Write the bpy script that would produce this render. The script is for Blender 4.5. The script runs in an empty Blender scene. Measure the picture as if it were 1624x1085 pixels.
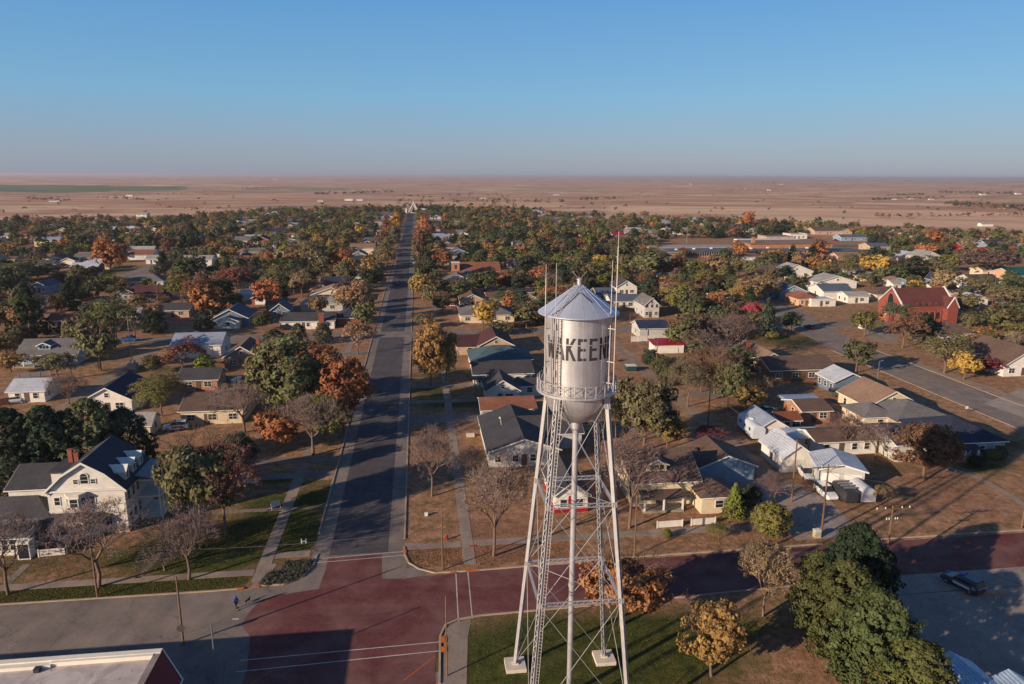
import bpy, math, random
import numpy as np
from math import radians, sin, cos, tan, pi, hypot, atan2, exp
from mathutils import Vector, Matrix
random.seed(11); NR = np.random.RandomState(5)
SC = bpy.context.scene
COL = SC.collection
# ---------------------------------------------------------------- survey of the place
FOC, PIT, CH, ROLL = 1153.0, radians(12.87), 50.0, radians(0.25)
GA = radians(7.35)                       # the street grid is turned by this much
def ray(u, v):
    x = (u-812)/FOC; y = -(v-542.5)/FOC
    c, s = cos(ROLL), sin(ROLL); x, y = x*c-y*s, x*s+y*c
    return (x, cos(PIT)+y*sin(PIT), -sin(PIT)+y*cos(PIT))
def G(u, v, z=0.0):                      # where a sight line meets the level z (surveying the photograph)
    d = ray(u, v); t = (z-CH)/d[2]; return (d[0]*t, d[1]*t)
def g(u, v, z=0.0):                      # the same in street-grid coordinates (s east, t north)
    x, y = G(u, v, z); return (x*cos(GA)+y*sin(GA), -x*sin(GA)+y*cos(GA))
def W(s, t): return (s*cos(GA)-t*sin(GA), s*sin(GA)+t*cos(GA))
def pix(x, y, z=0.0):
    z -= CH; Y = y*sin(PIT)+z*cos(PIT); Z = y*cos(PIT)-z*sin(PIT)
    a = x/Z; b = Y/Z; c, s = cos(ROLL), sin(ROLL); a, b = a*c+b*s, -a*s+b*c
    return 812+a*FOC, 542.5-b*FOC
def hg(u, vb, vt):
    x, y = G(u, vb); d = ray(u, vt); return CH + d[2]*hypot(x, y)/hypot(d[0], d[1])
# ---------------------------------------------------------------- object helpers
def tag(o, label=None, cat=None, group=None, kind=None):
    if label: o['label'] = label
    if cat: o['category'] = cat
    if group: o['group'] = group
    if kind: o['kind'] = kind
    return o
def empty(name, loc, rz=0.0, parent=None):
    o = bpy.data.objects.new(name, None); COL.objects.link(o); o.location = loc; o.rotation_euler = (0, 0, rz)
    o.empty_display_size = .5
    if parent: o.parent = parent
    return o
class MB:
    def __init__(s): s.v = []; s.f = []; s.m = []
    def poly(s, pts, mi=0):
        n = len(s.v); s.v += [tuple(p) for p in pts]; s.f.append(tuple(range(n, n+len(pts)))); s.m.append(mi)
    def box(s, x0, x1, y0, y1, z0, z1, mi=0):
        n = len(s.v); s.v += [(x0,y0,z0),(x1,y0,z0),(x1,y1,z0),(x0,y1,z0),(x0,y0,z1),(x1,y0,z1),(x1,y1,z1),(x0,y1,z1)]
        s.f += [(n,n+3,n+2,n+1),(n+4,n+5,n+6,n+7),(n,n+1,n+5,n+4),(n+1,n+2,n+6,n+5),(n+2,n+3,n+7,n+6),(n+3,n,n+4,n+7)]; s.m += [mi]*6
    def prism(s, pts, off, mi=0):        # polygon (3-D points) swept by the vector off
        n = len(s.v); k = len(pts); s.v += [tuple(p) for p in pts]; s.v += [(p[0]+off[0], p[1]+off[1], p[2]+off[2]) for p in pts]
        s.f.append(tuple(range(n, n+k))); s.f.append(tuple(reversed(range(n+k, n+2*k)))); s.m += [mi]*2
        for i in range(k):
            j = (i+1) % k; s.f.append((n+i, n+k+i, n+k+j, n+j)); s.m.append(mi)
    def tube(s, p, q, r0, r1=None, n=6, mi=0, cap=True):
        r1 = r0 if r1 is None else r1; p = Vector(p); q = Vector(q); d = (q-p)
        if d.length < 1e-6: return
        d.normalize(); a = d.orthogonal().normalized(); b = d.cross(a); k = len(s.v)
        for c, r in ((p, r0), (q, r1)):
            for i in range(n):
                w = 2*pi*i/n; s.v.append(tuple(c + a*(r*cos(w)) + b*(r*sin(w))))
        for i in range(n):
            j = (i+1) % n; s.f.append((k+i, k+j, k+n+j, k+n+i)); s.m.append(mi)
        if cap: s.f.append(tuple(k+i for i in reversed(range(n)))); s.f.append(tuple(k+n+i for i in range(n))); s.m += [mi]*2
    def beam(s, p, q, w, h, up=(0,0,1), mi=0):   # rectangular bar
        p = Vector(p); q = Vector(q); d = (q-p).normalized(); up = Vector(up); a = d.cross(up)
        if a.length < 1e-4: a = d.orthogonal()
        a.normalize(); b = a.cross(d).normalized(); k = len(s.v)
        for c in (p, q):
            for x, y in ((-1,-1),(1,-1),(1,1),(-1,1)): s.v.append(tuple(c + a*(x*w/2) + b*(y*h/2)))
        s.f += [(k,k+3,k+2,k+1),(k+4,k+5,k+6,k+7)] + [(k+i, k+(i+1)%4, k+4+(i+1)%4, k+4+i) for i in range(4)]; s.m += [mi]*6
    def lathe(s, prof, n=48, cx=0, cy=0, mi=0):
        k = len(s.v)
        for r, z in prof:
            for i in range(n): w = 2*pi*i/n; s.v.append((cx+r*cos(w), cy+r*sin(w), z))
        for a in range(len(prof)-1):
            for i in range(n):
                j = (i+1) % n; s.f.append((k+a*n+i, k+a*n+j, k+(a+1)*n+j, k+(a+1)*n+i)); s.m.append(mi)
    def build(s, name, mats, parent=None, loc=(0,0,0), rz=0.0, smooth=False):
        me = bpy.data.meshes.new(name); me.from_pydata(s.v, [], s.f)
        if not isinstance(mats, (list, tuple)): mats = [mats]
        for m in mats: me.materials.append(m)
        if len(mats) > 1: me.polygons.foreach_set('material_index', s.m)
        if smooth: me.polygons.foreach_set('use_smooth', [True]*len(s.f))
        me.update()
        o = bpy.data.objects.new(name, me); COL.objects.link(o); o.location = loc; o.rotation_euler = (0,0,rz)
        if parent: o.parent = parent
        return o
def npmesh(name, V, F, mat, attrs=None, smooth=False, k=4):
    me = bpy.data.meshes.new(name); n = len(F)
    me.vertices.add(len(V)); me.vertices.foreach_set('co', np.ascontiguousarray(V, dtype=np.float32).ravel())
    me.loops.add(n*k); me.loops.foreach_set('vertex_index', np.ascontiguousarray(F, dtype=np.int32).ravel())
    me.polygons.add(n); me.polygons.foreach_set('loop_start', np.arange(0, n*k, k, dtype=np.int32)); me.polygons.foreach_set('loop_total', np.full(n, k, dtype=np.int32))
    if smooth: me.polygons.foreach_set('use_smooth', np.ones(n, dtype=bool))
    for nm, dom, ty, arr in (attrs or []):
        a = me.attributes.new(nm, ty, dom); a.data.foreach_set('color' if ty == 'FLOAT_COLOR' else 'value', np.ascontiguousarray(arr, dtype=np.float32).ravel())
    me.materials.append(mat); me.update(calc_edges=True)
    return me
# ---------------------------------------------------------------- materials
def lin(r, g_, b):
    f = lambda c: (c/12.92 if c <= .04045 else ((c+.055)/1.055)**2.4)
    return (f(r/255), f(g_/255), f(b/255), 1)
def newmat(name):
    m = bpy.data.materials.new(name); m.use_nodes = True; nt = m.node_tree; b = nt.nodes['Principled BSDF']
    b.inputs['Specular IOR Level'].default_value = .25
    return m, nt, b
def nd(nt, ty, **k):
    n = nt.nodes.new(ty)
    for a, v in k.items():
        if a.startswith('i_'):
            key = a[2:].replace('_', ' '); n.inputs[key].default_value = v
        else: setattr(n, a, v)
    return n
def mixc(nt, fac, a, b, mode='MIX'):
    m = nt.nodes.new('ShaderNodeMix'); m.data_type = 'RGBA'; m.blend_type = mode
    for i, x in ((0, fac), (6, a), (7, b)):
        if hasattr(x, 'is_output'): nt.links.new(x, m.inputs[i])
        else: m.inputs[i].default_value = x
    return m.outputs[2]
def ramp(nt, fac, pts):
    r = nt.nodes.new('ShaderNodeValToRGB'); nt.links.new(fac, r.inputs[0]); e = r.color_ramp.elements
    while len(e) < len(pts): e.new(.5)
    for i, (p, c) in enumerate(pts): e[i].position = p; e[i].color = c if len(c) == 4 else (*c, 1)
    return r.outputs[0]
def noise(nt, scale, detail=4, rough=.55, vec=None, dist=0.0):
    n = nd(nt, 'ShaderNodeTexNoise'); n.inputs['Scale'].default_value = scale; n.inputs['Detail'].default_value = detail
    n.inputs['Roughness'].default_value = rough; n.inputs['Distortion'].default_value = dist
    if vec is not None: nt.links.new(vec, n.inputs['Vector'])
    return n.outputs['Fac']
def worldpos(nt, scale=(1,1,1), rot=0.0):
    c = nd(nt, 'ShaderNodeNewGeometry'); mp = nd(nt, 'ShaderNodeMapping'); mp.inputs['Scale'].default_value = scale; mp.inputs['Rotation'].default_value = (0,0,rot)
    nt.links.new(c.outputs['Position'], mp.inputs['Vector']); return mp.outputs['Vector']
def bump(nt, b, h, strength=.3, dist=.02):
    n = nd(nt, 'ShaderNodeBump'); n.inputs['Strength'].default_value = strength; n.inputs['Distance'].default_value = dist
    nt.links.new(h, n.inputs['Height']); nt.links.new(n.outputs[0], b.inputs['Normal'])
K = lambda v: (v, v, v, 1)
CACHE = {}
def plain(name, c, rough=.7, metal=0.0, var=.15, scale=1.5, spec=.25):
    if name in CACHE: return CACHE[name]
    m, nt, b = newmat(name); p = worldpos(nt)
    f = noise(nt, scale, 5, .6, p); f2 = noise(nt, scale*.18, 3, .5, p)
    x = mixc(nt, 1.0, c, ramp(nt, f, [(.25, K(1-var)), (.75, K(1+var*.6))]), 'MULTIPLY')
    x = mixc(nt, 1.0, x, ramp(nt, f2, [(.3, K(1-var*.8)), (.7, K(1.05))]), 'MULTIPLY')
    nt.links.new(x, b.inputs['Base Color']); b.inputs['Roughness'].default_value = rough; b.inputs['Metallic'].default_value = metal
    b.inputs['Specular IOR Level'].default_value = spec
    CACHE[name] = m; return m
def wallmat(name, c, kind='siding'):
    key = 'wall_'+name+kind
    if key in CACHE: return CACHE[key]
    m, nt, b = newmat(key); tc = nd(nt, 'ShaderNodeTexCoord'); p = worldpos(nt)
    f = noise(nt, .9, 5, .65, p)
    x = mixc(nt, 1.0, c, ramp(nt, f, [(.25, K(.84)), (.75, K(1.06))]), 'MULTIPLY')
    if kind == 'brick':
        br = nd(nt, 'ShaderNodeTexBrick'); mp = nd(nt, 'ShaderNodeMapping'); mp.inputs['Rotation'].default_value = (radians(90), 0, 0)
        nt.links.new(tc.outputs['Object'], mp.inputs['Vector']); nt.links.new(mp.outputs[0], br.inputs['Vector']); br.inputs['Scale'].default_value = 3
        br.inputs['Color1'].default_value = K(1.05); br.inputs['Color2'].default_value = K(.78); br.inputs['Mortar'].default_value = K(1.25)
        x = mixc(nt, .8, x, br.outputs['Color'], 'MULTIPLY')
    else:
        w = nd(nt, 'ShaderNodeTexWave'); w.bands_direction = 'Z' if kind == 'siding' else 'X'; w.wave_profile = 'SAW'; w.inputs['Scale'].default_value = 1.4 if kind == 'siding' else .9
        nt.links.new(tc.outputs['Object'], w.inputs['Vector']); bump(nt, b, w.outputs['Fac'], .5, .03)
        x = mixc(nt, 1.0, x, ramp(nt, w.outputs['Fac'], [(0, K(.86)), (.15, K(1))]), 'MULTIPLY')
    z = noise(nt, .35, 4, .6, worldpos(nt, (1, 1, 3)))
    x = mixc(nt, 1.0, x, ramp(nt, z, [(.3, (.86, .84, .8, 1)), (.6, K(1))]), 'MULTIPLY')
    nt.links.new(x, b.inputs['Base Color']); b.inputs['Roughness'].default_value = .75
    CACHE[key] = m; return m
def roofmat(name, c, metal=False):
    key = 'roof_'+name
    if key in CACHE: return CACHE[key]
    m, nt, b = newmat(key); tc = nd(nt, 'ShaderNodeTexCoord')
    p = worldpos(nt); f = noise(nt, 2.2, 6, .7, p); f2 = noise(nt, .25, 4, .6, p); f3 = noise(nt, .5, 3, .6, worldpos(nt, (.3, 2.5, 1), .13))
    x = mixc(nt, 1.0, c, ramp(nt, f, [(.25, K(.72)), (.75, K(1.22))]), 'MULTIPLY')
    x = mixc(nt, 1.0, x, ramp(nt, f2, [(.3, K(.8)), (.7, K(1.12))]), 'MULTIPLY')
    x = mixc(nt, .6, x, ramp(nt, f3, [(.35, K(.85)), (.65, K(1.08))]), 'MULTIPLY')
    if metal:
        w = nd(nt, 'ShaderNodeTexWave'); w.inputs['Scale'].default_value = .8; nt.links.new(tc.outputs['Object'], w.inputs['Vector'])
        bump(nt, b, w.outputs['Fac'], .6, .05); b.inputs['Roughness'].default_value = .42; b.inputs['Metallic'].default_value = .25
        x = mixc(nt, 1.0, x, ramp(nt, w.outputs['Fac'], [(0, K(.85)), (.12, K(1))]), 'MULTIPLY')
    else:
        br = nd(nt, 'ShaderNodeTexBrick'); nt.links.new(tc.outputs['Object'], br.inputs['Vector']); br.inputs['Scale'].default_value = 1.3
        br.inputs['Color1'].default_value = K(1.1); br.inputs['Color2'].default_value = K(.85); br.inputs['Mortar'].default_value = K(.8); br.inputs['Mortar Size'].default_value = .03
        x = mixc(nt, .8, x, br.outputs['Color'], 'MULTIPLY'); bump(nt, b, f, .4, .03); b.inputs['Roughness'].default_value = .85
    nt.links.new(x, b.inputs['Base Color']); CACHE[key] = m; return m
# glass, wood, metals
M = {}
def simple(name, c, rough=.5, metal=0, spec=.5, coat=0):
    m, nt, b = newmat(name); b.inputs['Base Color'].default_value = c; b.inputs['Roughness'].default_value = rough
    b.inputs['Metallic'].default_value = metal; b.inputs['Specular IOR Level'].default_value = spec; b.inputs['Coat Weight'].default_value = coat; return m
M['glass'] = simple('window_glass', (.02,.025,.03,1), .08, 0, .6)
M['trim'] = plain('white_trim', lin(215,212,205), .6, 0, .1)
M['wood'] = plain('pole_wood', lin(120,92,72), .85, 0, .25, 3)
M['steelpole'] = plain('galvanised_pole', lin(140,142,148), .45, .6, .1)
M['dark'] = simple('dark_metal', (.03,.03,.035,1), .5)
M['insul'] = simple('porcelain', (.7,.7,.68,1), .3)
M['wire'] = simple('wire_metal', lin(118,108,108), .5, .3)
M['concrete'] = plain('concrete', lin(150,137,125), .85, 0, .18, .6)
M['kerb'] = plain('kerb_concrete', lin(172,152,134), .85, 0, .2, .8)
M['rubber'] = simple('tyre_rubber', (.015,.015,.016,1), .8)
M['rim'] = simple('wheel_rim', (.4,.4,.42,1), .35, .8)
M['headlight'] = simple('headlight_lens', (.7,.72,.75,1), .15)
M['taillight'] = simple('taillight_lens', (.35,.02,.02,1), .2)
M['orange'] = plain('orange_paint', lin(215,110,30), .7, 0, .25, 2)
M['whitepaint'] = plain('white_paint', lin(205,195,190), .7, 0, .3, 2)
M['redpaint'] = plain('red_paint', lin(150,25,30), .6, 0, .15)
M['fence'] = plain('fence_white', lin(215,208,198), .7, 0, .15)
M['brickch'] = wallmat('chimney', lin(140,80,65), 'brick')
def roadmat(name, c, c2, patch=.3, sp=.5, rough=.9):
    m, nt, b = newmat(name); p = worldpos(nt); ps = worldpos(nt, (1.2, .06, 1), -GA)
    a = noise(nt, .25, 6, .65, p); f = noise(nt, 6, 4, .7, p); s_ = noise(nt, sp, 4, .6, ps)
    x = mixc(nt, ramp(nt, a, [(.35, K(0)), (.65, K(1))]), c, c2)
    x = mixc(nt, .75, x, ramp(nt, s_, [(.3, K(.8)), (.7, K(1.2))]), 'MULTIPLY')
    x = mixc(nt, .7, x, ramp(nt, f, [(.35, K(.75)), (.65, K(1.22))]), 'MULTIPLY')
    vo = nd(nt, 'ShaderNodeTexVoronoi', feature='DISTANCE_TO_EDGE'); vo.inputs['Scale'].default_value = .16
    wv = nd(nt, 'ShaderNodeVectorMath', operation='ADD'); no = nd(nt, 'ShaderNodeTexNoise'); no.inputs['Scale'].default_value = .5; nt.links.new(p, no.inputs['Vector'])
    sc = nd(nt, 'ShaderNodeVectorMath', operation='SCALE'); sc.inputs['Scale'].default_value = 3; nt.links.new(no.outputs['Color'], sc.inputs[0])
    nt.links.new(p, wv.inputs[0]); nt.links.new(sc.outputs[0], wv.inputs[1]); nt.links.new(wv.outputs[0], vo.inputs['Vector'])
    x = mixc(nt, 1.0, x, ramp(nt, vo.outputs['Distance'], [(.004, K(.72)), (.012, K(1))]), 'MULTIPLY')
    nt.links.new(x, b.inputs['Base Color']); b.inputs['Roughness'].default_value = rough; bump(nt, b, f, .25, .01)
    return m
M['asphalt'] = roadmat('asphalt', lin(90,84,84), lin(72,69,74))
M['oldconc'] = roadmat('road_concrete', lin(136,122,112), lin(112,103,98), sp=.3)
M['walk'] = roadmat('sidewalk_concrete', lin(150,134,120), lin(128,114,104))
M['lot'] = roadmat('parking_concrete', lin(158,142,130), lin(138,126,118), sp=.2)
M['gravel'] = roadmat('alley_gravel', lin(150,128,108), lin(125,104,88))
def brickroad():
    m, nt, b = newmat('brick_paving'); p = worldpos(nt); pr = worldpos(nt, (1,1,1), -GA)
    br = nd(nt, 'ShaderNodeTexBrick'); nt.links.new(pr, br.inputs['Vector']); br.inputs['Scale'].default_value = 2.2
    br.inputs['Color1'].default_value = lin(114,60,60); br.inputs['Color2'].default_value = lin(90,49,50); br.inputs['Mortar'].default_value = lin(84,54,52); br.inputs['Mortar Size'].default_value = .015
    a = noise(nt, .18, 6, .65, p, .6); f = noise(nt, 3, 5, .7, p); s_ = noise(nt, .3, 5, .6, worldpos(nt, (.12, 1.5, 1), -GA))
    x = mixc(nt, 1.0, br.outputs['Color'], ramp(nt, f, [(.25, K(.8)), (.75, K(1.18))]), 'MULTIPLY')
    x = mixc(nt, ramp(nt, a, [(.4, K(0)), (.62, K(.6))]), x, lin(128,96,88))
    x = mixc(nt, .8, x, ramp(nt, s_, [(.3, K(.78)), (.7, K(1.15))]), 'MULTIPLY')
    nt.links.new(x, b.inputs['Base Color']); b.inputs['Roughness'].default_value = .85; return m
M['brickroad'] = brickroad()
def groundmat():
    m, nt, b = newmat('dry_grass_ground'); p = worldpos(nt)
    at = nd(nt, 'ShaderNodeAttribute', attribute_name='green'); tw = nd(nt, 'ShaderNodeAttribute', attribute_name='town')
    fd = nd(nt, 'ShaderNodeAttribute', attribute_name='field'); cr = nd(nt, 'ShaderNodeAttribute', attribute_name='crop')
    n1 = noise(nt, .06, 6, .6, p, .4); n2 = noise(nt, .5, 6, .7, p); n3 = noise(nt, 4, 5, .75, p); n4 = noise(nt, .018, 4, .6, p)
    base = mixc(nt, ramp(nt, n1, [(.35, K(0)), (.6, K(1))]), lin(154,112,90), lin(190,146,116))
    base = mixc(nt, ramp(nt, n2, [(.42, K(0)), (.66, K(.75))]), base, lin(112,90,58))
    grn = mixc(nt, ramp(nt, n2, [(.35, K(0)), (.65, K(1))]), lin(52,62,26), lin(88,86,42))
    ad = nd(nt, 'ShaderNodeMath', operation='ADD'); nt.links.new(at.outputs['Fac'], ad.inputs[0])
    sb = nd(nt, 'ShaderNodeMath', operation='MULTIPLY_ADD'); nt.links.new(n1, sb.inputs[0]); sb.inputs[1].default_value = 1.9; sb.inputs[2].default_value = -.98; nt.links.new(sb.outputs[0], ad.inputs[1])
    sb2 = nd(nt, 'ShaderNodeMath', operation='MULTIPLY_ADD'); nt.links.new(n2, sb2.inputs[0]); sb2.inputs[1].default_value = 1.2; sb2.inputs[2].default_value = -.6
    ad2 = nd(nt, 'ShaderNodeMath', operation='ADD'); nt.links.new(ad.outputs[0], ad2.inputs[0]); nt.links.new(sb2.outputs[0], ad2.inputs[1]); ad2.use_clamp = True
    town = mixc(nt, ad2.outputs[0], base, grn)
    # prairie
    ps = worldpos(nt, (1, 3.2, 1), .25)
    q1 = noise(nt, .0011, 7, .62, ps, .5); q2 = noise(nt, .009, 6, .65, ps, .8)
    pr = ramp(nt, q1, [(.38, lin(158,124,100)), (.45, lin(206,170,134)), (.51, lin(170,122,98)), (.55, lin(198,158,126)), (.62, lin(214,180,146))])
    pr = mixc(nt, ramp(nt, q2, [(.48, K(0)), (.62, K(.6))]), pr, lin(140,108,92))
    q3 = noise(nt, .0035, 5, .7, ps, 1.5); pr = mixc(nt, ramp(nt, q3, [(.40, K(.55)), (.46, K(0))]), pr, lin(138,102,86))
    pr = mixc(nt, fd.outputs['Fac'], pr, lin(228,190,156)); pr = mixc(nt, cr.outputs['Fac'], pr, lin(84,106,66))
    x = mixc(nt, tw.outputs['Fac'], pr, town)
    x = mixc(nt, .8, x, ramp(nt, n3, [(.34, K(.6)), (.66, K(1.35))]), 'MULTIPLY')
    n5 = noise(nt, 1.4, 6, .75, p); x = mixc(nt, tw.outputs['Fac'], x, mixc(nt, 1.0, x, ramp(nt, n5, [(.34, K(.66)), (.66, K(1.28))]), 'MULTIPLY'))
    nt.links.new(x, b.inputs['Base Color']); b.inputs['Roughness'].default_value = .95; b.inputs['Specular IOR Level'].default_value = .1
    h = nd(nt, 'ShaderNodeMath', operation='ADD'); nt.links.new(n2, h.inputs[0]); nt.links.new(n3, h.inputs[1]); bump(nt, b, h.outputs[0], .7, .12)
    return m
M['ground'] = groundmat()
def leafmat(name, use_attr=False, trans=.3):
    m = bpy.data.materials.new(name); m.use_nodes = True; nt = m.node_tree; nt.nodes.clear()
    out = nd(nt, 'ShaderNodeOutputMaterial'); t = nd(nt, 'ShaderNodeAttribute', attribute_name='tone')
    if use_attr: c = nd(nt, 'ShaderNodeAttribute', attribute_name='tint').outputs['Color']; nt.nodes[-1].attribute_name = 'tint'
    else: c = nd(nt, 'ShaderNodeObjectInfo').outputs['Color']
    hs = nd(nt, 'ShaderNodeHueSaturation'); hs.inputs['Saturation'].default_value = .86; nt.links.new(c, hs.inputs['Color'])
    mr = nd(nt, 'ShaderNodeMapRange'); nt.links.new(t.outputs['Fac'], mr.inputs[0]); mr.inputs[3].default_value = .488; mr.inputs[4].default_value = .512; nt.links.new(mr.outputs[0], hs.inputs['Hue'])
    mv = nd(nt, 'ShaderNodeMapRange'); nt.links.new(t.outputs['Fac'], mv.inputs[0]); mv.inputs[3].default_value = .8; mv.inputs[4].default_value = 1.65; nt.links.new(mv.outputs[0], hs.inputs['Value'])
    d = nd(nt, 'ShaderNodeBsdfDiffuse'); tr = nd(nt, 'ShaderNodeBsdfTranslucent'); mx = nd(nt, 'ShaderNodeMixShader'); mx.inputs[0].default_value = trans
    for q in (d, tr): nt.links.new(hs.outputs[0], q.inputs['Color'])
    nt.links.new(d.outputs[0], mx.inputs[1]); nt.links.new(tr.outputs[0], mx.inputs[2]); nt.links.new(mx.outputs[0], out.inputs['Surface'])
    return m
M['leaf'] = leafmat('leaf'); M['leafstuff'] = leafmat('far_leaf', True); M['needle'] = leafmat('needle', False, .12)
M['twig'] = plain('twig_bark', lin(122,104,100), .9, 0, .2, 2)
M['bark'] = plain('trunk_bark', lin(118,96,82), .9, 0, .25, 3)
# ---------------------------------------------------------------- terrain
def hills(X, Y):
    D = np.hypot(X, Y)
    z = 9*np.sin(X/610+1.3)*np.sin(Y/840+.4) + 7*np.sin(X/233+Y/390) * np.cos(Y/300-X/900) + 4*np.sin(X/120-Y/170+2) + 2.2*np.sin(X/61+Y/83)
    z += 10*np.sin(X/2100+.7)*np.cos(Y/1900) + 12*np.sin(Y/1450+X/3300+2.2)
    k = np.clip((D-1150)/1500, 0, 1); k = k*k*(3-2*k)
    far = np.clip((D-6000)/12000, 0, 1)
    return k*(z*.62-9) + far*10
def terrain_z(x, y): return float(hills(np.array([x], dtype=float), np.array([y], dtype=float))[0])
def g_far(u, v):                          # sight line against the rolling prairie
    d = ray(u, v); t = 600.0
    for i in range(4000):
        x, y, z = d[0]*t, d[1]*t, CH+d[2]*t
        if z < terrain_z(x, y): break
        t *= 1.004
    return x, y, terrain_z(x, y)
GREEN = [ # u, v, radius along s, radius along t, amount
 (860,1010,14,5,.75),(1000,1050,12,6,.7),(1130,1000,9,4,.6),(1250,1040,5,4,-.3),(880,1085,14,6,.7),(60,945,12,1.6,.8),(180,935,10,1.6,.7),(300,925,9,1.6,.75),
 (430,800,4,3.5,1.0),(470,840,4,6,.9),(410,850,5,6,.9),(350,870,9,6,1.0),(300,890,8,3,.5),(240,880,6,3,.4),(490,790,3,3,.8),(440,760,4,2,.8),(60,890,8,3,.5),(560,690,0.1,0.1,0),
 (700,640,6,4,.7),(690,620,7,4,.7),(760,640,5,3,.5),(700,590,8,4,.5),(720,730,0.1,0.1,0),(745,720,3,3,.5),(840,730,4,1.5,.9),
 (1040,770,0.1,0.1,0),(1560,740,5,2.2,1.0),(1590,705,5,3,.8),(1420,740,5,2,.4),(1130,800,6,2,.6),(1180,830,10,2,.3),(1330,860,6,1.5,.4),
 (1250,540,12,8,.8),(1180,600,5,8,.3),(1450,700,3,3,.4),(1590,588,8,5,.4),(300,600,8,8,.5),(220,620,8,6,.5),(230,585,8,3,.6),(150,570,10,3,.4),
 (690,470,5,6,.6),(725,470,5,6,.6),(260,425,30,10,.5),(200,430,20,12,.4),(960,540,6,5,.2),(340,600,4,3,.8),(1120,550,6,6,.3),(1110,420,25,10,.4),(1350,390,40,8,.4),(560,640,4,10,.3)]
def build_ground():
    a_f = np.linspace(-55, 55, 301); a_c = np.linspace(55, 305, 42)[1:-1]
    ang = np.radians(np.concatenate([a_f, a_c]))
    nr = 560; R = 30*np.power(60000/30., np.arange(nr)/(nr-1.))
    A, RR = np.meshgrid(ang, R); X = RR*np.sin(A); Y = RR*np.cos(A); Z = hills(X, Y)
    V = np.stack([X, Y, Z], -1).reshape(-1, 3); na = len(ang)
    i = np.arange(nr-1)[:, None]; j = np.arange(na)[None, :]; jn = (j+1) % na
    F = np.stack([i*na+j, (i+1)*na+j, (i+1)*na+jn, i*na+jn], -1).reshape(-1, 4)[:, ::-1]
    # hub: close the centre with quads fanned to the middle
    hub = len(V); V = np.vstack([V, [[0, 0, 0]]])
    x = V[:, 0]; y = V[:, 1]; D = np.hypot(x, y)
    s = x*cos(GA)+y*sin(GA); t = -x*sin(GA)+y*cos(GA)
    gr = np.zeros(len(V))
    for u, v, rs, rt, am in GREEN:
        s0, t0 = g(u, v); gr += am*np.exp(-((s-s0)/rs)**2-((t-t0)/rt)**2)
    gr = gr*1.25+.19
    az = np.degrees(np.arctan2(x, y)); lim = np.interp(az, [-60, -30, -8, 0, 10, 25, 35, 60], [820, 860, 1080, 980, 760, 640, 520, 480])
    tw = 1-np.clip((D-lim)/60, 0, 1)
    fld = np.zeros(len(V)); crp = np.zeros(len(V))
    def patch(arr, u0, v0, u1, v1, amt, soft=.12):
        p0 = G(u0, v0); p1 = G(u1, v1); c = G((u0+u1)/2, (v0+v1)/2); near = hypot(*G((u0+u1)/2, max(v0, v1))); far = hypot(*G((u0+u1)/2, min(v0, v1)))
        a0 = np.degrees(atan2(*G(u0, v1))); a1 = np.degrees(atan2(*G(u1, v1)))
        k = np.clip((D-near)/(near*soft), 0, 1)*np.clip((far-D)/(near*soft), 0, 1)*np.clip((az-a0)/.5, 0, 1)*np.clip((a1-az)/.5, 0, 1)
        arr += k*amt*(1-arr)
    patch(crp, -60, 300.5, 180, 290, 1, .03); patch(crp, 150, 298, 300, 291, .9, .04); patch(crp, 380, 297, 560, 293, .55, .04); patch(crp, 420, 283.6, 500, 282.4, .4); patch(crp, 1180, 287.5, 1240, 286, .5)
    patch(fld, 960, 345, 1700, 330, .5, .05); patch(fld, 600, 330, 900, 318, .4, .1); patch(fld, 1350, 326, 1700, 321, .75, .05); patch(fld, 1000, 312, 1300, 307, .3); patch(fld, -60, 345, 330, 338, .55, .05)
    patch(fld, 150, 312, 600, 306, .4); patch(fld, 1150, 360, 1700, 346, .55, .05)
    hubf = [(hub, j, (j+1) % na, hub) for j in range(na)]
    me = npmesh('ground', V, F, M['ground'], [('green','POINT','FLOAT',gr),('town','POINT','FLOAT',tw),('field','POINT','FLOAT',fld),('crop','POINT','FLOAT',crp)], True)
    o = bpy.data.objects.new('ground', me); COL.objects.link(o); tag(o, kind='structure')
build_ground()
def struct(o): o['kind'] = 'structure'; return o
def thing(o, label, cat, group=None): return tag(o, label, cat, group)
# ---------------------------------------------------------------- roads (strips in street-grid coordinates)
def sheet(name, pts, z, mat, th=0.0):
    mb = MB()
    if th: mb.prism([(*W(s, t), z-th) for s, t in pts], (0, 0, th))
    else: mb.poly([(*W(s, t), z) for s, t in pts])
    o = mb.build(name, mat); return struct(o)
def ppx(pts): return [g(u, v) for u, v in pts]
def rect(s0, s1, t0, t1): return [(s0, t0), (s1, t0), (s1, t1), (s0, t1)]
def ribbon(name, pts, w, z, mat):         # pts in grid coordinates
    mb = MB(); L = []; Rr = []
    for i, p in enumerate(pts):
        a = pts[max(i-1, 0)]; b = pts[min(i+1, len(pts)-1)]; d = (b[0]-a[0], b[1]-a[1]); l = hypot(*d); n = (-d[1]/l*w/2, d[0]/l*w/2)
        L.append((p[0]+n[0], p[1]+n[1])); Rr.append((p[0]-n[0], p[1]-n[1]))
    for i in range(len(pts)-1): mb.poly([(*W(*q), z) for q in (L[i], Rr[i], Rr[i+1], L[i+1])])
    return struct(mb.build(name, mat))
MC, MW = -9.0, 12.2                       # main street centre and kerb-to-kerb width
sheet('main_street', rect(MC-MW/2, MC+MW/2, 91.0, 990), .008, M['oldconc'])
sheet('main_street_asphalt', rect(MC-3.9, MC+3.9, 91.5, 985), .012, M['asphalt'])
AVE = [(127.4,60),(127.4,150),(127.6,195),(131.5,225),(139,262),(147,310),(156.5,355),(161,405),(168,450),(172,500)]
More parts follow.
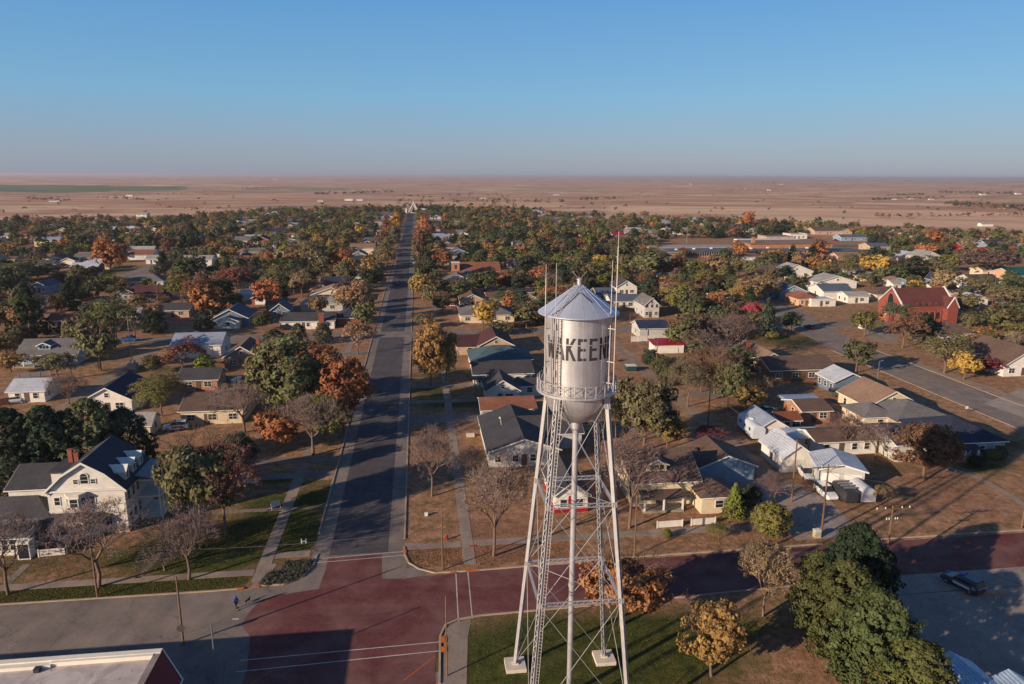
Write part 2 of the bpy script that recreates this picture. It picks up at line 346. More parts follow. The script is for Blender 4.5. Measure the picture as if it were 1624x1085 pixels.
ribbon('east_avenue', AVE, 13, .016, M['oldconc'])
sheet('west_avenue', rect(-151, -141, 60, 800), .008, M['oldconc'])
for n, t0 in enumerate((232, 376, 520, 664, 808)):
    s1 = (420, 380, 420, 350, 300)[n]
    sheet('cross_street', rect(-520, s1, t0-4.2, t0+4.2), .020+.004*(n % 2), M['asphalt' if n % 2 else 'oldconc'])
for s0 in (-283, -420, 275, 405): sheet('side_avenue', rect(s0-4, s0+4, 240, 720), .014, M['asphalt'])
sheet('alley', rect(56.8, 60.6, 87, 227), .006, M['gravel']); sheet('alley', rect(-80, -76, 90, 227), .006, M['gravel'])
sheet('alley', rect(56.8, 60.6, 237, 371), .006, M['gravel']); sheet('alley', rect(-80, -76, 237, 371), .006, M['gravel'])
sheet('west_street', rect(-260, -18.5, 66, 84.2), .008, M['oldconc'])
brk = ppx([(378,1120),(392,1060),(397,1010),(382,990),(398,968),(415,952),(442,944),(505,934),(516,905),(520,886),(617,878),(613,916),(700,912),(745,907)]) + [(30,85.6),(60,86.1),(230,86.6),(230,78.0),(60,77.6),(29,76.4)] + ppx([(860,967),(760,977),(712,986),(694,1010),(690,1060),(688,1120)])
brk[0] = (-18.6, 45); brk[-1] = (1.2, 45); sheet('brick_street', brk, .016, M['brickroad'])
sheet('street_south', rect(-20, 3, 30, 66), .010, M['oldconc'])
sheet('corner_apron', ppx([(606,880),(645,872),(650,895),(680,912),(640,918),(606,918)]), .020, M['oldconc'])
sheet('parking_lot', [(53, 77.6), (125, 78.5), (125, 40), (50, 40), (50, 70)], .012, M['lot'])
for a in ((56,66),(64,74),(72,86)): sheet('lot_joint', [(a[0], 77.5),(a[0]+.12, 77.5),(a[0]+2.6,73.5),(a[0]+2.48,73.5)], .017, M['dark'])
sheet('lot_joint', rect(52, 110, 73.4, 73.52), .017, M['dark'])
sheet('corner_apron', ppx([(395,967),(383,940),(404,933),(450,929),(482,917),(499,898),(503,882),(522,882),(519,906),(507,936),(445,946),(415,954)]), .014, M['oldconc'])
# kerbs
def kerb(pts, w=.22, h=.13):
    mb = MB()
    for (a, b) in zip(pts[:-1], pts[1:]):
        pa = Vector((*W(*a), h/2)); pb = Vector((*W(*b), h/2)); mb.beam(pa, pb, w, h)
    return struct(mb.build('kerb', M['kerb']))
kerb([(MC-MW/2, t) for t in (98, 160, 227)]); kerb([(MC+MW/2, t) for t in (95, 160, 227)])
for a, b in ((237,371),(381,515),(525,659),(669,803),(813,960)): kerb([(MC-MW/2, a), (MC-MW/2, b)]); kerb([(MC+MW/2, a), (MC+MW/2, b)])
kerb(ppx([(641,868),(642,880),(648,893),(665,903),(690,909),(745,906)])+[(30, 86.2), (55, 86.5)]); kerb([(64, 86.8), (230, 87.2)])
kerb([(-200, 84.4), (-26, 84.4)]+ppx([(384,934)])); kerb(ppx([(404,930),(450,927),(480,915),(497,897),(503,880)]))
kerb(ppx([(697,1085),(698,1010),(706,992),(727,983),(760,977)])+[(29,76.1),(50,77.1)])
kerb([(134,100),(134,196)], .16, .1); kerb([(120.8,100),(120.8,196)], .14, .08)
# pavements and drives
def walk(name, pts, mat='walk', z=.03): return sheet(name, pts, z, M[mat], .03)
walk('sidewalk', rect(-21.9, -20.2, 86, 227)); walk('sidewalk', rect(5.0, 6.6, 87, 227)); walk('sidewalk', rect(-200, -22, 87.6, 89.0)); walk('sidewalk', rect(-20.1, -15.5, 91.6, 93.2))
walk('sidewalk', rect(-2.7, 4.9, 91.8, 93.2)); walk('sidewalk', rect(6.7, 55, 91.8, 93.4)); walk('sidewalk', ppx([(286,1) if 0 else (398,932),(412,932),(440,895),(420,893)]), z=.034)
for a, b in ((237,371),(381,515),(525,659)):
    walk('sidewalk', rect(-21.9, -20.3, a, b)); walk('sidewalk', rect(4.8, 6.4, a, b))
walk('driveway', rect(-38, -15.3, 118.3, 120.8), 'oldconc', .036); walk('driveway', rect(-36, -15.3, 125.2, 128), 'oldconc', .036); walk('front_walk', rect(-32, -15.2, 106.2, 107.2), z=.034)
for t0, t1, s1 in ((144, 149, 13), (157.5, 160, 13), (170, 173, 13), (205, 208, 14), (277, 281, 17), (330, 333, 16)): walk('driveway', rect(-2.7, s1, t0, t1), 'oldconc', .036)
for t0, t1, s1 in ((168, 172, -36), (205, 209, -34), (268, 272, -34), (322, 326, -34)): walk('driveway', rect(s1, -15.3, t0, t1), 'oldconc', .036)
walk('driveway', [(52, 88), (62, 88), (64, 100), (60, 108), (50, 108), (51, 98)], 'lot', .02)
ribbon('curved_walk', ppx([(1505,742),(1535,752),(1560,763),(1585,776),(1608,790),(1640,815)]), 1.1, .03, M['walk'])
walk('front_walk', ppx([(213,918),(224,916),(262,876),(255,875)])); walk('entry_walk', rect(-52.5, -51.5, 89, 94))
walk('driveway', rect(62, 75, 155, 160), 'oldconc', .02); walk('driveway', ppx([(1560,640),(1624,615),(1680,640),(1624,662)]), 'lot', .024)
walk('sidewalk', ppx([(1440,575),(1446,572),(1624,633),(1624,640)])); walk('church_plaza', ppx([(1365,520),(1420,520),(1425,545),(1380,540)]), 'walk', .02)
walk('tower_walk', ppx([(700,1085),(705,1000),(722,987),(748,981),(742,1010),(740,1085)])[:6], z=.022)
# painted lines
def line(name, p, q, w, m, z=.028):
    a = g(*p); b = g(*q); d = (b[0]-a[0], b[1]-a[1]); l = hypot(*d); n = (-d[1]/l*w/2, d[0]/l*w/2)
    sheet(name, [(a[0]+n[0],a[1]+n[1]),(a[0]-n[0],a[1]-n[1]),(b[0]-n[0],b[1]-n[1]),(b[0]+n[0],b[1]+n[1])], z, M[m])
line('crosswalk_line', (500,887), (640,875), .12, 'whitepaint'); line('crosswalk_line', (500,893), (640,881), .12, 'whitepaint')
line('crosswalk_line', (380,1048), (702,1018), .12, 'whitepaint'); line('crosswalk_line', (374,1066), (703,1032), .12, 'whitepaint')
line('crosswalk_line', (723,910), (727,986), .12, 'whitepaint'); line('crosswalk_line', (742,907), (749,981), .12, 'whitepaint')
line('parking_line', (641,1079), (690,1041), .1, 'orange'); line('parking_line', (396,1087), (432,1062), .1, 'orange'); line('parking_line', (680,1095), (700,1078), .1, 'orange'); line('stop_bar', (368,982), (379,982), .3, 'whitepaint'); line('yellow_line', (852,865), (938,861), .12, 'orange', .044)
def ramp_pad(u0, v0, u1, v1): line('kerb_paint', (u0, v0), (u1, v1), .45, 'orange', .136)
for q in ((376,936,387,934),(404,931,412,930),(714,909,722,909),(738,907,758,905),(641,873,642,878),(702,1010,703,1021),(703,1027,703,1036)): ramp_pad(*q)
line('rust_stain', (1370+160,942), (1597,944), .5, 'orange', .02)
# ---------------------------------------------------------------- the water tower
def tankmat():
    m, nt, b = newmat('aluminium_paint'); p = worldpos(nt); st = worldpos(nt, (1.5, 1.5, .12))
    f = noise(nt, 1.2, 5, .6, st); f2 = noise(nt, .6, 4, .6, p)
    x = mixc(nt, 1.0, lin(210,206,206), ramp(nt, f, [(.3, K(.72)), (.65, K(1))]), 'MULTIPLY')
    x = mixc(nt, 1.0, x, ramp(nt, f2, [(.3, K(.86)), (.7, K(1.04))]), 'MULTIPLY')
    rs = noise(nt, .9, 6, .7, worldpos(nt, (2.2, 2.2, .35)))
    x = mixc(nt, ramp(nt, rs, [(.66, K(0)), (.78, K(.35))]), x, lin(120,96,84))
    nt.links.new(x, b.inputs['Base Color']); b.inputs['Metallic'].default_value = .7
    r = ramp(nt, f2, [(.3, K(.38)), (.7, K(.5))]); nt.links.new(r, b.inputs['Roughness']); bump(nt, b, f2, .12, .03)
    return m
M['tank'] = tankmat(); M['tower'] = plain('tower_steel_paint', lin(188,184,184), .5, .5, .15, 2)
M['towerroof'] = plain('tank_roof_paint', lin(192,198,212), .45, .55, .12, .8)
M['letter'] = plain('letter_paint', lin(58,56,60), .6, 0, .2, 3)
M['pad'] = plain('footing_concrete', lin(205,192,176), .85, 0, .12, 1.5)
TX, TY = 5.8, 62.4
def TW(x, y): return (x*cos(GA)-y*sin(GA), x*sin(GA)+y*cos(GA))
def build_tower():
    root = empty('water_tower', (TX, TY, 0), GA)
    thing(root, 'tall silver water tower with lettered tank and cone roof on four braced legs', 'water tower')
    R = 2.92; AZ0 = atan2(-TY, -TX) - GA   # local angle that faces south towards the viewer
    m = MB(); m.lathe([(R, 31.4), (R, 38.35)], 96); tank = m.build('tank', M['tank'], root, smooth=True)
    m = MB(); pr = [(.34, 28.3)] + [(R*cos(a), 31.4-3.0*sin(a)) for a in [radians(d) for d in range(84, -1, -7)]]; m.lathe(pr, 72); m.build('tank_bowl', M['tank'], root, smooth=True)
    m = MB(); m.lathe([(R-.05, 38.3), (3.55, 38.42), (3.55, 38.5), (.25, 40.85), (.01, 40.9)], 72); rf = m.build('cone_roof', M['towerroof'], root)
    m = MB()
    for i in range(18):
        a = 2*pi*i/18+.1; m.beam((3.5*cos(a), 3.5*sin(a), 38.535), (.3*cos(a), .3*sin(a), 40.83), .02, .02)
    m.build('roof_seam', M['towerroof'], rf)
    m = MB(); m.lathe([(.2, 40.85), (.2, 41.3), (.26, 41.3), (.26, 41.38), (.0, 41.5)], 16); m.tube((.1,0,41.4), (.7,.2,42.0), .02); m.tube((-.1,0,41.4), (-.6,.1,42.0), .02); m.build('roof_vent', M['tower'], root)
    # plate seams
    m = MB()
    for z in (36.1, 33.8):
        m.lathe([(R-.01, z-.04), (R+.016, z-.04), (R+.016, z+.04), (R-.01, z+.04)], 96)
    for i in range(10):
        a = AZ0 + radians(9+36*i); m.beam((R*1.002*cos(a), R*1.002*sin(a), 31.4), (R*1.002*cos(a), R*1.002*sin(a), 38.3), .05, .025, (cos(a), sin(a), 0))
    m.build('tank_seam', M['tank'], tank)
    # lettering
    L = {'W': [(0,1,.22,0),(.22,0,.5,.8),(.5,.8,.78,0),(.78,0,1,1)], 'A': [(0,0,.5,1),(.5,1,1,0),(.2,.3,.8,.3)], 'K': [(.09,0,.09,1),(.1,.42,.95,1),(.3,.56,.98,0)],
         'E': [(.09,0,.09,1),(.09,.93,.95,.93),(.09,.5,.85,.5),(.09,.07,.95,.07)], 'N': [(.09,0,.09,1),(.09,1,.91,0),(.91,0,.91,1)], 'Y': [(0,1,.5,.48),(1,1,.5,.48),(.5,.5,.5,0)]}
    H0, H1, WD = 34.75, 36.7, .72
    for n, ch in enumerate('WAKEENEY'):
        m = MB()
        a0 = radians(-51+19.7*n); w = WD*(1.15 if ch == 'W' else 1)
        for q, (x0, y0, x1, y1) in enumerate(L[ch]):
            p = Vector(((x0-.5)*w, y0*(H1-H0))); e = Vector(((x1-.5)*w, y1*(H1-H0))); d = (e-p); l = d.length; d.normalize(); hw = .118
            horiz = abs(d.y) < .05; nrm = Vector((-d.y, d.x))*hw if horiz else Vector((hw/max(abs(d.y), .6), 0)); k = max(3, int(l/.15)); r = R+.012+.0012*q
            for i in range(k):
                A = p+d*(l*i/k); B = p+d*(l*(i+1)/k); pts = []
                for c in (A-nrm, B-nrm, B+nrm, A+nrm):
                    t = AZ0 + a0 + c.x/R; pts.append((r*cos(t), r*sin(t), H0+min(max(c.y, 0), H1-H0)))
                m.poly(pts)
        m.build('letter', M['letter'], tank)
    # balcony
    m = MB(); m.lathe([(R-.1, 31.45), (3.6, 31.45), (3.6, 31.62), (R-.1, 31.62)], 48); m.build('balcony_floor', M['tower'], root)
    m = MB(); n = 24
    for z in (32.62, 31.75):
        for i in range(n*2):
            a, b = 2*pi*i/(n*2), 2*pi*(i+1)/(n*2); m.beam((3.55*cos(a), 3.55*sin(a), z), (3.55*cos(b), 3.55*sin(b), z), .04, .05)
    for i in range(n):
        a, b = 2*pi*i/n, 2*pi*(i+1)/n; P = lambda w, z: (3.55*cos(w), 3.55*sin(w), z)
        m.beam(P(a, 31.6), P(a, 32.65), .05, .05); m.beam(P(a, 31.76), P(b, 32.6), .035, .035); m.beam(P(b, 31.76), P(a, 32.6), .035, .035)
    m.build('railing', M['tower'], root)
    # legs
    lv = [.55, 12.5, 21.6, 31.2]
    def lp(sx, sy, z):
        k = (z-.55)/(31.2-.55); h = 4.73+(2.22-4.73)*k; return Vector((sx*h, sy*h, z))
    for sx, sy in ((-1,1),(1,1),(1,-1),(-1,-1)):
        m = MB(); p, q = lp(sx, sy, .55), lp(sx, sy, 31.2); rad = Vector((sx, sy, 0)).normalized(); tan_ = Vector((-sy, sx, 0)).normalized()
        W2, D2 = .15, .17
        for e in (-1, 1):
            o = tan_*(e*W2); m.beam(p+o, q+o, .05, D2*2, rad)          # channel webs
        # lacing on the two faces whose normals are radial
        nseg = 62; ax = (q-p)/nseg
        for e in (-1, 1):
            for i in range(nseg):
                a = p+ax*i+rad*(e*D2); b = p+ax*(i+1)+rad*(e*D2); sgn = 1 if i % 2 else -1
                m.beam(a+tan_*(sgn*W2), b-tan_*(sgn*W2), .055, .02, rad)
        lg = m.build('leg', M['tower'], root)
        m = MB(); c = lp(sx, sy, .3); m.box(c.x-1.05, c.x+1.05, c.y-1.05, c.y+1.05, -.05, .42); m.box(c.x-.3, c.x+.3, c.y-.3, c.y+.3, .42, .56); m.build('footing', M['pad'], root)
        for z in lv[1:3]: m = MB(); c = lp(sx, sy, z); m.box(c.x-.21, c.x+.21, c.y-.21, c.y+.21, z-.26, z+.26); m.build('gusset', M['tower'], lg)
        m = MB(); c = lp(sx, sy, 30.9); m.prism([(c.x-.25, c.y-.25, 30.3), (c.x+.25, c.y-.25, 30.3), (c.x+.25, c.y+.25, 30.3), (c.x-.25, c.y+.25, 30.3)], (-sx*.1, -sy*.1, 1.2)); m.build('gusset', M['tower'], lg)
    cs = [(-1,1),(1,1),(1,-1),(-1,-1)]
    for i in range(4):
        A, B = cs[i], cs[(i+1) % 4]
        for z in lv[1:3]:
            a, b = lp(*A, z), lp(*B, z); m = MB()
            for dz in (-.17, .17): m.beam(a+Vector((0,0,dz)), b+Vector((0,0,dz)), .16, .045)
            k = int((b-a).length/.3)
            for j in range(k):
                p = a+(b-a)*(j/k); q = a+(b-a)*((j+1)/k); sg = .16 if j % 2 else -.16
                m.beam(p+Vector((0,0,sg)), q-Vector((0,0,sg)), .05, .03)
            m.build('strut', M['tower'], root)
        for z0, z1 in zip(lv[:-1], lv[1:]):
            for P, Q in ((A, B), (B, A)):
                m = MB(); m.tube(lp(*P, z0+.1), lp(*Q, z1-.15), .028, n=6); m.build('tie_rod', M['tower'], root)
    m = MB(); m.tube((0,0,0), (0,0,28.6), .27, n=20); m.lathe([(.3, 11.9), (.34, 11.9), (.34, 12.3), (.3, 12.3)], 20); m.lathe([(.27, 27.6), (.42, 27.8), (.42, 28.35), (.34, 28.5)], 20)
    m.build('riser_pipe', M['tower'], root, smooth=False)
    m = MB()
    for z in lv[1:3]:
        for sx, sy in cs: m = MB(); m.tube((0,0,z), lp(sx, sy, z), .018, n=5); m.build('riser_stay', M['tower'], root)
    # ladders
    def ladder(p, q, w, face, name, cage=False):
        m = MB(); p = Vector(p); q = Vector(q); d = (q-p); l = d.length; sd = d.cross(Vector(face)).normalized()*(w/2)
        for e in (-1, 1): m.beam(p+sd*e, q+sd*e, .035, .03)
        for i in range(int(l/.32)): c = p+d*((i+.5)*.32/l); m.beam(c-sd, c+sd, .025, .025)
        m.build(name, M['tower'], root)
    af = AZ0+radians(-33); c_, s_ = cos(af), sin(af)
    ladder((3.12*c_, 3.12*s_, 31.6), (3.12*c_, 3.12*s_, 38.5), .34, (c_, s_, 0), 'tank_ladder')
    ladder((3.62*c_, 3.62*s_, 38.62), (.45*c_, .45*s_, 40.95), .35, (0, 0, 1), 'roof_ladder')
    P, Q = lp(-1, -1, 1.5), lp(-1, -1, 31.4); o = Vector((.32, -.32, 0)); ladder(P+o, Q+o, .3, (-1, -1, 0), 'leg_ladder')
    # whip aerials on the balcony rail and their clamps
    def rp(u, r=3.5, front=True):
        x = (u-894)/52.0*2.92/r; x = max(-1, min(1, x)); a = math.asin(x); return AZ0 + (a if front else pi-a)
    aer = [(846, 42.9, .04, 3.6, True), (861, 43.0, .025, 3.15, True), (941, 43.2, .035, 3.15, True), (948, 45.6, .045, 3.6, True)]
    for u, top, r_, rad, fr in aer:
        a = rp(u, rad, fr); x, y = rad*cos(a)*1.03, rad*sin(a)*1.03
        m = MB(); m.tube((x, y, 31.9), (x, y, 38.9), .04, n=8); m.tube((x, y, 38.9), (x, y, top-1.2), r_, n=8); m.tube((x, y, top-1.2), (x, y, top), .02, n=6)
        for z in (32.6, 34.5, 37.4): m.beam((x, y, z), (x*.86, y*.86, z), .06, .06)
        m.build('aerial', M['whip'], root)
    m = MB()
    for da, zz in ((-40, 37.3), (-66, 33.2), (-40, 33.2), (62, 32.6)):
        m = MB(); a = AZ0+radians(da); m.box(3.08*cos(a)-.09, 3.08*cos(a)+.09, 3.08*sin(a)-.09, 3.08*sin(a)+.09, zz, zz+.55); m.build('equipment_box', M['tower'], root)
    m = MB(); a = AZ0+radians(-43); m.tube((2.98*cos(a), 2.98*sin(a), 31.6), (2.98*cos(a), 2.98*sin(a), 38.3), .035, n=6); a = AZ0+radians(-28); m.tube((2.98*cos(a), 2.98*sin(a), 31.6), (2.98*cos(a), 2.98*sin(a), 38.3), .03, n=6)
    for i in range(12):   # cables arching over the roof
        f0, f1 = i/12, (i+1)/12
        def cp(f): a = AZ0+radians(-40+70*f); r = 3.5-2.4*sin(pi*f*.8); return Vector((r*cos(a), r*sin(a), 38.5+(3.55-r)*.71+.09))
        m.tube(cp(f0), cp(f1), .03, n=5, cap=False)
    m.build('cable', M['dark'], root)
M['whip'] = plain('fibreglass_aerial', lin(196,186,180), .5, 0, .1)
build_tower()
# ---------------------------------------------------------------- houses
WC = dict(white=lin(222,216,208), cream=lin(214,196,168), tan=lin(186,160,134), grey=lin(150,152,156), blue=lin(140,160,182), slate=lin(104,120,140), taupe=lin(140,122,112), brown=lin(116,90,74),
          brick=lin(142,82,64), redbrick=lin(138,74,64), peach=lin(204,164,134), yellow=lin(206,190,140), palegreen=lin(176,188,170), red=lin(150,44,44), orange=lin(172,124,96), palegrey=lin(188,186,182))
RC = dict(dark=lin(72,70,74), grey=lin(112,108,108), brown=lin(104,84,74), tan=lin(142,116,98), red=lin(112,58,46), rust=lin(140,92,72), maroon=lin(88,52,52), navy=lin(50,56,74), slate=lin(88,98,112), teal=lin(78,98,104),
          charcoal=lin(58,58,62), pale=lin(160,156,152), green=lin(30,96,80))
MRC = dict(white=lin(206,208,212), silver=lin(160,168,182), navym=lin(62,68,88), redm=lin(170,34,44), brownm=lin(140,84,60), greenm=lin(24,100,84))
def rmat(n): return roofmat(n, MRC[n], True) if n in MRC else roofmat(n, RC[n])
BR = {'brick', 'redbrick', 'orange'}
def wmat(n): return wallmat(n, WC[n], 'brick' if n in BR else 'siding')
HOUSES = []     # (x, y, radius) for keeping random things clear
WINM = {}
def win_mesh(w, h):
    key = (round(w, 1), round(h, 1))
    if key not in WINM:
        w, h = key; a = MB(); t = .09
        a.box(-w/2-t, w/2+t, -.05, .05, -h/2-t, -h/2); a.box(-w/2-t, w/2+t, -.05, .05, h/2, h/2+t); a.box(-w/2-t, -w/2, -.05, .05, -h/2, h/2); a.box(w/2, w/2+t, -.05, .05, -h/2, h/2); a.box(-w/2, w/2, -.035, .035, -.025, .025)
        if w > 1.3: a.box(-.03, .03, -.034, .034, -h/2, h/2)
        o = a.build('window', M['trim']); b = MB(); b.box(-w/2, w/2, -.02, .02, -h/2, h/2); p = b.build('pane', M['glass'])
        WINM[key] = (o.data, p.data); bpy.data.objects.remove(o); bpy.data.objects.remove(p)
    return WINM[key]
def window(parent, x, y, z, w=1.0, h=1.3, face=0.0):
    a, b = win_mesh(w, h); o = bpy.data.objects.new('window', a); COL.objects.link(o); o.parent = parent; o.location = (x, y, z); o.rotation_euler = (0, 0, face)
    p = bpy.data.objects.new('pane', b); COL.objects.link(p); p.parent = o; return o
def roof_shape(m, kind, x0, x1, y0, y1, z, rise, oh=.45, th=.14):
    """roof over a rectangle, eave underside at z"""
    if kind == 'gy':      # ridge along y
        xm = (x0+x1)/2; hw = (x1-x0)/2; sl = rise/hw; xe0, xe1 = x0-oh, x1+oh; ze = z-oh*sl+.03; zr = z+rise+.03
        for xe in (xe0, xe1): m.prism([(xe, y0-oh, ze), (xm, y0-oh, zr), (xm, y0-oh, zr+th*1.2), (xe, y0-oh, ze+th)], (0, y1-y0+2*oh, 0))
    elif kind == 'gx':
        ym = (y0+y1)/2; hw = (y1-y0)/2; sl = rise/hw; ze = z-oh*sl+.03; zr = z+rise+.03
        for ye in (y0-oh, y1+oh): m.prism([(x0-oh, ye, ze), (x0-oh, ym, zr), (x0-oh, ym, zr+th*1.2), (x0-oh, ye, ze+th)], (x1-x0+2*oh, 0, 0))
    elif kind == 'hip':
        w, d = x1-x0+2*oh, y1-y0+2*oh; X0, X1, Y0, Y1 = x0-oh, x1+oh, y0-oh, y1+oh; k = min(w, d)/2; z0 = z; z1 = z+rise; zb = z-.12
        if w >= d: a, b = (X0+k, (Y0+Y1)/2, z1), (X1-k, (Y0+Y1)/2, z1)
        else: a, b = ((X0+X1)/2, Y0+k, z1), ((X0+X1)/2, Y1-k, z1)
        c = [(X0,Y0,z0),(X1,Y0,z0),(X1,Y1,z0),(X0,Y1,z0)]
        if w >= d: m.poly([c[0], c[1], b, a]); m.poly([c[1], c[2], b]); m.poly([c[2], c[3], a, b]); m.poly([c[3], c[0], a])
        else: m.poly([c[0], c[1], a]); m.poly([c[1], c[2], b, a]); m.poly([c[2], c[3], b]); m.poly([c[3], c[0], a, b])
        lo = [(p[0], p[1], zb) for p in c]
        for i in range(4): j = (i+1) % 4; m.poly([lo[i], lo[j], c[j], c[i]])
        m.poly(lo[::-1])
    elif kind == 'flat':
        m.box(x0-.15, x1+.15, y0-.15, y1+.15, z, z+.25)
    elif kind == 'shed':
        m.prism([(x0-oh, y0-oh, z-.05), (x0-oh, y1+oh, z+rise), (x0-oh, y1+oh, z+rise+th), (x0-oh, y0-oh, z-.05+th)], (x1-x0+2*oh, 0, 0))
def wall_shape(m, kind, x0, x1, y0, y1, z, rise, zb=0.0):
    if kind == 'gy': m.prism([(x0,y0,zb),(x1,y0,zb),(x1,y0,z),((x0+x1)/2,y0,z+rise),(x0,y0,z)], (0, y1-y0, 0))
    elif kind == 'gx': m.prism([(x0,y0,zb),(x0,y0,z),(x0,(y0+y1)/2,z+rise),(x0,y1,z),(x0,y1,zb)], (x1-x0, 0, 0))
    elif kind == 'shed': m.prism([(x0,y0,zb),(x0,y0,z-.02),(x0,y1,z+rise-.04),(x0,y1,zb)], (x1-x0, 0, 0))
    else: m.box(x0, x1, y0, y1, zb, z)
def trim_shape(m, kind, x0, x1, y0, y1, z, rise, oh=.45):
    if kind == 'gy':
        xm = (x0+x1)/2; sl = rise/((x1-x0)/2); ze = z-oh*sl; zr = z+rise
        for y in (y0-oh-.05, y1+oh+.01):
            for xe in (x0-oh, x1+oh): m.prism([(xe, y, ze-.08), (xm, y, zr-.08), (xm, y, zr+.16), (xe, y, ze+.16)], (0, .04, 0))
        for xe, e in ((x0-oh, -1), (x1+oh, 1)): m.box(min(xe, xe+e*.04), max(xe, xe+e*.04), y0-oh, y1+oh, ze-.02, ze+.14)
    elif kind == 'gx':
        ym = (y0+y1)/2; sl = rise/((y1-y0)/2); ze = z-oh*sl; zr = z+rise
        for x in (x0-oh-.05, x1+oh+.01):
            for ye in (y0-oh, y1+oh): m.prism([(x, ye, ze-.08), (x, ym, zr-.08), (x, ym, zr+.16), (x, ye, ze+.16)], (.04, 0, 0))
        for ye, e in ((y0-oh, -1), (y1+oh, 1)): m.box(x0-oh, x1+oh, min(ye, ye+e*.04), max(ye, ye+e*.04), ze-.02, ze+.14)
    elif kind == 'hip': m.box(x0-oh-.02, x1+oh+.02, y0-oh-.02, y0-oh-.005, z-.2, z-.02)
NAMES = {'house': 'house', 'garage': 'garage', 'shed': 'shed'}
def house(label, cat, s0, s1, t, d, eave=2.8, rise=2.0, roof='gx', wall='white', rc='dark', rot=None, nf=3, nr=2, door=True, gd=0, chim=None, name=None, group=None, trim=True, wh=1.2, base=None, porch=None, dormer=None, wing=None, far=False, redtrim=False):
    """front wall runs from (s0,t) to (s1,t) in grid coordinates, the body reaches d metres back"""
    w = s1-s0; cx, cy = W((s0+s1)/2, t+d/2); rz = GA if rot is None else rot
    if rot is not None:
        fx, fy = W((s0+s1)/2, t); cx, cy = fx-sin(rot)*d/2, fy+cos(rot)*d/2
    nm = name or {'garage': 'garage', 'shed': 'shed', 'house': 'house', 'carport': 'carport'}.get(cat, cat.replace(' ', '_'))
    r = empty(nm, (cx, cy, 0), rz); thing(r, label, cat, group); HOUSES.append((cx, cy, max(w, d)*.62, label))
    x0, x1, y0, y1 = -w/2, w/2, -d/2, d/2
    zb = 0
    if base:
        b = MB(); b.box(x0-.03, x1+.03, y0-.03, y1+.03, -.05, .7); b.build('foundation', M[base] if base in M else wmat(base), r); zb = .7
    m = MB(); wall_shape(m, roof, x0, x1, y0, y1, eave, rise, zb); m.build('wall', wmat(wall), r)
    m = MB(); roof_shape(m, roof, x0, x1, y0, y1, eave, rise, .2 if far and roof == 'flat' else .45); rf = m.build('roof', rmat(rc), r)
    if roof == 'flat' : m = MB(); m.box(x0-.1, x0+.15, y0-.1, y1+.1, eave+.25, eave+.55); m.box(x1-.15, x1+.1, y0-.1, y1+.1, eave+.25, eave+.55); m.box(x0+.15, x1-.15, y0-.1, y0+.15, eave+.25, eave+.55); m.build('parapet', wmat(wall), r)
    elif trim and not far: m = MB(); trim_shape(m, roof, x0, x1, y0, y1, eave, rise); m.build('roof_trim', M['trim'], rf)
    # openings
    spots = []
    used = 0
    if gd:
        gw = min(4.8 if gd == 1 and w > 7 else 2.7, w*.8/gd)
        for i in range(gd):
            gx = x0 + w*(i+.5)/gd; b = MB(); b.box(gx-gw/2, gx+gw/2, y0-.06, y0+.02, .03, 2.3 if eave < 3.5 else 3.0)
            for z in (.6, 1.15, 1.7): b.box(gx-gw/2, gx+gw/2, y0-.075, y0-.062, z, z+.04)
            b.build('garage_door', M['trim'] if wall not in ('white',) else plain('door_panel', lin(196,192,186), .6), r)
    else:
        levels = [wh+.35] if eave < 4.6 else [wh+.35, wh+3.1]
        dx = None
        if door and nf:
            dx = x0 + w*.5*(1 if nf % 2 == 0 else .82); b = MB(); b.box(dx-.5, dx+.5, y0-.07, y0+.02, .15 if not base else .7, 2.25 if not base else 2.7)
            b.build('door', M['redpaint'] if redtrim else plain('door_brown', lin(96,78,68), .6), r)
        for z in levels:
            for i in range(nf):
                x = x0+w*(i+.5)/nf
                if dx is not None and abs(x-dx) < 1.1 and z == levels[0]: x = x+1.5 if x > dx else x-1.5
                if abs(x) < w/2-.7: window(r, x, y0-.03, z, 1.6 if w/nf > 4 else 1.0, 1.2)
    side = -1 if (s0+s1)/2 > 0 else 1
    for z in ([wh+.35] if eave < 4.6 else [wh+.35, wh+3.1]):
        for i in range(nr):
            window(r, (x1+.03) if side > 0 else (x0-.03), y0+d*(i+.5)/nr, z, 1.0, 1.2, pi/2)
    if roof == 'gy' and rise > 2.1 and not far: window(r, 0, y0-.03, eave+rise*.38, .8, .9)
    if chim is not None:
        zt = eave+rise+.9; cxp = x0+w*chim; b = MB(); b.box(cxp-.4, cxp+.4, -.4+d*.08, .4+d*.08, eave+rise*.3, zt); b.box(cxp-.48, cxp+.48, -.48+d*.08, .48+d*.08, zt, zt+.12); b.build('chimney', M['brickch'], rf)
    if porch:   # (x fraction a, b, depth)
        a, b_, pd = porch; px0, px1 = x0+w*a, x0+w*b_; m = MB(); roof_shape(m, 'shed', px0, px1, y0-pd, y0-.5, 2.35, .3, .25); m.build('porch_roof', rmat(rc), r)
        m = MB(); m.box(px0, px1, y0-pd, y0-.04, -.02, .35); m.build('porch_floor', M['concrete'], r)
        for k in range(3): m = MB(); X = px0+.15+(px1-px0-.3)*k/2; m.box(X-.12, X+.12, y0-pd+.05, y0-pd+.29, .35, 2.34); m.build('porch_post', M['trim'], r)
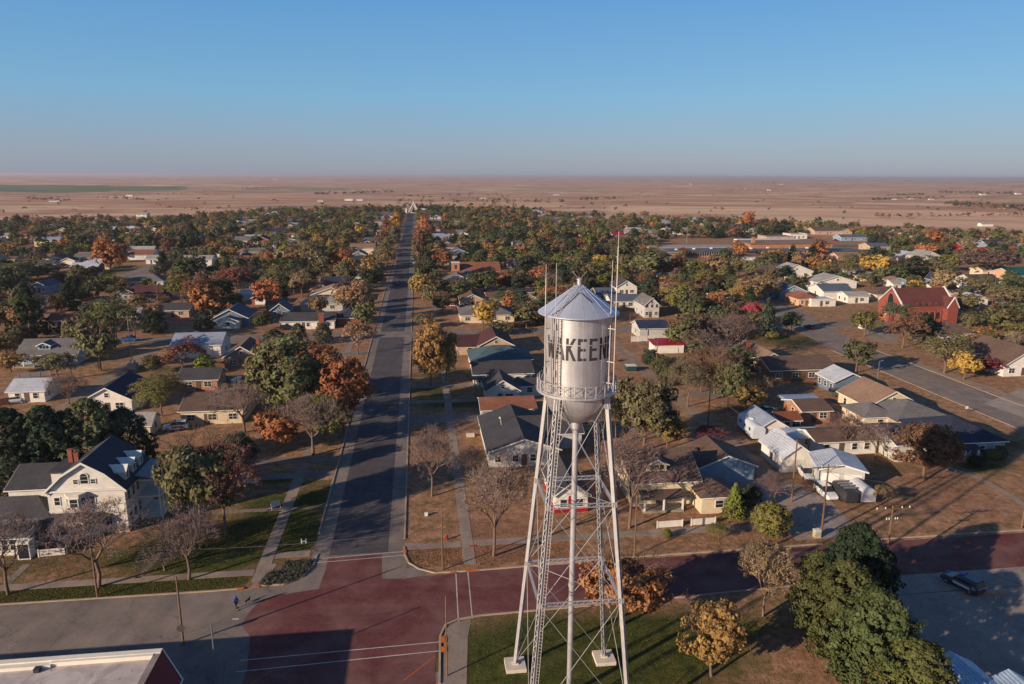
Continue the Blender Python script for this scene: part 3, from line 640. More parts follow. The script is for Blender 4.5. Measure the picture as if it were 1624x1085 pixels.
    if dormer:  # fraction, width
        for fx in (dormer if isinstance(dormer, tuple) else (dormer,)):
            X = x0+w*fx; dw = 3.2 if rise < 3.4 else 4.2; yb = 0.0; yf = y0+d*.14; zt = eave+rise*.72
            m = MB(); m.prism([(X-dw/2,yf,eave-.1),(X+dw/2,yf,eave-.1),(X+dw/2,yf,zt),(X,yf,zt+.7),(X-dw/2,yf,zt)], (0, d*.4, 0)); dm = m.build('dormer', wmat(wall), r)
            m = MB(); roof_shape(m, 'gy', X-dw/2, X+dw/2, yf, yf+d*.42, zt, .7, .35); m.build('dormer_roof', rmat(rc), dm); m = MB(); trim_shape(m, 'gy', X-dw/2, X+dw/2, yf, yf+d*.42, zt, .7, .35); m.build('dormer_trim', M['trim'], dm)
            for k in (-1, 0, 1): m = MB(); m.box(X+k*.8-.3, X+k*.8+.3, yf-.04, yf+.02, zt-.85, zt-.1); m.build('pane', M['glass'], dm)
    if wing:    # (x0, x1, y0, y1, eave, rise, roof) in local metres
        for wg in (wing if isinstance(wing, list) else [wing]):
            a, b_, c_, e_, ev, ri, ro = wg[:7]; wc, rr = (wg[7], wg[8]) if len(wg) > 8 else (wall, rc)
            m = MB(); wall_shape(m, ro, a, b_, c_, e_, ev, ri); wl = m.build('wing_wall', wmat(wc), r); m = MB(); roof_shape(m, ro, a, b_, c_, e_, ev, ri, .4); wr = m.build('wing_roof', rmat(rr), r)
            if ro != 'flat': m = MB(); trim_shape(m, ro, a, b_, c_, e_, ev, ri, .4); m.build('wing_trim', M['trim'], wr)
            if (b_-a) > 2.4: window(r, (a+b_)/2, c_-.03, 1.55, 1.2, 1.1)
    return r
def H(label, cat, u1, v1, u2, v2, eave, d, rise, roof, wall, rc, rot=None, **k):
    s1, t1 = g(u1, v1, eave); s2, t2 = g(u2, v2, eave)
    if rot == 'auto': rot = GA+atan2(t2-t1, s2-s1)
    return house(label, cat, s1, s2, (t1+t2)/2, d, eave, rise, roof, wall, rc, rot=rot, **k)
# --- west side
H('grey bungalow with white-trimmed front dormer and low porch gable', 'house', 34, 560, 114, 565, 2.9, 12, 3.0, 'gx', 'blue', 'grey', nf=4, dormer=.42, porch=(.0,.35,2.4), chim=.9)
H('white garage with snow-white metal roof beside a bare tree', 'garage', 14, 620, 68, 620, 2.7, 8, 1.7, 'gx', 'white', 'white', nf=2)
H('white house under a steep navy roof above the dark evergreens', 'house', 134, 633, 205, 635, 2.9, 13, 2.6, 'gy', 'white', 'navy', nf=2)
H('small cream shed with pale roof next to the white police car', 'shed', 204, 673, 235, 676, 2.5, 6, 1.5, 'gx', 'cream', 'pale', nf=0, nr=1)
H('long cream house with dark brown roof and one small window', 'house', 287, 651, 384, 650, 3.0, 12, 2.0, 'gx', 'cream', 'brown', nf=3, nr=2)
H('little orange-tan cottage with grey roof north of the long cream house', 'house', 283, 603, 344, 601, 2.7, 8, 1.7, 'gx', 'orange', 'dark', nf=2)
H('taupe gabled house with bright white window frames', 'house', 354, 567, 411, 564, 3.1, 11, 2.7, 'gy', 'taupe', 'brown', nf=2, wing=(3.2, 6.2, -6.8, -1, 2.5, .8, 'hip'), chim=.85)
H('white metal workshop with pale blue roof behind a reddish tree', 'workshop', 271, 549, 350, 546, 3.7, 11, 2.3, 'gx', 'white', 'silver', nf=0, nr=1)
H('slate blue house with square white porch frame', 'house', 340, 503, 390, 506, 3.0, 13, 2.9, 'gy', 'slate', 'slate', nf=2, wing=(-3.4, 3.4, -10.0, -6.6, 2.6, 1.3, 'gy', 'white', 'slate'))
H('long dark-roofed ranch house with a broad brick chimney in front', 'house', 446, 510, 530, 508, 2.8, 10, 1.9, 'gx', 'white', 'dark', nf=5, wing=[(9, 17, -1, 11, 2.8, 2.6, 'hip', 'brick', 'navy'), (3.6, 5.3, -5.9, -5.1, 5.2, .02, 'flat', 'redbrick', 'rust')])
H('peach gabled house with rust red roof close to the main street', 'house', 490, 461, 530, 457, 2.9, 13, 2.0, 'gy', 'peach', 'red', nf=2, wing=[(5.5, 16, -2, 5, 2.8, 1.5, 'gx'), (-2, 10, 7, 16, 3, 2.8, 'gx', 'white', 'navy')])
H('low cream building with rust brown roof behind the big spruce', 'house', 73, 509, 113, 507, 2.8, 10, 1.8, 'gx', 'cream', 'rust', nf=2)
H('dark house with brick wall and open carport holding a white car', 'house', 246, 493, 300, 491, 2.7, 10, 1.7, 'gx', 'tan', 'dark', nf=2)
H('low house with navy hip roof left of the carport house', 'house', 124, 486, 178, 486, 2.7, 12, 2.4, 'hip', 'redbrick', 'navy', nf=3)
H('brown and navy roofed house beside the slanting side street', 'house', 196, 471, 262, 463, 2.8, 13, 2.6, 'gx', 'brown', 'maroon', nf=3, wing=(-12, -4, -5, 5, 2.8, 2.4, 'gy', 'grey', 'navy'))
H('pale blue gabled house at the far end of the shaded yard', 'house', 44, 456, 78, 454, 2.8, 12, 2.0, 'gy', 'blue', 'slate', nf=2)
H('bright white house end beyond the tall orange tree', 'house', 228, 412, 254, 410, 2.8, 9, 1.8, 'gx', 'white', 'pale', nf=1)
H('white house with wide rusty brown roof right of tall orange tree', 'house', 197, 406, 245, 403, 2.9, 18, 2.2, 'gx', 'white', 'rust', nf=2, gd=1)
H('tan low house with grey roof left of the tall orange tree', 'house', 112, 410, 152, 408, 2.8, 12, 1.9, 'gx', 'tan', 'grey', nf=3)
H('white-gabled house with open porch on the left side green', 'house', 68, 411, 100, 411, 2.8, 13, 2.0, 'gy', 'white', 'brown', nf=1, porch=(.5,1,3))
H('pale yellow shed at the left edge of the picture', 'shed', 8, 412, 25, 411, 2.8, 7, 1.4, 'gx', 'yellow', 'brown', nf=1)
H('cream house with olive brown roof above the yellow shed', 'house', 18, 397, 48, 395, 3.0, 11, 1.8, 'gx', 'cream', 'brown', nf=2)
H('small cream house with grey green roof near the dark conifers', 'house', 217, 381, 243, 381, 2.9, 11, 2.0, 'gx', 'cream', 'teal', nf=2)
H('tan house with pale roof just behind the small cream house', 'house', 206, 376, 230, 374, 2.9, 14, 1.6, 'gx', 'tan', 'pale', nf=2)
H('white bungalow at the far left with pale roof', 'house', 1, 374, 17, 373, 2.8, 10, 1.4, 'gx', 'white', 'pale', nf=1)
H('long pale house between bare purple trees at far left', 'house', 61, 372, 95, 370, 2.8, 14, 1.6, 'gx', 'palegrey', 'brown', nf=2)
H('white-gabled dark roofed house at the far left', 'house', 90, 366, 110, 366, 2.9, 14, 2.6, 'gy', 'white', 'charcoal', nf=1)
H('two-storey white farmhouse at the edge of the open prairie', 'house', 216, 340, 232, 340, 4.8, 12, 1.8, 'gx', 'white', 'pale', nf=2)
H('grey-roofed ranch house beside the dark red brick house', 'house', 428, 388, 470, 386, 2.8, 12, 2.0, 'gx', 'palegrey', 'grey', nf=3, wing=(10, 17, -7, 1, 2.8, 2, 'gy', 'white', 'grey'))
H('very long low grey ranch house in the western blocks', 'house', 395, 400, 460, 399, 2.8, 12, 1.9, 'gx', 'tan', 'grey', nf=4)
H('pale blue long building with dark roof behind a utility pole', 'house', 360, 435, 414, 434, 3.1, 12, 1.8, 'gx', 'blue', 'charcoal', nf=3)
H('large cream hall with brown roof near the main street', 'hall', 555, 394, 594, 393, 4.2, 14, 2.2, 'gx', 'cream', 'tan', nf=0, nr=0)
H('small grey gable house in front of the cream hall', 'house', 557, 405, 581, 405, 3.0, 11, 2.2, 'gy', 'grey', 'grey', nf=2)
H('white house with dark grey roof behind the cream hall', 'house', 578, 383, 602, 382, 3.0, 14, 2.2, 'gx', 'white', 'slate', nf=2)
H('dark red brick house with maroon roof in the western blocks', 'house', 398, 381, 426, 380, 3.4, 14, 2.8, 'gy', 'redbrick', 'maroon', nf=2)
H('white house with sunlit front left of the long grey ranch', 'house', 343, 402, 384, 401, 2.7, 11, 1.7, 'gx', 'white', 'tan', nf=3)
H('windowless white metal shed behind the orange branching tree', 'shed', 381, 467, 408, 466, 2.6, 7, 1.2, 'gx', 'white', 'white', nf=0, nr=0)
H('blue-grey cottage between the orange tree and the brick chimney house', 'house', 428, 493, 458, 491, 2.7, 9, 2.3, 'gy', 'slate', 'slate', nf=2)
# --- east side of the main street
H('tan gabled house behind the rounded green tree by the pavement', 'house', 731, 478, 768, 474, 2.9, 13, 2.2, 'gy', 'tan', 'brown', nf=2, wing=(6, 15, -2, 7, 2.8, 1.6, 'gx'))
H('cream house under a wide grey hip roof behind the yellow tree', 'house', 731, 501, 815, 498, 2.8, 14, 2.8, 'hip', 'cream', 'grey', nf=4)
H('house with steep maroon roof and tan gable facing south', 'house', 760, 548, 814, 547, 2.9, 14, 2.5, 'gy', 'tan', 'maroon', nf=2, wing=(-11, -4, -6, 4, 2.6, 1.0, 'shed'))
H('white house with broad blue-grey hip roof beside the tank', 'house', 748, 573, 843, 568, 2.8, 12, 2.6, 'hip', 'white', 'teal', nf=4)
H('long white house with plain dark grey roof left of the tank', 'house', 752, 594, 844, 591, 3.0, 10, 1.9, 'gx', 'white', 'dark', nf=6, nr=1, porch=(-.02,.12,2.2))
H('small bright white gabled house with dark roof below the tank', 'house', 772, 620, 823, 618, 3.0, 9, 2.3, 'gy', 'white', 'dark', nf=1, nr=2, wing=(3.6, 10, 0, 5, 2.6, 1.0, 'gx'))
H('grey house with long flat-looking orange brown roof', 'house', 765, 651, 848, 647, 2.9, 8.5, 1.3, 'gx', 'grey', 'rust', nf=3, nr=1)
H('large slate-roofed house with broad pale gable and glazed porch', 'house', 776, 718, 886, 710, 3.0, 19, 2.1, 'gy', 'palegrey', 'dark', nf=4, nr=3, wing=(-2.5, 12, -2, 7, 3.1, 2.0, 'gx'))
H('white cottage with red base and red door seen through the tower legs', 'house', 881, 783, 933, 782, 3.1, 10, 1.9, 'gy', 'white', 'dark', nf=2, nr=2, base='redpaint', redtrim=True, door=True)
H('slate blue gable house north of the brown church hall', 'house', 713, 402, 743, 401, 3.0, 14, 2.6, 'gy', 'slate', 'slate', nf=2)
H('little tan-gabled house near the red round tree', 'house', 700, 389, 718, 388, 3.0, 12, 2.2, 'gy', 'peach', 'brown', nf=1)
H('tall white house with pale green roof among the eastern trees', 'house', 815, 388, 829, 388, 5.2, 12, 1.8, 'gx', 'white', 'teal', nf=2)
H('double white gabled house northeast of the red round tree', 'house', 723, 373, 745, 372, 2.8, 15, 2.4, 'gy', 'white', 'grey', nf=1)
H('low maroon-roofed house left of the double white gables', 'house', 700, 371, 722, 370, 2.8, 15, 2.4, 'gx', 'white', 'maroon', nf=1)
H('small purple-grey cottage right of the brown church hall', 'house', 806, 418, 824, 417, 2.8, 9, 2.3, 'gy', 'grey', 'maroon', nf=1)
H('low annex with flat brown roof beside the church hall', 'annex', 770, 447, 795, 446, 2.7, 12, .3, 'flat', 'tan', 'rust', nf=1)
H('small house with brown gable roof right of the brown annex', 'house', 796, 446, 813, 445, 2.7, 9, 1.3, 'gx', 'white', 'rust', nf=1)
H('white shed with navy metal roof beyond the tank', 'shed', 1015, 521, 1061, 520, 3.2, 9, 1.6, 'gx', 'palegrey', 'navym', nf=0, nr=1)
H('open white carport with bright red metal roof', 'carport', 1038, 547, 1085, 546, 2.6, 5, .5, 'shed', 'white', 'redm', nf=0, nr=0)
H('cream house with grey gabled roof and broad front porch behind white fence', 'house', 1006, 768, 1106, 758, 4.0, 11.5, 3.0, 'gx', 'cream', 'brown', nf=3, nr=2, dormer=.4, porch=(.1,.7,2.6), wing=(4.4, 10.0, -9.5, -3.2, 2.8, 1.5, 'hip'))
H('pale blue-white garage with broad brown gable roof', 'garage', 1110, 743, 1195, 736, 3.0, 8.8, 1.9, 'gy', 'blue', 'brown', nf=0, gd=0, nr=1, wing=(-8.5, -3.8, -3, 5, 2.8, 1.5, 'gx', 'palegrey', 'brown'))
H('white shed with steep white metal roof beside the leaning pole', 'shed', 1242, 724, 1290, 722, 3.0, 8, 2.0, 'gy', 'white', 'white', nf=0, gd=1, nr=1)
H('white garage with grey-blue roof parked beside the camper', 'garage', 1207, 677, 1246, 675, 2.8, 8, 1.5, 'gy', 'white', 'silver', nf=0, gd=1, nr=1)
H('small shed with curved-looking rusty orange roof', 'shed', 1236, 667, 1268, 665, 2.4, 4, 1.0, 'gx', 'white', 'brownm', nf=1, nr=1)
H('low brick wing with brown roof between orange shed and bare tree', 'shed', 1273, 652, 1318, 651, 2.6, 8, 1.2, 'gx', 'orange', 'brown', nf=1, nr=1)
H('white garage building with two pale doors behind parked trailers', 'garage', 1299, 743, 1374, 748, 3.7, 6.8, .9, 'gy', 'palegrey', 'white', rot='auto', nf=0, gd=2, nr=1)
H('long low white outbuilding with brown roof behind reddish bare tree', 'outbuilding', 1296, 701, 1392, 697, 2.7, 7, 1.0, 'gx', 'white', 'brown', nf=3, nr=1)
H('slate blue gabled cottage with bright white roof', 'house', 1327, 607, 1373, 602, 3.0, 7.5, 1.9, 'gy', 'slate', 'white', nf=1, nr=3)
H('large cream gabled house with plain brown-grey roof', 'house', 1379, 645, 1455, 640, 3.0, 11, 3.0, 'gy', 'cream', 'tan', nf=0, nr=2, door=False)
H('grey-roofed hip house between cream gable and blue porch house', 'house', 1425, 668, 1514, 664, 2.9, 13, 2.3, 'hip', 'cream', 'grey', nf=4, nr=1, wing=(-11, -4, -3, 5, 2.7, 1.8, 'hip'))
H('low house with dark hip roof and blue-grey glazed porch', 'house', 1500, 703, 1594, 698, 3.0, 13, 2.8, 'hip', 'blue', 'navy', nf=4, nr=2, porch=(.0,.45,2.0))
H('white-grey garage behind the russet front yard tree', 'garage', 1424, 706, 1470, 703, 3.3, 11, 1.7, 'gx', 'palegrey', 'dark', nf=1, nr=2)
H('white two-window house with brown pyramid roof near the brick church', 'house', 1485, 526, 1560, 532, 3.4, 12, 2.6, 'hip', 'white', 'brown', nf=3, nr=1)
H('white house with big brown-grey roof and red chimney at right edge', 'house', 1594, 580, 1668, 577, 3.0, 16, 4.2, 'gy', 'white', 'brown', nf=3, nr=2)
H('brick house with tan gable roof and chimney among bare trees', 'house', 1203, 575, 1248, 572, 3.0, 16, 2.2, 'gy', 'orange', 'tan', nf=1, nr=2, chim=.2)
H('dark brick house with very long plain brown roof', 'house', 1222, 587, 1328, 585, 3.0, 12, 2.0, 'gx', 'brown', 'brown', nf=4, nr=1)
H('white house with twin steep gables north of the tank', 'house', 978, 456, 1010, 455, 3.4, 12, 2.8, 'gy', 'white', 'dark', nf=2)
H('low white house with pale grey roof below the twin gables', 'house', 970, 478, 1018, 477, 2.8, 11, 1.7, 'gx', 'white', 'slate', nf=3)
H('tall grey-white house with row of dark windows', 'house', 1022, 484, 1046, 484, 4.6, 12, 2.6, 'gy', 'palegrey', 'grey', nf=3)
H('low cream house with grey-blue roof right of the tank roof', 'house', 948, 468, 977, 467, 2.8, 12, 1.9, 'gx', 'cream', 'slate', nf=2)
H('low tan-roofed house right of the tank rim', 'house', 946, 492, 974, 489, 2.8, 12, 1.9, 'gx', 'white', 'tan', nf=2)
H('blue-grey gabled house behind the round olive tree', 'house', 1240, 464, 1278, 462, 3.2, 13, 2.6, 'gy', 'blue', 'slate', nf=2, wing=(-12, -4, -2, 6, 3.0, 2.2, 'gx', 'blue', 'slate'))
H('peach cottage with bright orange roof by the cross street', 'house', 1264, 473, 1301, 475, 2.9, 12, 2.2, 'hip', 'peach', 'rust', nf=3)
H('white house with grey metal roof behind the long white shed', 'house', 1309, 463, 1351, 461, 3.0, 13, 2.2, 'gx', 'white', 'slate', nf=0, nr=1)
H('small white shed with pale brown roof beside bare shrubs', 'shed', 1346, 470, 1378, 469, 3.0, 8, 1.2, 'gx', 'white', 'pale', nf=1)
H('long white shed with flat white roof beside the orange roofed cottage', 'shed', 1286, 476, 1327, 476, 2.6, 7, .3, 'flat', 'white', 'white', nf=1)
H('tan ranch house with brown roof north of the school', 'house', 1295, 367, 1340, 366, 3.0, 16, 2.6, 'gx', 'tan', 'brown', nf=3, wing=(10, 20, -9, -1, 3, 2.2, 'gy'))
H('slate blue ranch house with white garage north of the school', 'house', 1337, 377, 1374, 376, 2.8, 12, 1.8, 'gx', 'blue', 'slate', nf=3)
H('red barn with white metal roof at the eastern edge of town', 'barn', 1531, 392, 1566, 391, 3.6, 14, 2.4, 'gx', 'red', 'white', nf=1)
H('tan building with bright green metal roof at the right edge', 'building', 1601, 436, 1656, 438, 3.0, 16, 2.6, 'gx', 'peach', 'greenm', nf=3)
H('tan house with pale roof right of the blue ranch house', 'house', 1383, 392, 1410, 391, 2.8, 14, 2.0, 'gx', 'tan', 'slate', nf=2)
H('little white garage under the bright yellow maple', 'garage', 1417, 451, 1430, 451, 2.9, 8, 1.5, 'gx', 'white', 'pale', nf=1)
H('deep blue gabled house north of the brick church', 'house', 1498, 446, 1512, 446, 3.0, 13, 2.8, 'gy', 'slate', 'navy', nf=1)
H('tan cottage with pale roof just behind the brick church', 'house', 1484, 460, 1520, 459, 2.6, 10, 1.8, 'gx', 'cream', 'tan', nf=2)
H('bright white flat shop building east of the school', 'building', 1254, 372, 1281, 372, 3.6, 14, .3, 'flat', 'white', 'pale', nf=2)
H('low slate roofed office between school and white shop building', 'building', 1218, 376, 1256, 375, 3.0, 16, .3, 'flat', 'tan', 'slate', nf=3)
H('brick house with orange walls and brown roof left of the school', 'house', 1023, 378, 1046, 378, 3.2, 16, 1.8, 'gx', 'orange', 'tan', nf=2)
H('brick house with bright red roof at the left end of the school', 'house', 973, 374, 992, 374, 3.2, 16, 2.2, 'gx', 'orange', 'redm', nf=2)
H('long white roofed house north of the school', 'house', 1060, 367, 1092, 366, 3.2, 18, 2.0, 'gx', 'white', 'pale', nf=3)
H('pale green gabled house with dark base below the bank of trees', 'house', 1238, 422, 1262, 422, 2.8, 9, 1.6, 'gx', 'yellow', 'pale', nf=1)
H('white travel trailer shaped shed beside the school lawn', 'shed', 1251, 421, 1270, 421, 2.7, 5, .4, 'flat', 'cream', 'pale', nf=1) if False else None
# ---------------------------------------------------------------- special buildings
def loc_root(name, label, cat, s, t, r=None):
    x, y = W(s, t); o = empty(name, (x, y, 0), GA); thing(o, label, cat)
    return o
def mansion():
    s0, s1, t0 = -52.3, -42.1, 101.8; t1 = g(240, 732.4, 6.8)[1]; d = max(10, t1-t0); w = s1-s0
    r = loc_root('mansion', 'large white mansion with dark gambrel roof, arched attic window and double porch', 'mansion', (s0+s1)/2, t0)
    HOUSES.append((*W((s0+s1)/2-4, t0+d/2), 14, 'mansion'))
    X = w/2; wm, rm = wmat('white'), roofmat('mansion_shingle', lin(66,68,78)); rg = rmat('dark')
    prof = [(-X, 6.8), (-X*.56, 9.0), (0, 10.8), (X*.56, 9.0), (X, 6.8)]
    m = MB(); m.prism([(-X,0,.6), (X,0,.6)] + [(x, 0, z) for x, z in prof[::-1]], (0, d, 0)); m.build('wall', wm, r)
    m = MB(); m.box(-X-.04, X+.04, -.04, d+.04, -.05, .6); m.build('foundation', wmat('tan'), r)
    m = MB(); o = .45; pr = [(-X-o, 6.45)] + [(-X*.56-.05, 9.03)] + [(0, 10.85)] + [(X*.56+.05, 9.03)] + [(X+o, 6.45)]
    for a, b in zip(pr[:-1], pr[1:]): m.prism([(a[0], -o, a[1]), (b[0], -o, b[1]), (b[0], -o, b[1]+.16), (a[0], -o, a[1]+.16)], (0, d+2*o, 0))
    rf = m.build('roof', rm, r)
    m = MB()
    for a, b in zip(pr[:-1], pr[1:]): m.prism([(a[0], -o-.05, a[1]-.18), (b[0], -o-.05, b[1]-.18), (b[0], -o-.05, b[1]+.17), (a[0], -o-.05, a[1]+.17)], (0, .045, 0))
    m.build('roof_trim', M['trim'], rf)
    m = MB(); m.box(-X-.12, X+.12, -.28, -.002, 6.55, 6.8); m.box(-X-.06, X+.06, -.1, -.002, 3.6, 3.78); m.build('cornice', M['trim'], r)
    # arched attic window and its side lights
    wn = window(r, 0, -.04, 8.2, 1.0, 1.0); m = MB()
    m.prism([(0+.5*cos(a), -.05, .5+.5*sin(a)) for a in [pi*i/10 for i in range(11)]], (0, .04, 0)); m.build('arch_pane', M['glass'], wn)
    m = MB()
    for i in range(10): a, b = pi*i/10, pi*(i+1)/10; m.beam((.56*cos(a), -.03, .5+.56*sin(a)), (.56*cos(b), -.03, .5+.56*sin(b)), .12, .1, (0,1,0))
    m.build('arch_frame', M['trim'], wn)
    window(r, -1.15, -.04, 8.0, .55, .6); window(r, 1.15, -.04, 8.0, .55, .6)
    for x in (-3.9, .75): window(r, x, -.04, 5.2, .7, 1.1)
    # bay window on the upper floor, over the front bay
    m = MB(); m.prism([(-2.6,0,4.0),(-2.6,-.2,4.0),(-2.0,-1.0,4.0),(-.6,-1.0,4.0),(0,-.2,4.0),(0,0,4.0)], (0,0,2.3)); m.prism([(-2.75,0,6.3),(-2.75,-.3,6.3),(-2.1,-1.2,6.3),(-.5,-1.2,6.3),(.15,-.3,6.3),(.15,0,6.3)], (0,0,.2))
    by = m.build('bay', wm, r); window(by, -1.3, -1.04, 5.2, 1.0, 1.2); window(by, -.25, -.6, 5.2, .5, 1.2, radians(53)); window(by, -2.35, -.6, 5.2, .5, 1.2, radians(-53))
    m = MB(); m.prism([(-4.6,0,.2),(-4.6,-2.0,.2),(.2,-2.0,.2),(1.4,-.9,.2),(1.4,0,.2)], (0,0,2.9)); fb = m.build('lower_bay', wm, r)
    m = MB(); m.prism([(-4.9,0,3.1),(-4.9,-2.35,3.1),(.4,-2.35,3.1),(1.75,-1.0,3.1),(1.75,0,3.1)], (0,0,.25)); m.build('lower_bay_roof', rg, fb)
    window(fb, -2.6, -2.04, 1.8, 1.7, 1.3); window(fb, -.5, -2.04, 1.8, .9, 1.3)
    window(r, 2.6, -.04, 1.9, .8, 1.3)
    # east side: bay, windows and the two-storey porch
    for z in (1.9, 5.2):
        for y in (1.2, 2.9, 4.6): window(r, X+.04, y, z, .8, 1.4, pi/2)
    pw, y0, y1 = 3.2, d*.42, d-.3; pc = (y0+y1)/2
    m = MB(); m.box(X, X+pw, y0, y1, 0, .5); m.box(X+.01, X+pw, y0, y1, 3.3, 3.55); m.build('porch_deck', M['trim'], r)
    m = MB(); m.prism([(X+.2, y0-.5, 6.9), (X+pw+.5, y0-.5, 6.3), (X+pw+.5, y0-.5, 6.5), (X+.2, y0-.5, 7.15)], (0, y1-y0+1.0, 0)); m.build('porch_roof', roofmat('porch_roof', lin(150,152,160)), r)
    m = MB(); m.box(X+.1, X+pw+.3, y0-.3, y1+.3, 6.05, 6.28); m.build('porch_beam', M['trim'], r)
    for k in range(5):
        yy = y0+.2+(y1-y0-.4)*k/4; m = MB(); m.tube((X+pw-.2, yy, .5), (X+pw-.2, yy, 3.3), .16, n=10); m.tube((X+pw-.2, yy, 3.55), (X+pw-.2, yy, 6.1), .14, n=10); m.build('column', M['trim'], r)
    m = MB()
    for z in (3.75, 4.45): m.beam((X+pw-.2, y0, z), (X+pw-.2, y1, z), .06, .06)
    for k in range(26): yy = y0+(y1-y0)*k/25; m.beam((X+pw-.2, yy, 3.72), (X+pw-.2, yy, 4.45), .04, .04)
    m.build('balustrade', M['trim'], r)
    for k in range(3):   # dormers, east and west
        yy = d*(.22+.27*k)
        m = MB(); dw = 1.5; m.prism([(X*.56, yy-dw/2, 8.0), (X*.56, yy+dw/2, 8.0), (X*.56, yy+dw/2, 9.5), (X*.56, yy, 10.2), (X*.56, yy-dw/2, 9.5)], (-2.4, 0, 0))
        m2 = MB(); m2.prism([(X*.95, yy-dw/2, 7.2), (X*.95, yy+dw/2, 7.2), (X*.95, yy+dw/2, 8.7), (X*.95, yy, 9.3), (X*.95, yy-dw/2, 8.7)], (-3.0, 0, 0)); dm = m2.build('dormer', wm, r)
        m = MB()
        for e in (-1, 1): m.prism([(X*.95+.3, yy+e*(dw/2+.25), 8.5), (X*.95+.3, yy, 9.38), (X*.95+.3, yy, 9.5), (X*.95+.3, yy+e*(dw/2+.25), 8.62)], (-3.6, 0, 0))
        m.build('dormer_roof', M['trim'], dm); window(dm, X*.95+.03, yy, 8.0, .6, .9, pi/2)
        if k < 2:
            m = MB(); m.box(-X*.95, -X*.25, yy-1.0, yy+1.0, 7.4, 9.0); dw_ = m.build('dormer', wm, r); m = MB(); m.box(-X*.95-.3, -X*.2, yy-1.3, yy+1.3, 9.0, 9.2); m.build('dormer_roof', rg, dw_)
    for k, x in enumerate((-3.6, -2.8)): m = MB(); m.box(x-.3, x+.3, d*.45, d*.45+.6, 7.5, 11.0-k*.5); m.box(x-.36, x+.36, d*.45-.06, d*.45+.66, 11.0-k*.5, 11.12-k*.5); m.build('chimney', M['brickch'], r)
    # west wings and sun room
    def wing(x0, x1, ya, yb, ev, ri, ro, rm_, nwin=2, nm='wing'):
        m = MB(); wall_shape(m, ro, x0, x1, ya, yb, ev, ri); wl = m.build(nm+'_wall', wm, r); m = MB(); roof_shape(m, ro, x0, x1, ya, yb, ev, ri, .4); q = m.build(nm+'_roof', rm_, r)
        if ro != 'hip': m = MB(); trim_shape(m, ro, x0, x1, ya, yb, ev, ri, .4); m.build(nm+'_trim', M['trim'], q)
        for i in range(nwin): window(r, x0+(x1-x0)*(i+.5)/nwin, ya-.04, 1.7, 1.3, 1.3)
    wing(-X-7.5, -X-.01, d*.45, d+4, 5.4, 1.9, 'gx', rg, 0)
    wing(-X-9.5, -X-.01, -.2, d*.44, 3.0, 2.4, 'hip', rg, 0, 'west')
    wing(-X-7.2, -X-.6, -5.2, -.25, 2.7, 1.2, 'gx', rmat('grey'), 0, 'sunroom')
    for i in range(6): window(r, -X-6.7+i*1.08, -5.25, 1.6, .8, 1.5)
    for i in range(3): window(r, -X-.57, -4.6+1.5*i, 1.6, 1.0, 1.5, pi/2)
    m = MB(); m.box(-X-1.4, -X+.2, -6.6, -5.2, 0, 2.5); en = m.build('entry_porch', wm, r); m = MB(); m.box(-X-1.2, -X, -6.66, -6.6, .2, 2.2); m.build('door', M['glass'], en)
mansion()
def fence(name, label, pts, h, mat, cat='fence', step=2.2):
    r = empty(name, (*W(*pts[0]), 0)); thing(r, label, cat); P = [Vector((*W(*p), 0)) - r.location for p in pts]
    for a, b in zip(P[:-1], P[1:]):
        m = MB(); m.beam(a+Vector((0,0,h*.52)), b+Vector((0,0,h*.52)), .05, h*.9); m.build('panel', mat, r); n = max(1, int((b-a).length/step))
        for i in range(n+1): c = a+(b-a)*(i/n); q = MB(); q.box(c.x-.07, c.x+.07, c.y-.07, c.y+.07, 0, h+.08); q.build('post', mat, r)
    return r
def P1(*q): return [g(u, v) for u, v in q]
fence('garden_fence', 'low white garden fence curving in front of the mansion sunroom', P1((62,884),(105,880),(108,868)), 1.1, M['fence'])
fence('picket_fence', 'white picket fence section sloping down, left of the gate gap', P1((1042,838),(1082,835)), 1.1, M['fence'])
fence('picket_fence', 'white picket fence section right of the gate gap, by the shrubs', P1((1096,834),(1134,831)), 1.1, M['fence'])
fence('board_fence', 'white board fence beside the navy-roofed shed and red carport', P1((1001,543),(1037,541)), 1.9, M['fence'])
fence('board_fence', 'long white wall-like fence among trees north of the tank', P1((896,433),(922,436)), 2.0, M['fence'])
fence('board_fence', 'brown board fence beside the taupe gabled house', P1((322,583),(358,581)), 1.5, M['wood'])
fence('board_fence', 'brown board fence at the left edge below the bungalow', P1((0,645),(14,642)), 1.8, plain('cedar_board', lin(176,122,88), .8))
fence('board_fence', 'low tan fence by the alley north of the tank', P1((957,575),(980,574)), 1.5, M['wood'])
fence('garden_fence', 'grey wire and board fence below the grey bungalow', P1((30,600),(80,596)), 1.2, plain('weathered_board', lin(130,128,128), .8))
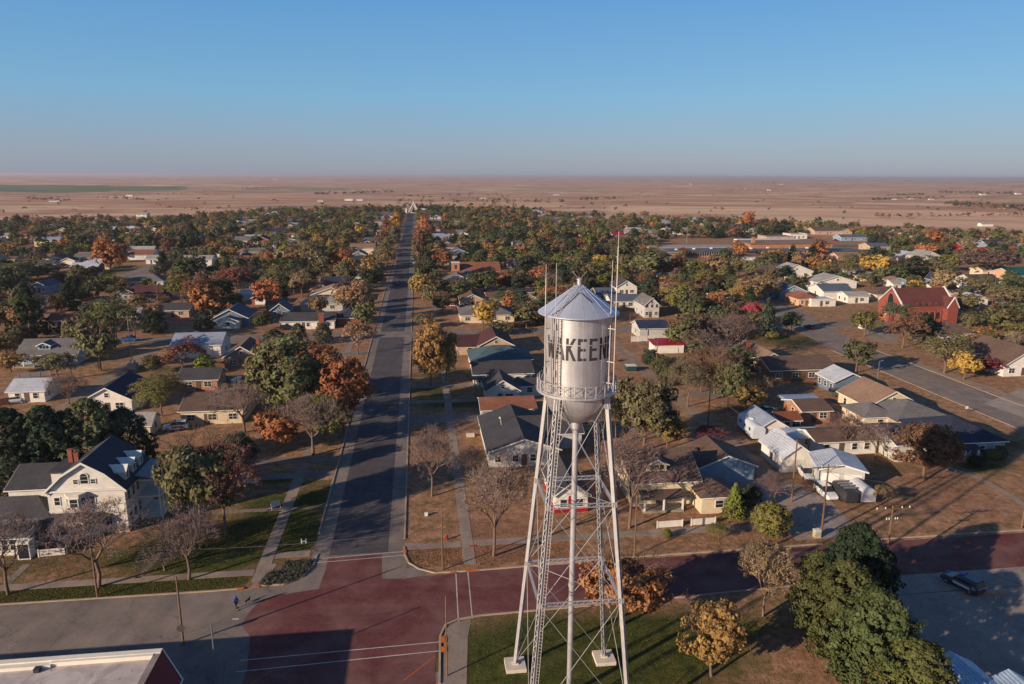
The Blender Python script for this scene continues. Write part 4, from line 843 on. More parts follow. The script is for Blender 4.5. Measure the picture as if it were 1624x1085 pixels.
def brick_church():
    ev, ri = 6.2, 5.2
    s0, t0 = g(1430.6, 486, ev); s1, _ = g(1538, 490, ev); d = 13; w = s1-s0
    r = loc_root('brick_church', 'red brick church with maroon roof, white gable copings and arched windows', 'church', s0, t0); HOUSES.append((*W((s0+s1)/2, t0+d/2), 20, 'church'))
    wm, rm, tr = wmat('redbrick'), roofmat('church_roof', lin(98,56,52)), M['trim']
    m = MB(); wall_shape(m, 'gx', 0, w, 0, d, ev, ri); m.build('wall', wm, r)
    m = MB(); roof_shape(m, 'gx', .5, w-.5, 0, d, ev, ri, .35, .2); rf = m.build('roof', rm, r)
    for x in (-.1, w-.3):
        m = MB()
        for y in (-.4, d+.4): m.prism([(x, y, ev-.1), (x, d/2, ev+ri+.4), (x, d/2, ev+ri+.75), (x, y, ev+.3)], (.5, 0, 0))
        m.build('coping', tr, r)
    # south cross gable at the east end, tower beside it
    m = MB(); wall_shape(m, 'gy', w*.78, w-.6, -2.6, d/2, ev-.4, 3.4); cg = m.build('cross_gable', wm, r); m = MB(); roof_shape(m, 'gy', w*.78, w-.6, -2.3, d/2, ev-.4, 3.4, .25); m.build('cross_roof', rm, cg)
    m = MB()
    for xe in (w*.78-.4, w-.2): m.prism([(xe, -2.75, ev-.6), ((w*.78+w-.6)/2, -2.75, ev+3.1), ((w*.78+w-.6)/2, -2.75, ev+3.45), (xe, -2.75, ev-.25)], (0, .35, 0))
    m.build('cross_coping', tr, cg)
    m = MB(); m.box(w-1.0, w+1.2, d*.55, d*.55+2.2, 0, ev+ri+.5); m.build('bell_tower', wm, r)
    # side aisle gablets and arched windows
    def arch(x, y, z, ww, hh, face=0):
        o = empty('window', (x, y, z), face, r); m = MB(); pts = [(-ww/2, -.05, 0), (ww/2, -.05, 0)] + [(ww/2*cos(a), -.05, hh+ww/2*sin(a)*1.3) for a in [pi*i/8 for i in range(9)]]
        m.prism(pts, (0, .1, 0)); m.build('pane', M['glass'], o)
        m = MB()
        for i in range(8): a, b = pi*i/8, pi*(i+1)/8; m.beam((ww*.55*cos(a), -.06, hh+ww*.55*sin(a)*1.3), (ww*.55*cos(b), -.06, hh+ww*.55*sin(b)*1.3), .1, .1, (0,1,0))
        m.build('arch', plain('red_stone', lin(176,120,108), .8), o)
    for i in range(5): arch(w*(.26+.11*i), 0, 1.6, 1.4, 1.6)
    m = MB()
    for i in range(4):
        x = w*(.3+.12*i); m.prism([(x-1.2, -.36, ev-.05), (x+1.2, -.36, ev-.05), (x, -.36, ev+1.1)], (0, 2.4, 0))
    m.build('gablet', rm, rf)
    m = MB(); m.box(-.02, w*.78, -.14, -.003, ev-.5, ev-.25)
    m.build('stone_band', plain('red_stone', lin(176,120,108), .8), r)
    for i in range(7): x = w*(.2+.11*i); m = MB(); m.box(x-.2, x+.2, -.3, -.003, 0, 4.4); m.build('buttress', wm, r)
    # west front
    arch(0, d*.5, 5.2, 3.0, 2.6, -pi/2); m = MB(); m.box(-2.0, 0, d*.28, d*.72, 0, 4.6); m.build('west_porch', wm, r)
    o = empty('door', (-2.0, d*.5, 0), -pi/2, r); m = MB(); m.prism([(-1.1, -.07, .2), (1.1, -.07, .2)]+[(1.1*cos(a), -.07, 2.3+1.1*sin(a)) for a in [pi*i/8 for i in range(9)]], (0, .09, 0)); m.build('door_leaf', plain('door_oak', lin(190,120,70), .6), o)
    m = MB()
    for i in range(8): a, b = pi*i/8, pi*(i+1)/8; m.beam((1.35*cos(a), -.1, 2.3+1.35*sin(a)), (1.35*cos(b), -.1, 2.3+1.35*sin(b)), .25, .2, (0,1,0))
    m.build('door_arch', tr, o)
brick_church()
def church_hall():
    ev = 4.2; s0, t0 = g(717, 437, 2.8); s1, _ = g(765, 436, 2.8); w = (g(789, 424, ev)[0]-s0)
    r = loc_root('church_hall', 'brown-roofed church hall with square brick bell tower at its corner', 'church', s0, t0); HOUSES.append((*W(s0+w/2, t0+10), 19, 'hall'))
    wm, rm = wmat('orange'), rmat('rust')
    m = MB(); wall_shape(m, 'gx', 1.5, w, 7, 22, ev, 3.2); m.build('wall', wm, r); m = MB(); roof_shape(m, 'gx', 1.5, w, 7, 22, ev, 3.2, .4); m.build('roof', rm, r)
    m = MB(); m.box(0, s1-s0+5, 0, 6.99, 0, 2.7); m.build('annex_wall', wm, r); m = MB(); m.prism([(-.4, -.5, 2.7), (-.4, 7, 4.1), (-.4, 7, 4.25), (-.4, -.5, 2.86)], (s1-s0+5.8, 0, 0)); m.build('annex_roof', rm, r)
    m = MB(); m.box(.2, 4.0, 6.4, 10, 0, 8.2); tw = m.build('tower', wm, r); m = MB(); m.box(.05, 4.15, 6.25, 10.15, 8.2, 8.45); m.build('tower_cap', M['trim'], tw); m = MB(); m.box(1.6, 2.6, 6.3, 6.42, 5.2, 7.2); m.build('louvre', M['dark'], tw)
    for i in range(5): window(r, w*.55+i*1.9, 6.95, 2.6, 1.1, 1.2)
    m = MB(); m.box(6.0, 9.6, 2.6, 5, 3.0, 4.5); dm = m.build('dormer', M['trim'], r)
    for k in range(4): m = MB(); m.box(6.2+k*.86, 6.9+k*.86, 2.55, 2.62, 3.6, 4.3); m.build('pane', M['glass'], dm)
    window(r, 2, -.04, 1.6, 1.4, 1.2); window(r, 8, -.04, 1.6, 1.4, 1.2)
church_hall()
def school():
    ev = 4.0; s0, t0 = g(1062, 399, ev); s1, _ = g(1160, 397, ev)
    r = loc_root('school', 'sprawling flat-roofed school with orange brick walls, dark window bands and gym block', 'school', s0, t0)
    for k in range(7): HOUSES.append((*W(s0+15+k*22, t0+14), 17, 'school'))
    br, gr = wmat('orange'), rmat('slate')
    def block(x0, x1, y0, y1, h, wm, rm, band=True):
        m = MB(); m.box(x0, x1, y0, y1, 0, h); w = m.build('wall', wm, r); m = MB(); m.box(x0-.5, x1+.5, y0-.7, y1+.5, h, h+.4); m.build('roof', rm, r)
        if band:
            m = MB(); m.box(x0+1, x1-1, y0-.05, y0+.02, 1.0, h-.5); b = m.build('window_band', M['glass'], w); m = MB(); n = int((x1-x0)/1.6)
            for i in range(n+1): x = x0+1+(x1-x0-2)*i/n; m.box(x-.06, x+.06, y0-.09, y0-.03, .95, h-.45)
            m.build('mullion', M['trim'], b)
    L = s1-s0
    block(0, L, 0, 15, ev, br, gr); block(-6, L+10, 17, 34, ev+.4, br, rmat('pale'), False); block(L+.6, L+16, -6, 14, ev-.4, br, rmat('tan'), False); block(-4, 6, -3, 13, 3.4, br, rmat('pale'), False)
    a = g(1206, 399, ev)[0]-s0; b = g(1284, 399, ev)[0]-s0; c = g(1350, 395, ev)[0]-s0
    block(a, b, -2, 12, 3.8, br, gr); block(L+17, a-1, 3, 16, 3.8, wmat('brick'), rmat('brown'), False); block(a+4, c-6, 18, 44, 6.6, br, rmat('tan'), False); block(b+1, c, -8, 10, 4.0, br, gr, False); block(c+1, c+16, -10, 2, 3.6, wmat('brick'), gr, False)
    m = MB()
    for i in range(9): x = 6+i*(c-10)/9; y = 5+3*(i % 3); m.box(x-.7, x+.7, y-.6, y+.6, ev+.4, ev+1.3)
    m.build('roof_unit', M['trim'], r); m = MB(); x = a+8; m.box(x-1, x+1, 22, 24, 6.6, 10.5); m.build('chimney', br, r)
    m = MB(); m.box(a+10, c-12, 46, 58, 6.2, 6.7); m.box(a+10, c-12, 46, 58, 0, 6.2); m.build('gym_wall', M['trim'], r)
school()
def aframe():
    x, y = G(656, 338); r = empty('aframe_church', (x, y, 0), GA); thing(r, 'white A-frame church with tall steep gable closing the end of the main street', 'church'); HOUSES.append((x, y, 18, 'aframe'))
    m = MB(); m.prism([(-6.5,0,0),(6.5,0,0),(0,0,12.5)], (0, 24, 0)); m.build('wall', wmat('palegrey'), r)
    m = MB()
    for e in (-1, 1): m.prism([(e*8.2,-.8,0),(e*6.8,-.8,0),(0,-.8,12.8),(0,-.8,14.8)], (0, 1.4, 0))
    m.prism([(-.6,-.5,13),(.6,-.5,13),(0,-.5,18)], (0, .8, 0)); m.build('gable_frame', M['trim'], r)
    m = MB()
    for e in (-1, 1): m.prism([(e*8.0,.7,0),(0,.7,13.8),(0,.7,14.2),(e*8.4,.7,0)], (0, 24, 0))
    m.build('roof', rmat('grey'), r)
    m = MB(); m.prism([(-3,-.1,1),(3,-.1,1),(0,-.1,9)], (0, .08, 0)); m.build('window', M['glass'], r)
    for e in (-1, 1): m = MB(); m.prism([(e*9,2,0),(e*26,2,0),(e*26,2,3.6),(e*9,2,6.5)], (0, 14, 0)); m.build('wing_wall', wmat('white'), r); m = MB(); m.prism([(e*9,1.5,6.5),(e*27,1.5,3.6),(e*27,1.5,3.9),(e*9,1.5,6.9)], (0, 15, 0)); m.build('wing_roof', rmat('pale'), r)
aframe()
def corner_building():
    z = 6.0; s1, t1 = g(258, 1028, z); r = loc_root('corner_building', 'flat-roofed corner building with white parapet and dark red slanted awning side', 'building', s1, t1)
    m = MB(); m.box(-38, -.3, -30, -.1, 0, z-.55); m.build('wall', wmat('brick'), r)
    def rr():
        mt, nt, b = newmat('flat_roof_membrane'); p = worldpos(nt); a = noise(nt, .35, 6, .65, p, .8); c = noise(nt, 1.6, 5, .7, p); v = noise(nt, 5, 3, .6, p)
        x = mixc(nt, ramp(nt, a, [(.4, K(0)), (.62, K(1))]), lin(196,184,178), lin(160,148,142)); x = mixc(nt, ramp(nt, c, [(.62, K(0)), (.68, K(.6))]), x, lin(128,100,84)); x = mixc(nt, ramp(nt, v, [(.7, K(0)), (.74, K(.6))]), x, lin(90,76,70))
        nt.links.new(x, b.inputs['Base Color']); b.inputs['Roughness'].default_value = .8; return mt
    m = MB(); m.box(-37.7, -.6, -29.7, -.7, z-.54, z-.45); m.build('roof', rr(), r)
    cr = plain('parapet_cream', lin(228,218,200), .6, 0, .1)
    m = MB(); m.box(-38, 0, -.62, 0, z-.55, z); m.box(-38, -9.5, -1.2, -.62, z-.5, z-.12); m.box(-9.6, -.6, -.95, -.62, z-.5, z-.05); m.build('north_parapet', cr, r)
    m = MB(); m.box(-.62, 0, -30, -.63, z-.55, z-.1); m.build('east_parapet', plain('weathered_parapet', lin(150,140,134), .7, 0, .3), r)
    m = MB(); m.prism([(.02, -.1, z-.06), (1.9, -1.2, 3.4), (1.9, -30, 3.4), (.02, -30, z-.06)], (0, 0, -.12)); m.build('slanted_awning', plain('awning_dark_red', lin(120,44,44), .7, 0, .12), r)
    m = MB(); m.prism([(.0, .05, z-.02), (1.95, -1.15, 3.4), (1.95, -1.15, 3.2), (.0, .05, z-.3)], (.05, -.25, 0)); m.beam((1.95,-1.2,3.36), (1.95,-30,3.36), .1, .14); m.build('awning_trim', M['trim'], r)
    m = MB(); m.box(-.15, 1.7, -29, -1.4, 0, 3.15); m.build('shopfront', wmat('palegrey'), r)
    m = MB(); m.box(-29.9, -29.5, -2.0, -1.2, z-.44, z-.1); m.build('roof_drain', M['dark'], r)
    m = MB(); a, b = g(60, 1056, z), 0; m.box(a[0]-s1-.25, a[0]-s1+.25, -1.75, -1.2, z-.45, z-.08); m.build('roof_vent', M['dark'], r)
corner_building()
def canopy():
    s0, t0 = g(1470, 1046, 3.0); r = loc_root('metal_canopy', 'pale blue metal roofed canopy at the bottom edge of the parking lot', 'canopy', s0, t0)
    for dx, dy, w in ((0, 0, 4.2), (4.3, -3.2, 3.4)):
        m = MB(); m.prism([(dx, dy, 2.9), (dx+w*.65, dy+.4, 3.3), (dx+w, dy-.9, 2.9), (dx+w, dy-9, 2.9), (dx, dy-9, 2.9)], (0, 0, .16)); rf = m.build('roof_panel', roofmat('canopy_metal', lin(176,196,214), True), r)
        m = MB()
        for x in (dx+.3, dx+w-.3): m.box(x-.08, x+.08, dy-1.2, dy-1.04, 0, 2.9)
        m.build('post', M['steelpole'], r)
canopy()
# ---------------------------------------------------------------- trees
def leaf_quads(C, rad, n_per, size, flat=0.0, seed=0, cz=5.0):
    """C clump centres (k,3), rad clump radii (k,), n_per leaves each; returns verts, faces, tone"""
    R = np.random.RandomState(seed); k = len(C); n = k*n_per
    ci = np.repeat(np.arange(k), n_per); d = R.normal(size=(n, 3)); d /= np.linalg.norm(d, axis=1)[:, None]
    r = R.rand(n)**.45; P = C[ci]+d*(r*rad[ci])[:, None]*np.array([1, 1, .8])
    rad_ = P-np.array([0, 0, cz]); rad_ /= (np.linalg.norm(rad_, axis=1)[:, None]+1e-6)
    nn = d*.75+rad_*.9+R.normal(size=(n, 3))*.42; nn /= np.linalg.norm(nn, axis=1)[:, None]
    a = np.cross(nn, R.normal(size=(n, 3))); a /= np.linalg.norm(a, axis=1)[:, None]; b = np.cross(nn, a); b /= np.linalg.norm(b, axis=1)[:, None]
    s = size*(.6+.8*R.rand(n))[:, None]; w = s*.62
    V = np.stack([P-a*s, P-b*w, P+a*s, P+b*w], 1).reshape(-1, 3); F = np.arange(4*n).reshape(-1, 4)
    ct = R.rand(k); tone = np.clip(ct[ci]*.75+.25*R.rand(n), 0, 1); return V, F, np.repeat(tone, 4)
def crown_pts(kind, k, R, H=10., Wd=8.):
    out = []; r = Wd/2
    if kind in ('round', 'tall', 'wide', 'sparse'):
        zc, rz = {'round': (.56, .44), 'tall': (.54, .47), 'wide': (.59, .41), 'sparse': (.57, .43)}[kind]; zc *= H; rz *= H
        nl = 9; L = []
        for i in range(nl):
            th = R.rand()*2*pi; ph = R.uniform(-.6, .95); q = math.sqrt(max(0, 1-ph*ph)); L.append(((q*cos(th)*.52*r), (q*sin(th)*.52*r), zc+ph*rz*.55, R.uniform(.38, .6)))
        L.append((0, 0, zc, .62))
        while len(out) < k:
            l = L[R.randint(len(L))]; d = R.normal(size=3); d /= np.linalg.norm(d); f = R.rand()**.28 if kind != 'sparse' else R.rand()**.6
            p = (l[0]+d[0]*l[3]*r*f, l[1]+d[1]*l[3]*r*f, l[2]+d[2]*l[3]*rz*1.05*f)
            if p[2] > .2*H and hypot(p[0]/r, p[1]/r) < 1.05: out.append(p)
    elif kind == 'juniper':
        while len(out) < k:
            z = R.rand(); rr = r*(sin(pi*min(1, (z+.12)/1.12))**.55)*(1-.15*z)*(.88+.12*sin(R.rand()*9)); th = R.rand()*2*pi; f = R.rand()**.22
            lump = 1+.13*sin(3*th+z*9)+.08*sin(5*th-z*14); out.append((rr*f*cos(th)*lump, rr*f*sin(th)*lump, H*(.06+.92*z)))
    elif kind == 'spruce':
        while len(out) < k:
            z = R.rand()**1.25; rr = r*(1-z)**.85*(.82+.18*((z*11) % 1.0 < .5)); th = R.rand()*2*pi; f = R.rand()**.35
            lump = 1+.12*sin(7*th+z*30); out.append((rr*f*cos(th)*lump, rr*f*sin(th)*lump, H*(.1+.9*z)-.5*f*(1-z)))
    elif kind == 'shrub':
        while len(out) < k:
            d = R.normal(size=3); d /= np.linalg.norm(d); f = R.rand()**.3; out.append((d[0]*r*f, d[1]*r*f, H*.5+d[2]*H*.48*f))
    return np.array(out)
def skeleton(seed, H=10., Wd=8., depth=5, bare=True):
    R = random.Random(seed); trunk = MB(); twig = MB(); tips = []
    def grow(p, d, l, r, lev):
        q = p+d*l
        mb = trunk if lev <= 2 else twig
        if lev > 2: r = max(r, .016)
        mid = p+d*(l*.5)+Vector((R.uniform(-1,1), R.uniform(-1,1), R.uniform(-.3,.3)))*l*.07
        n = 7 if lev == 0 else (5 if lev <= 2 else 3)
        mb.tube(p, mid, r, r*.82, n, cap=False); mb.tube(mid, q, r*.82, r*.6, n, cap=False)
        if lev >= depth: tips.append(q); return
        k = 4 if lev < 2 else (3 if lev < depth-1 else (5 if bare and depth > 4 else 4))
        for i in range(k):
            ang = 2*pi*(i+R.random()*.7)/k; spread = R.uniform(.38, .85) if lev > 0 else R.uniform(.45, .85)
            a = d.orthogonal().normalized(); b = d.cross(a); nd_ = (d*cos(spread)+(a*cos(ang)+b*sin(ang))*sin(spread)+Vector((0, 0, .18))).normalized()
            st = q if lev == 0 or i < 2 else p+d*(l*R.uniform(.55, .95)); grow(st, nd_, l*R.uniform(.62, .86), r*(.52 if lev else .5), lev+1)
    grow(Vector((0,0,0)), Vector((R.uniform(-.06,.06), R.uniform(-.06,.06), 1)).normalized(), H*.22, H*.02, 0)
    P = np.array([tuple(t) for t in tips]); ex = max(np.percentile(np.abs(P[:, 0]), 96), np.percentile(np.abs(P[:, 1]), 96)); zz = np.percentile(P[:, 2], 98)
    sx = Wd/2/ex; sz = H/zz
    for mb in (trunk, twig): mb.v = [(x*(sx if z > H*.16 else 1), y*(sx if z > H*.16 else 1), z*sz) for x, y, z in mb.v]
    return trunk, twig, [(t.x*sx, t.y*sx, t.z*sz) for t in tips]
TREES = {}   # kind -> list of (trunk mesh, crown mesh)
def drop(o): me = o.data; bpy.data.objects.remove(o); return me
def make_variants():
    for lod, fac in ((0, 1.0), (1, .22)):
        for kind, nv, k, npr, size, crad in (('round', 3, 300, 30, .21, .62), ('tall', 2, 300, 30, .21, .6), ('wide', 2, 330, 30, .21, .6), ('juniper', 3, 520, 34, .15, .42), ('spruce', 2, 420, 30, .16, .38), ('shrub', 2, 420, 26, .2, .6)):
            L = []
            for v in range(nv):
                R = np.random.RandomState(100*v+len(kind)*7+lod); kk = int(k*(.5 if lod else 1)); C = crown_pts(kind, kk, R); rd = crad*(.7+.6*R.rand(len(C)))*(1.25 if lod else 1)
                V, F, T = leaf_quads(C, rd, max(6, int(npr*fac*2)) if lod else npr, size*(1.75 if lod else 1), seed=v+3)
                cm = npmesh('crown', V, F, M['needle'] if kind in ('juniper', 'spruce') else M['leaf'], [('tone', 'POINT', 'FLOAT', T)])
                if kind in ('juniper', 'spruce', 'shrub'):
                    mb = MB(); mb.tube((0,0,0), (0,0,7.5), .24, .05, 7, cap=False)
                    for q in range(26):
                        a = q*2.4; z = 1+q*.26; l = 2.6*(1-z/9); mb.tube((0,0,z), (l*cos(a), l*sin(a), z+.5), .05, .015, 4, cap=False)
                    tm = drop(mb.build('trunk', M['bark']))
                else:
                    tr, tw, tips = skeleton(17*v+3, depth=4 if not lod else 3); tr.v += []; n0 = len(tr.v); tr.v += tw.v; tr.f += [tuple(i+n0 for i in f) for f in tw.f]; tr.m += tw.m; tm = drop(tr.build('trunk', M['bark'], smooth=True))
                L.append((tm, cm))
            TREES[(kind, lod)] = L
        # bare and half-bare trees: the crown is the twig work with a few clinging leaves
        for kind, nv in (('bare', 4), ('half', 3)):
            L = []
            for v in range(nv):
                tr, tw, tips = skeleton(51*v+9+len(kind), depth=6 if not lod else 5)
                tm = drop(tr.build('trunk', M['bark'], smooth=True)); R = np.random.RandomState(v+5); T = np.array(tips); n = len(T)
                Vt = np.array(tw.v); Fq = [f for f in tw.f]
                sel = T[R.rand(n) < (.12 if kind == 'bare' else .9)]
                V, F, tone = leaf_quads(sel+R.normal(size=sel.shape)*.12, np.full(len(sel), .38), (2 if kind == 'bare' else 6) if not lod else (2 if kind == 'bare' else 5), .1 if not lod else (.16 if kind == 'bare' else .22), seed=v)
                tm2 = npmesh('leaves', V, F, M['leaf'], [('tone', 'POINT', 'FLOAT', tone)])
                # twigs + leaves in one crown mesh with two materials
                me = bpy.data.meshes.new('crown'); nV = len(Vt); allF = Fq+[tuple(int(i)+nV for i in f) for f in F]; me.from_pydata([tuple(x) for x in Vt]+[tuple(x) for x in V], [], allF)
                me.materials.append(M['twig']); me.materials.append(M['leaf']); me.polygons.foreach_set('material_index', [0]*len(Fq)+[1]*len(F))
                at = me.attributes.new('tone', 'FLOAT', 'POINT'); at.data.foreach_set('value', np.concatenate([np.full(nV, .5), tone]).astype(np.float32)); me.update(); bpy.data.meshes.remove(tm2)
                L.append((tm, me))
            TREES[(kind, lod)] = L
make_variants()
TC = dict(gold=lin(142,112,52), olive=lin(106,102,66), green=lin(84,90,60), dkgreen=lin(60,70,52), orange=lin(158,96,42), rust=lin(138,78,44), russet=lin(120,80,52), yellow=lin(180,140,36), brown=lin(116,92,64), redbrown=lin(118,68,54),
          maroon=lin(104,40,52), red=lin(160,50,64), pine=lin(42,58,40), bluegreen=lin(56,70,58), yelgreen=lin(112,110,48), tanleaf=lin(142,114,78), mauve=lin(112,90,84), lime=lin(104,118,40), cedar=lin(76,82,42))
CW = dict(gold='golden', olive='olive', green='green', dkgreen='dark green', orange='orange', rust='rust orange', russet='russet', yellow='yellow', brown='brown', redbrown='red-brown', maroon='maroon', red='crimson', pine='dark pine green', bluegreen='blue-green', yelgreen='yellow-green', tanleaf='tan-leaved', mauve='mauve', lime='bright green', cedar='warm green')
KN = dict(round='leafy_tree', tall='leafy_tree', wide='leafy_tree', juniper='juniper_tree', spruce='spruce_tree', shrub='shrub', bare='bare_tree', half='sparse_tree')
PLANTED = []; PENDING = []
rt = random.Random(77)
def tree(x, y, h, w, kind, col, label=None, group=None, rz=None):
    D = hypot(x, y); lod = 0 if D < 190 else 1; L = TREES[(kind, lod)]; tm, cm = L[rt.randrange(len(L))]
    r = empty(KN[kind], (x, y, -.05), rt.random()*6.28 if rz is None else rz); r.scale = (w/8, w/8, h/10)
    t = bpy.data.objects.new('trunk' if kind != 'shrub' else 'stem', tm); COL.objects.link(t); t.parent = r
    c = bpy.data.objects.new('crown' if kind != 'shrub' else 'foliage', cm); COL.objects.link(c); c.parent = r
    b = TC[col]; j = lambda: rt.uniform(.88, 1.14); k = j(); c.color = (b[0]*k*j(), b[1]*k, b[2]*k*j(), 1)
    r['category'] = 'shrub' if kind == 'shrub' else 'tree'
    if group: r['group'] = group
    if label: r['label'] = label
    else: PENDING.append((r, x, y, h, w, kind, col))
    PLANTED.append((x, y, w/2)); return r
def T(u, vb, vt, wpx, kind, col, label=None):
    """base pixel (u,vb), top row vt, crown width in pixels"""
    x, y = G(u, vb); h = hg(u, vb, vt); D = math.sqrt(x*x+y*y+CH*CH); w = wpx*D*cos(atan2(abs(vb-542), FOC))/FOC
    return tree(x, y, max(1, h), w, kind, col, label)
# foreground and middle distance, one line per tree that can be told apart
T(1128,1073,952,102,'round','gold','small golden tree with pale trunk on the water tower lawn')
T(1210,978,868,86,'half','tanleaf','thin tan-leaved tree with pale trunk beside the brick street')
T(985,992,866,140,'round','orange','bushy orange tree directly behind the right tower legs')
T(1350,990,826,118,'juniper','pine','darkest and rearmost evergreen of the dense clump by the parking lot')
T(1292,985,872,92,'juniper','cedar','small warm green evergreen at the left end of the clump')
T(1330,1045,885,132,'juniper','cedar','broad evergreen in the middle of the dense clump by the parking lot')
T(1376,1100,930,140,'juniper','cedar','largest front evergreen of the dense clump')
T(1442,1150,1010,130,'juniper','cedar','evergreen cut by the bottom edge beside the blue canopy')
T(13,943,815,100,'bare','mauve','bare pale-trunked tree at the left edge of the mansion lawn')
T(157,931,795,128,'bare','mauve','thick-trunked bare tree in front of the mansion gable')
T(300,919,812,104,'bare','mauve','bare tree with whitish trunk alone on the street lawn')
T(322,850,668,122,'round','olive','big half-bare olive and russet tree right of the mansion')
T(358,848,712,112,'half','redbrown','red-brown thin-leaved tree behind the big half-bare one')
T(262,905,865,70,'bare','mauve','low tangled bare bush on the mansion lawn')
T(22,790,642,112,'juniper','dkgreen','dark evergreen at the left edge behind the mansion')
T(82,785,640,92,'juniper','dkgreen','second dark evergreen from the left behind the mansion')
T(150,770,630,110,'juniper','green','olive-lit evergreen behind the mansion chimneys')
T(205,760,645,86,'juniper','dkgreen','evergreen between mansion roof and small cream shed')
T(462,690,532,128,'wide','olive','huge olive-gold tree beside the shaded main street')
T(545,690,560,104,'round','rust','rust orange tree leaning over the shaded street')
T(505,640,525,92,'round','rust','rusty topped tree behind the huge olive-gold one')
T(430,640,545,70,'round','gold','golden tree against the taupe gabled house')
T(440,715,640,72,'round','orange','low orange tree under the huge olive-gold one')
T(522,705,616,82,'round','yelgreen','yellow-green tree in front of the rust orange street tree')
T(497,722,634,110,'bare','mauve','pinkish bare tree below the yellow-green one')
T(388,686,606,92,'bare','mauve','spreading bare tree in front of the long cream house')
T(378,770,682,70,'round','dkgreen','dark tree behind the big half-bare mansion tree')
T(436,552,522,44,'juniper','dkgreen','rounded dark evergreen left of two small ones by the brick chimney')
T(474,545,512,30,'juniper','dkgreen','small pointed evergreen left of the brick chimney')
T(513,545,512,32,'juniper','dkgreen','small pointed evergreen right of the brick chimney')
T(568,562,512,52,'half','tanleaf','pale olive street tree above the long street shadow')
T(565,514,448,56,'half','tanleaf','tall thinning grey-brown tree beside the main street')
T(258,660,594,66,'half','yelgreen','open yellow-green tree beside the navy-roofed white house')
T(290,594,540,56,'half','redbrown','reddish-brown tree in front of the white metal workshop')
T(326,592,560,34,'juniper','lime','bright green shrub-like evergreen beside the workshop')
T(240,592,562,40,'round','olive','olive bushes by the alley and transformer')
T(50,538,452,66,'spruce','pine','tall dark layered spruce near the left edge')
T(38,500,452,34,'round','olive','olive tree just behind the tall layered spruce')
T(130,560,494,48,'tall','olive','pale olive tree right of the tall spruce')
T(160,588,500,60,'round','olive','olive-brown tree overlapping the bungalow street')
T(187,548,484,56,'half','olive','olive and bare tree by the blue pickup')
T(215,540,480,48,'bare','mauve','bare mauve tree behind the blue pickup')
T(18,590,554,46,'round','gold','gold-green tree at the left edge above the white garage')
T(92,604,562,50,'half','olive','olive shrubby tree beside the bungalow yard')
T(112,650,592,50,'bare','mauve','low bare tree beside the white garage')
T(338,508,443,66,'round','orange','orange domed tree behind the slate blue porch house')
T(318,505,440,40,'half','russet','russet thinning tree left of the orange domed one')
T(424,498,440,46,'wide','orange','orange tree with forking dark trunk by the white metal shed')
T(375,470,425,50,'half','redbrown','red-brown tree between orange domes and blue building')
T(447,459,426,36,'round','green','round green tree below the blue building')
T(483,458,423,34,'tall','olive','olive tree at the left of the peach gabled house')
T(500,455,425,30,'round','green','green tree touching the peach gabled house roof')
T(582,460,423,46,'round','dkgreen','round dark green tree with orange back beside the main street')
T(178,444,377,50,'wide','orange','tall orange tree standing over the western green')
T(125,451,419,34,'juniper','green','rounded green juniper left of tall orange tree')
T(150,447,422,34,'juniper','dkgreen','low dark juniper touching the tall orange tree')
T(98,448,430,26,'shrub','redbrown','red-brown bush left of the green juniper')
T(298,450,398,60,'round','green','broad green tree north of the navy roofed houses')
T(60,440,415,80,'round','dkgreen','wide dark tree bank left of the western green')
T(20,455,418,70,'half','olive','olive-brown thicket tree at the left edge')
T(305,388,354,40,'spruce','pine','broad dark spruce in the northwestern blocks')
T(235,397,362,36,'round','olive','olive tree behind the small cream house with green-grey roof')
T(545,430,390,44,'round','orange','orange-brown tree right of the long grey ranch')
T(505,432,385,56,'half','olive','olive-grey tree by the orange-brown one')
T(530,428,400,46,'round','dkgreen','dark green tree in front of the orange-brown one')
T(512,392,368,36,'round','gold','golden tree in the middle of the western blocks')
T(683,612,505,62,'tall','gold','tall golden olive street tree on the right verge')
T(708,604,515,46,'round','gold','golden tree close behind the tall street tree')
T(672,520,496,40,'round','olive','olive tree right at the kerb beyond the golden pair')
T(765,524,468,56,'round','yellow','bright yellow-olive tree in front of the grey hip roof')
T(725,478,440,48,'round','green','rounded green tree beside the tan gabled house')
T(697,428,394,42,'wide','rust','rust red round tree at the corner by the hall')
T(815,470,430,44,'round','dkgreen','dark green tree right of the church annex')
T(800,466,428,36,'round','orange','golden-orange tree touching the church annex')
T(855,450,422,42,'round','orange','bright orange tree left of the aerials')
T(835,520,476,52,'round','olive','olive tree just left of the tank roof')
T(790,530,508,46,'shrub','olive','low olive shrubs in front of the grey hip roof house')
T(783,882,734,110,'bare','tanleaf','tall tan-twigged bare tree between pavement and tower leg')
T(685,787,682,82,'bare','mauve','small spreading bare street tree on the verge')
T(752,760,712,60,'bare','mauve','low bare tree near the slate roofed house')
T(998,838,690,104,'bare','mauve','tall leafless tree right of the tower legs by the cream house')
T(975,800,700,50,'bare','mauve','thin leafless tree close behind the right tower leg')
T(1020,715,588,100,'wide','olive','big olive and orange tree right of the tank bowl')
T(975,705,610,60,'half','russet','russet thinning tree against the balcony side of the tower')
T(1058,712,640,56,'round','gold','golden tree at the right of the big olive one')
T(950,720,625,50,'half','olive','olive tree behind the right tower legs')
T(1163,822,766,42,'spruce','lime','bright green pointed tree beside the pale blue garage')
T(1190,805,768,34,'shrub','dkgreen','dark green bush between garage and round bright bush')
T(1222,848,796,60,'shrub','yelgreen','round bright yellow-green bush beside the gravel drive')
T(1140,856,832,36,'half','yelgreen','small yellow-green sapling near the white fence')
T(1058,852,838,14,'shrub','yelgreen','tiny green sapling in front of the white fence')
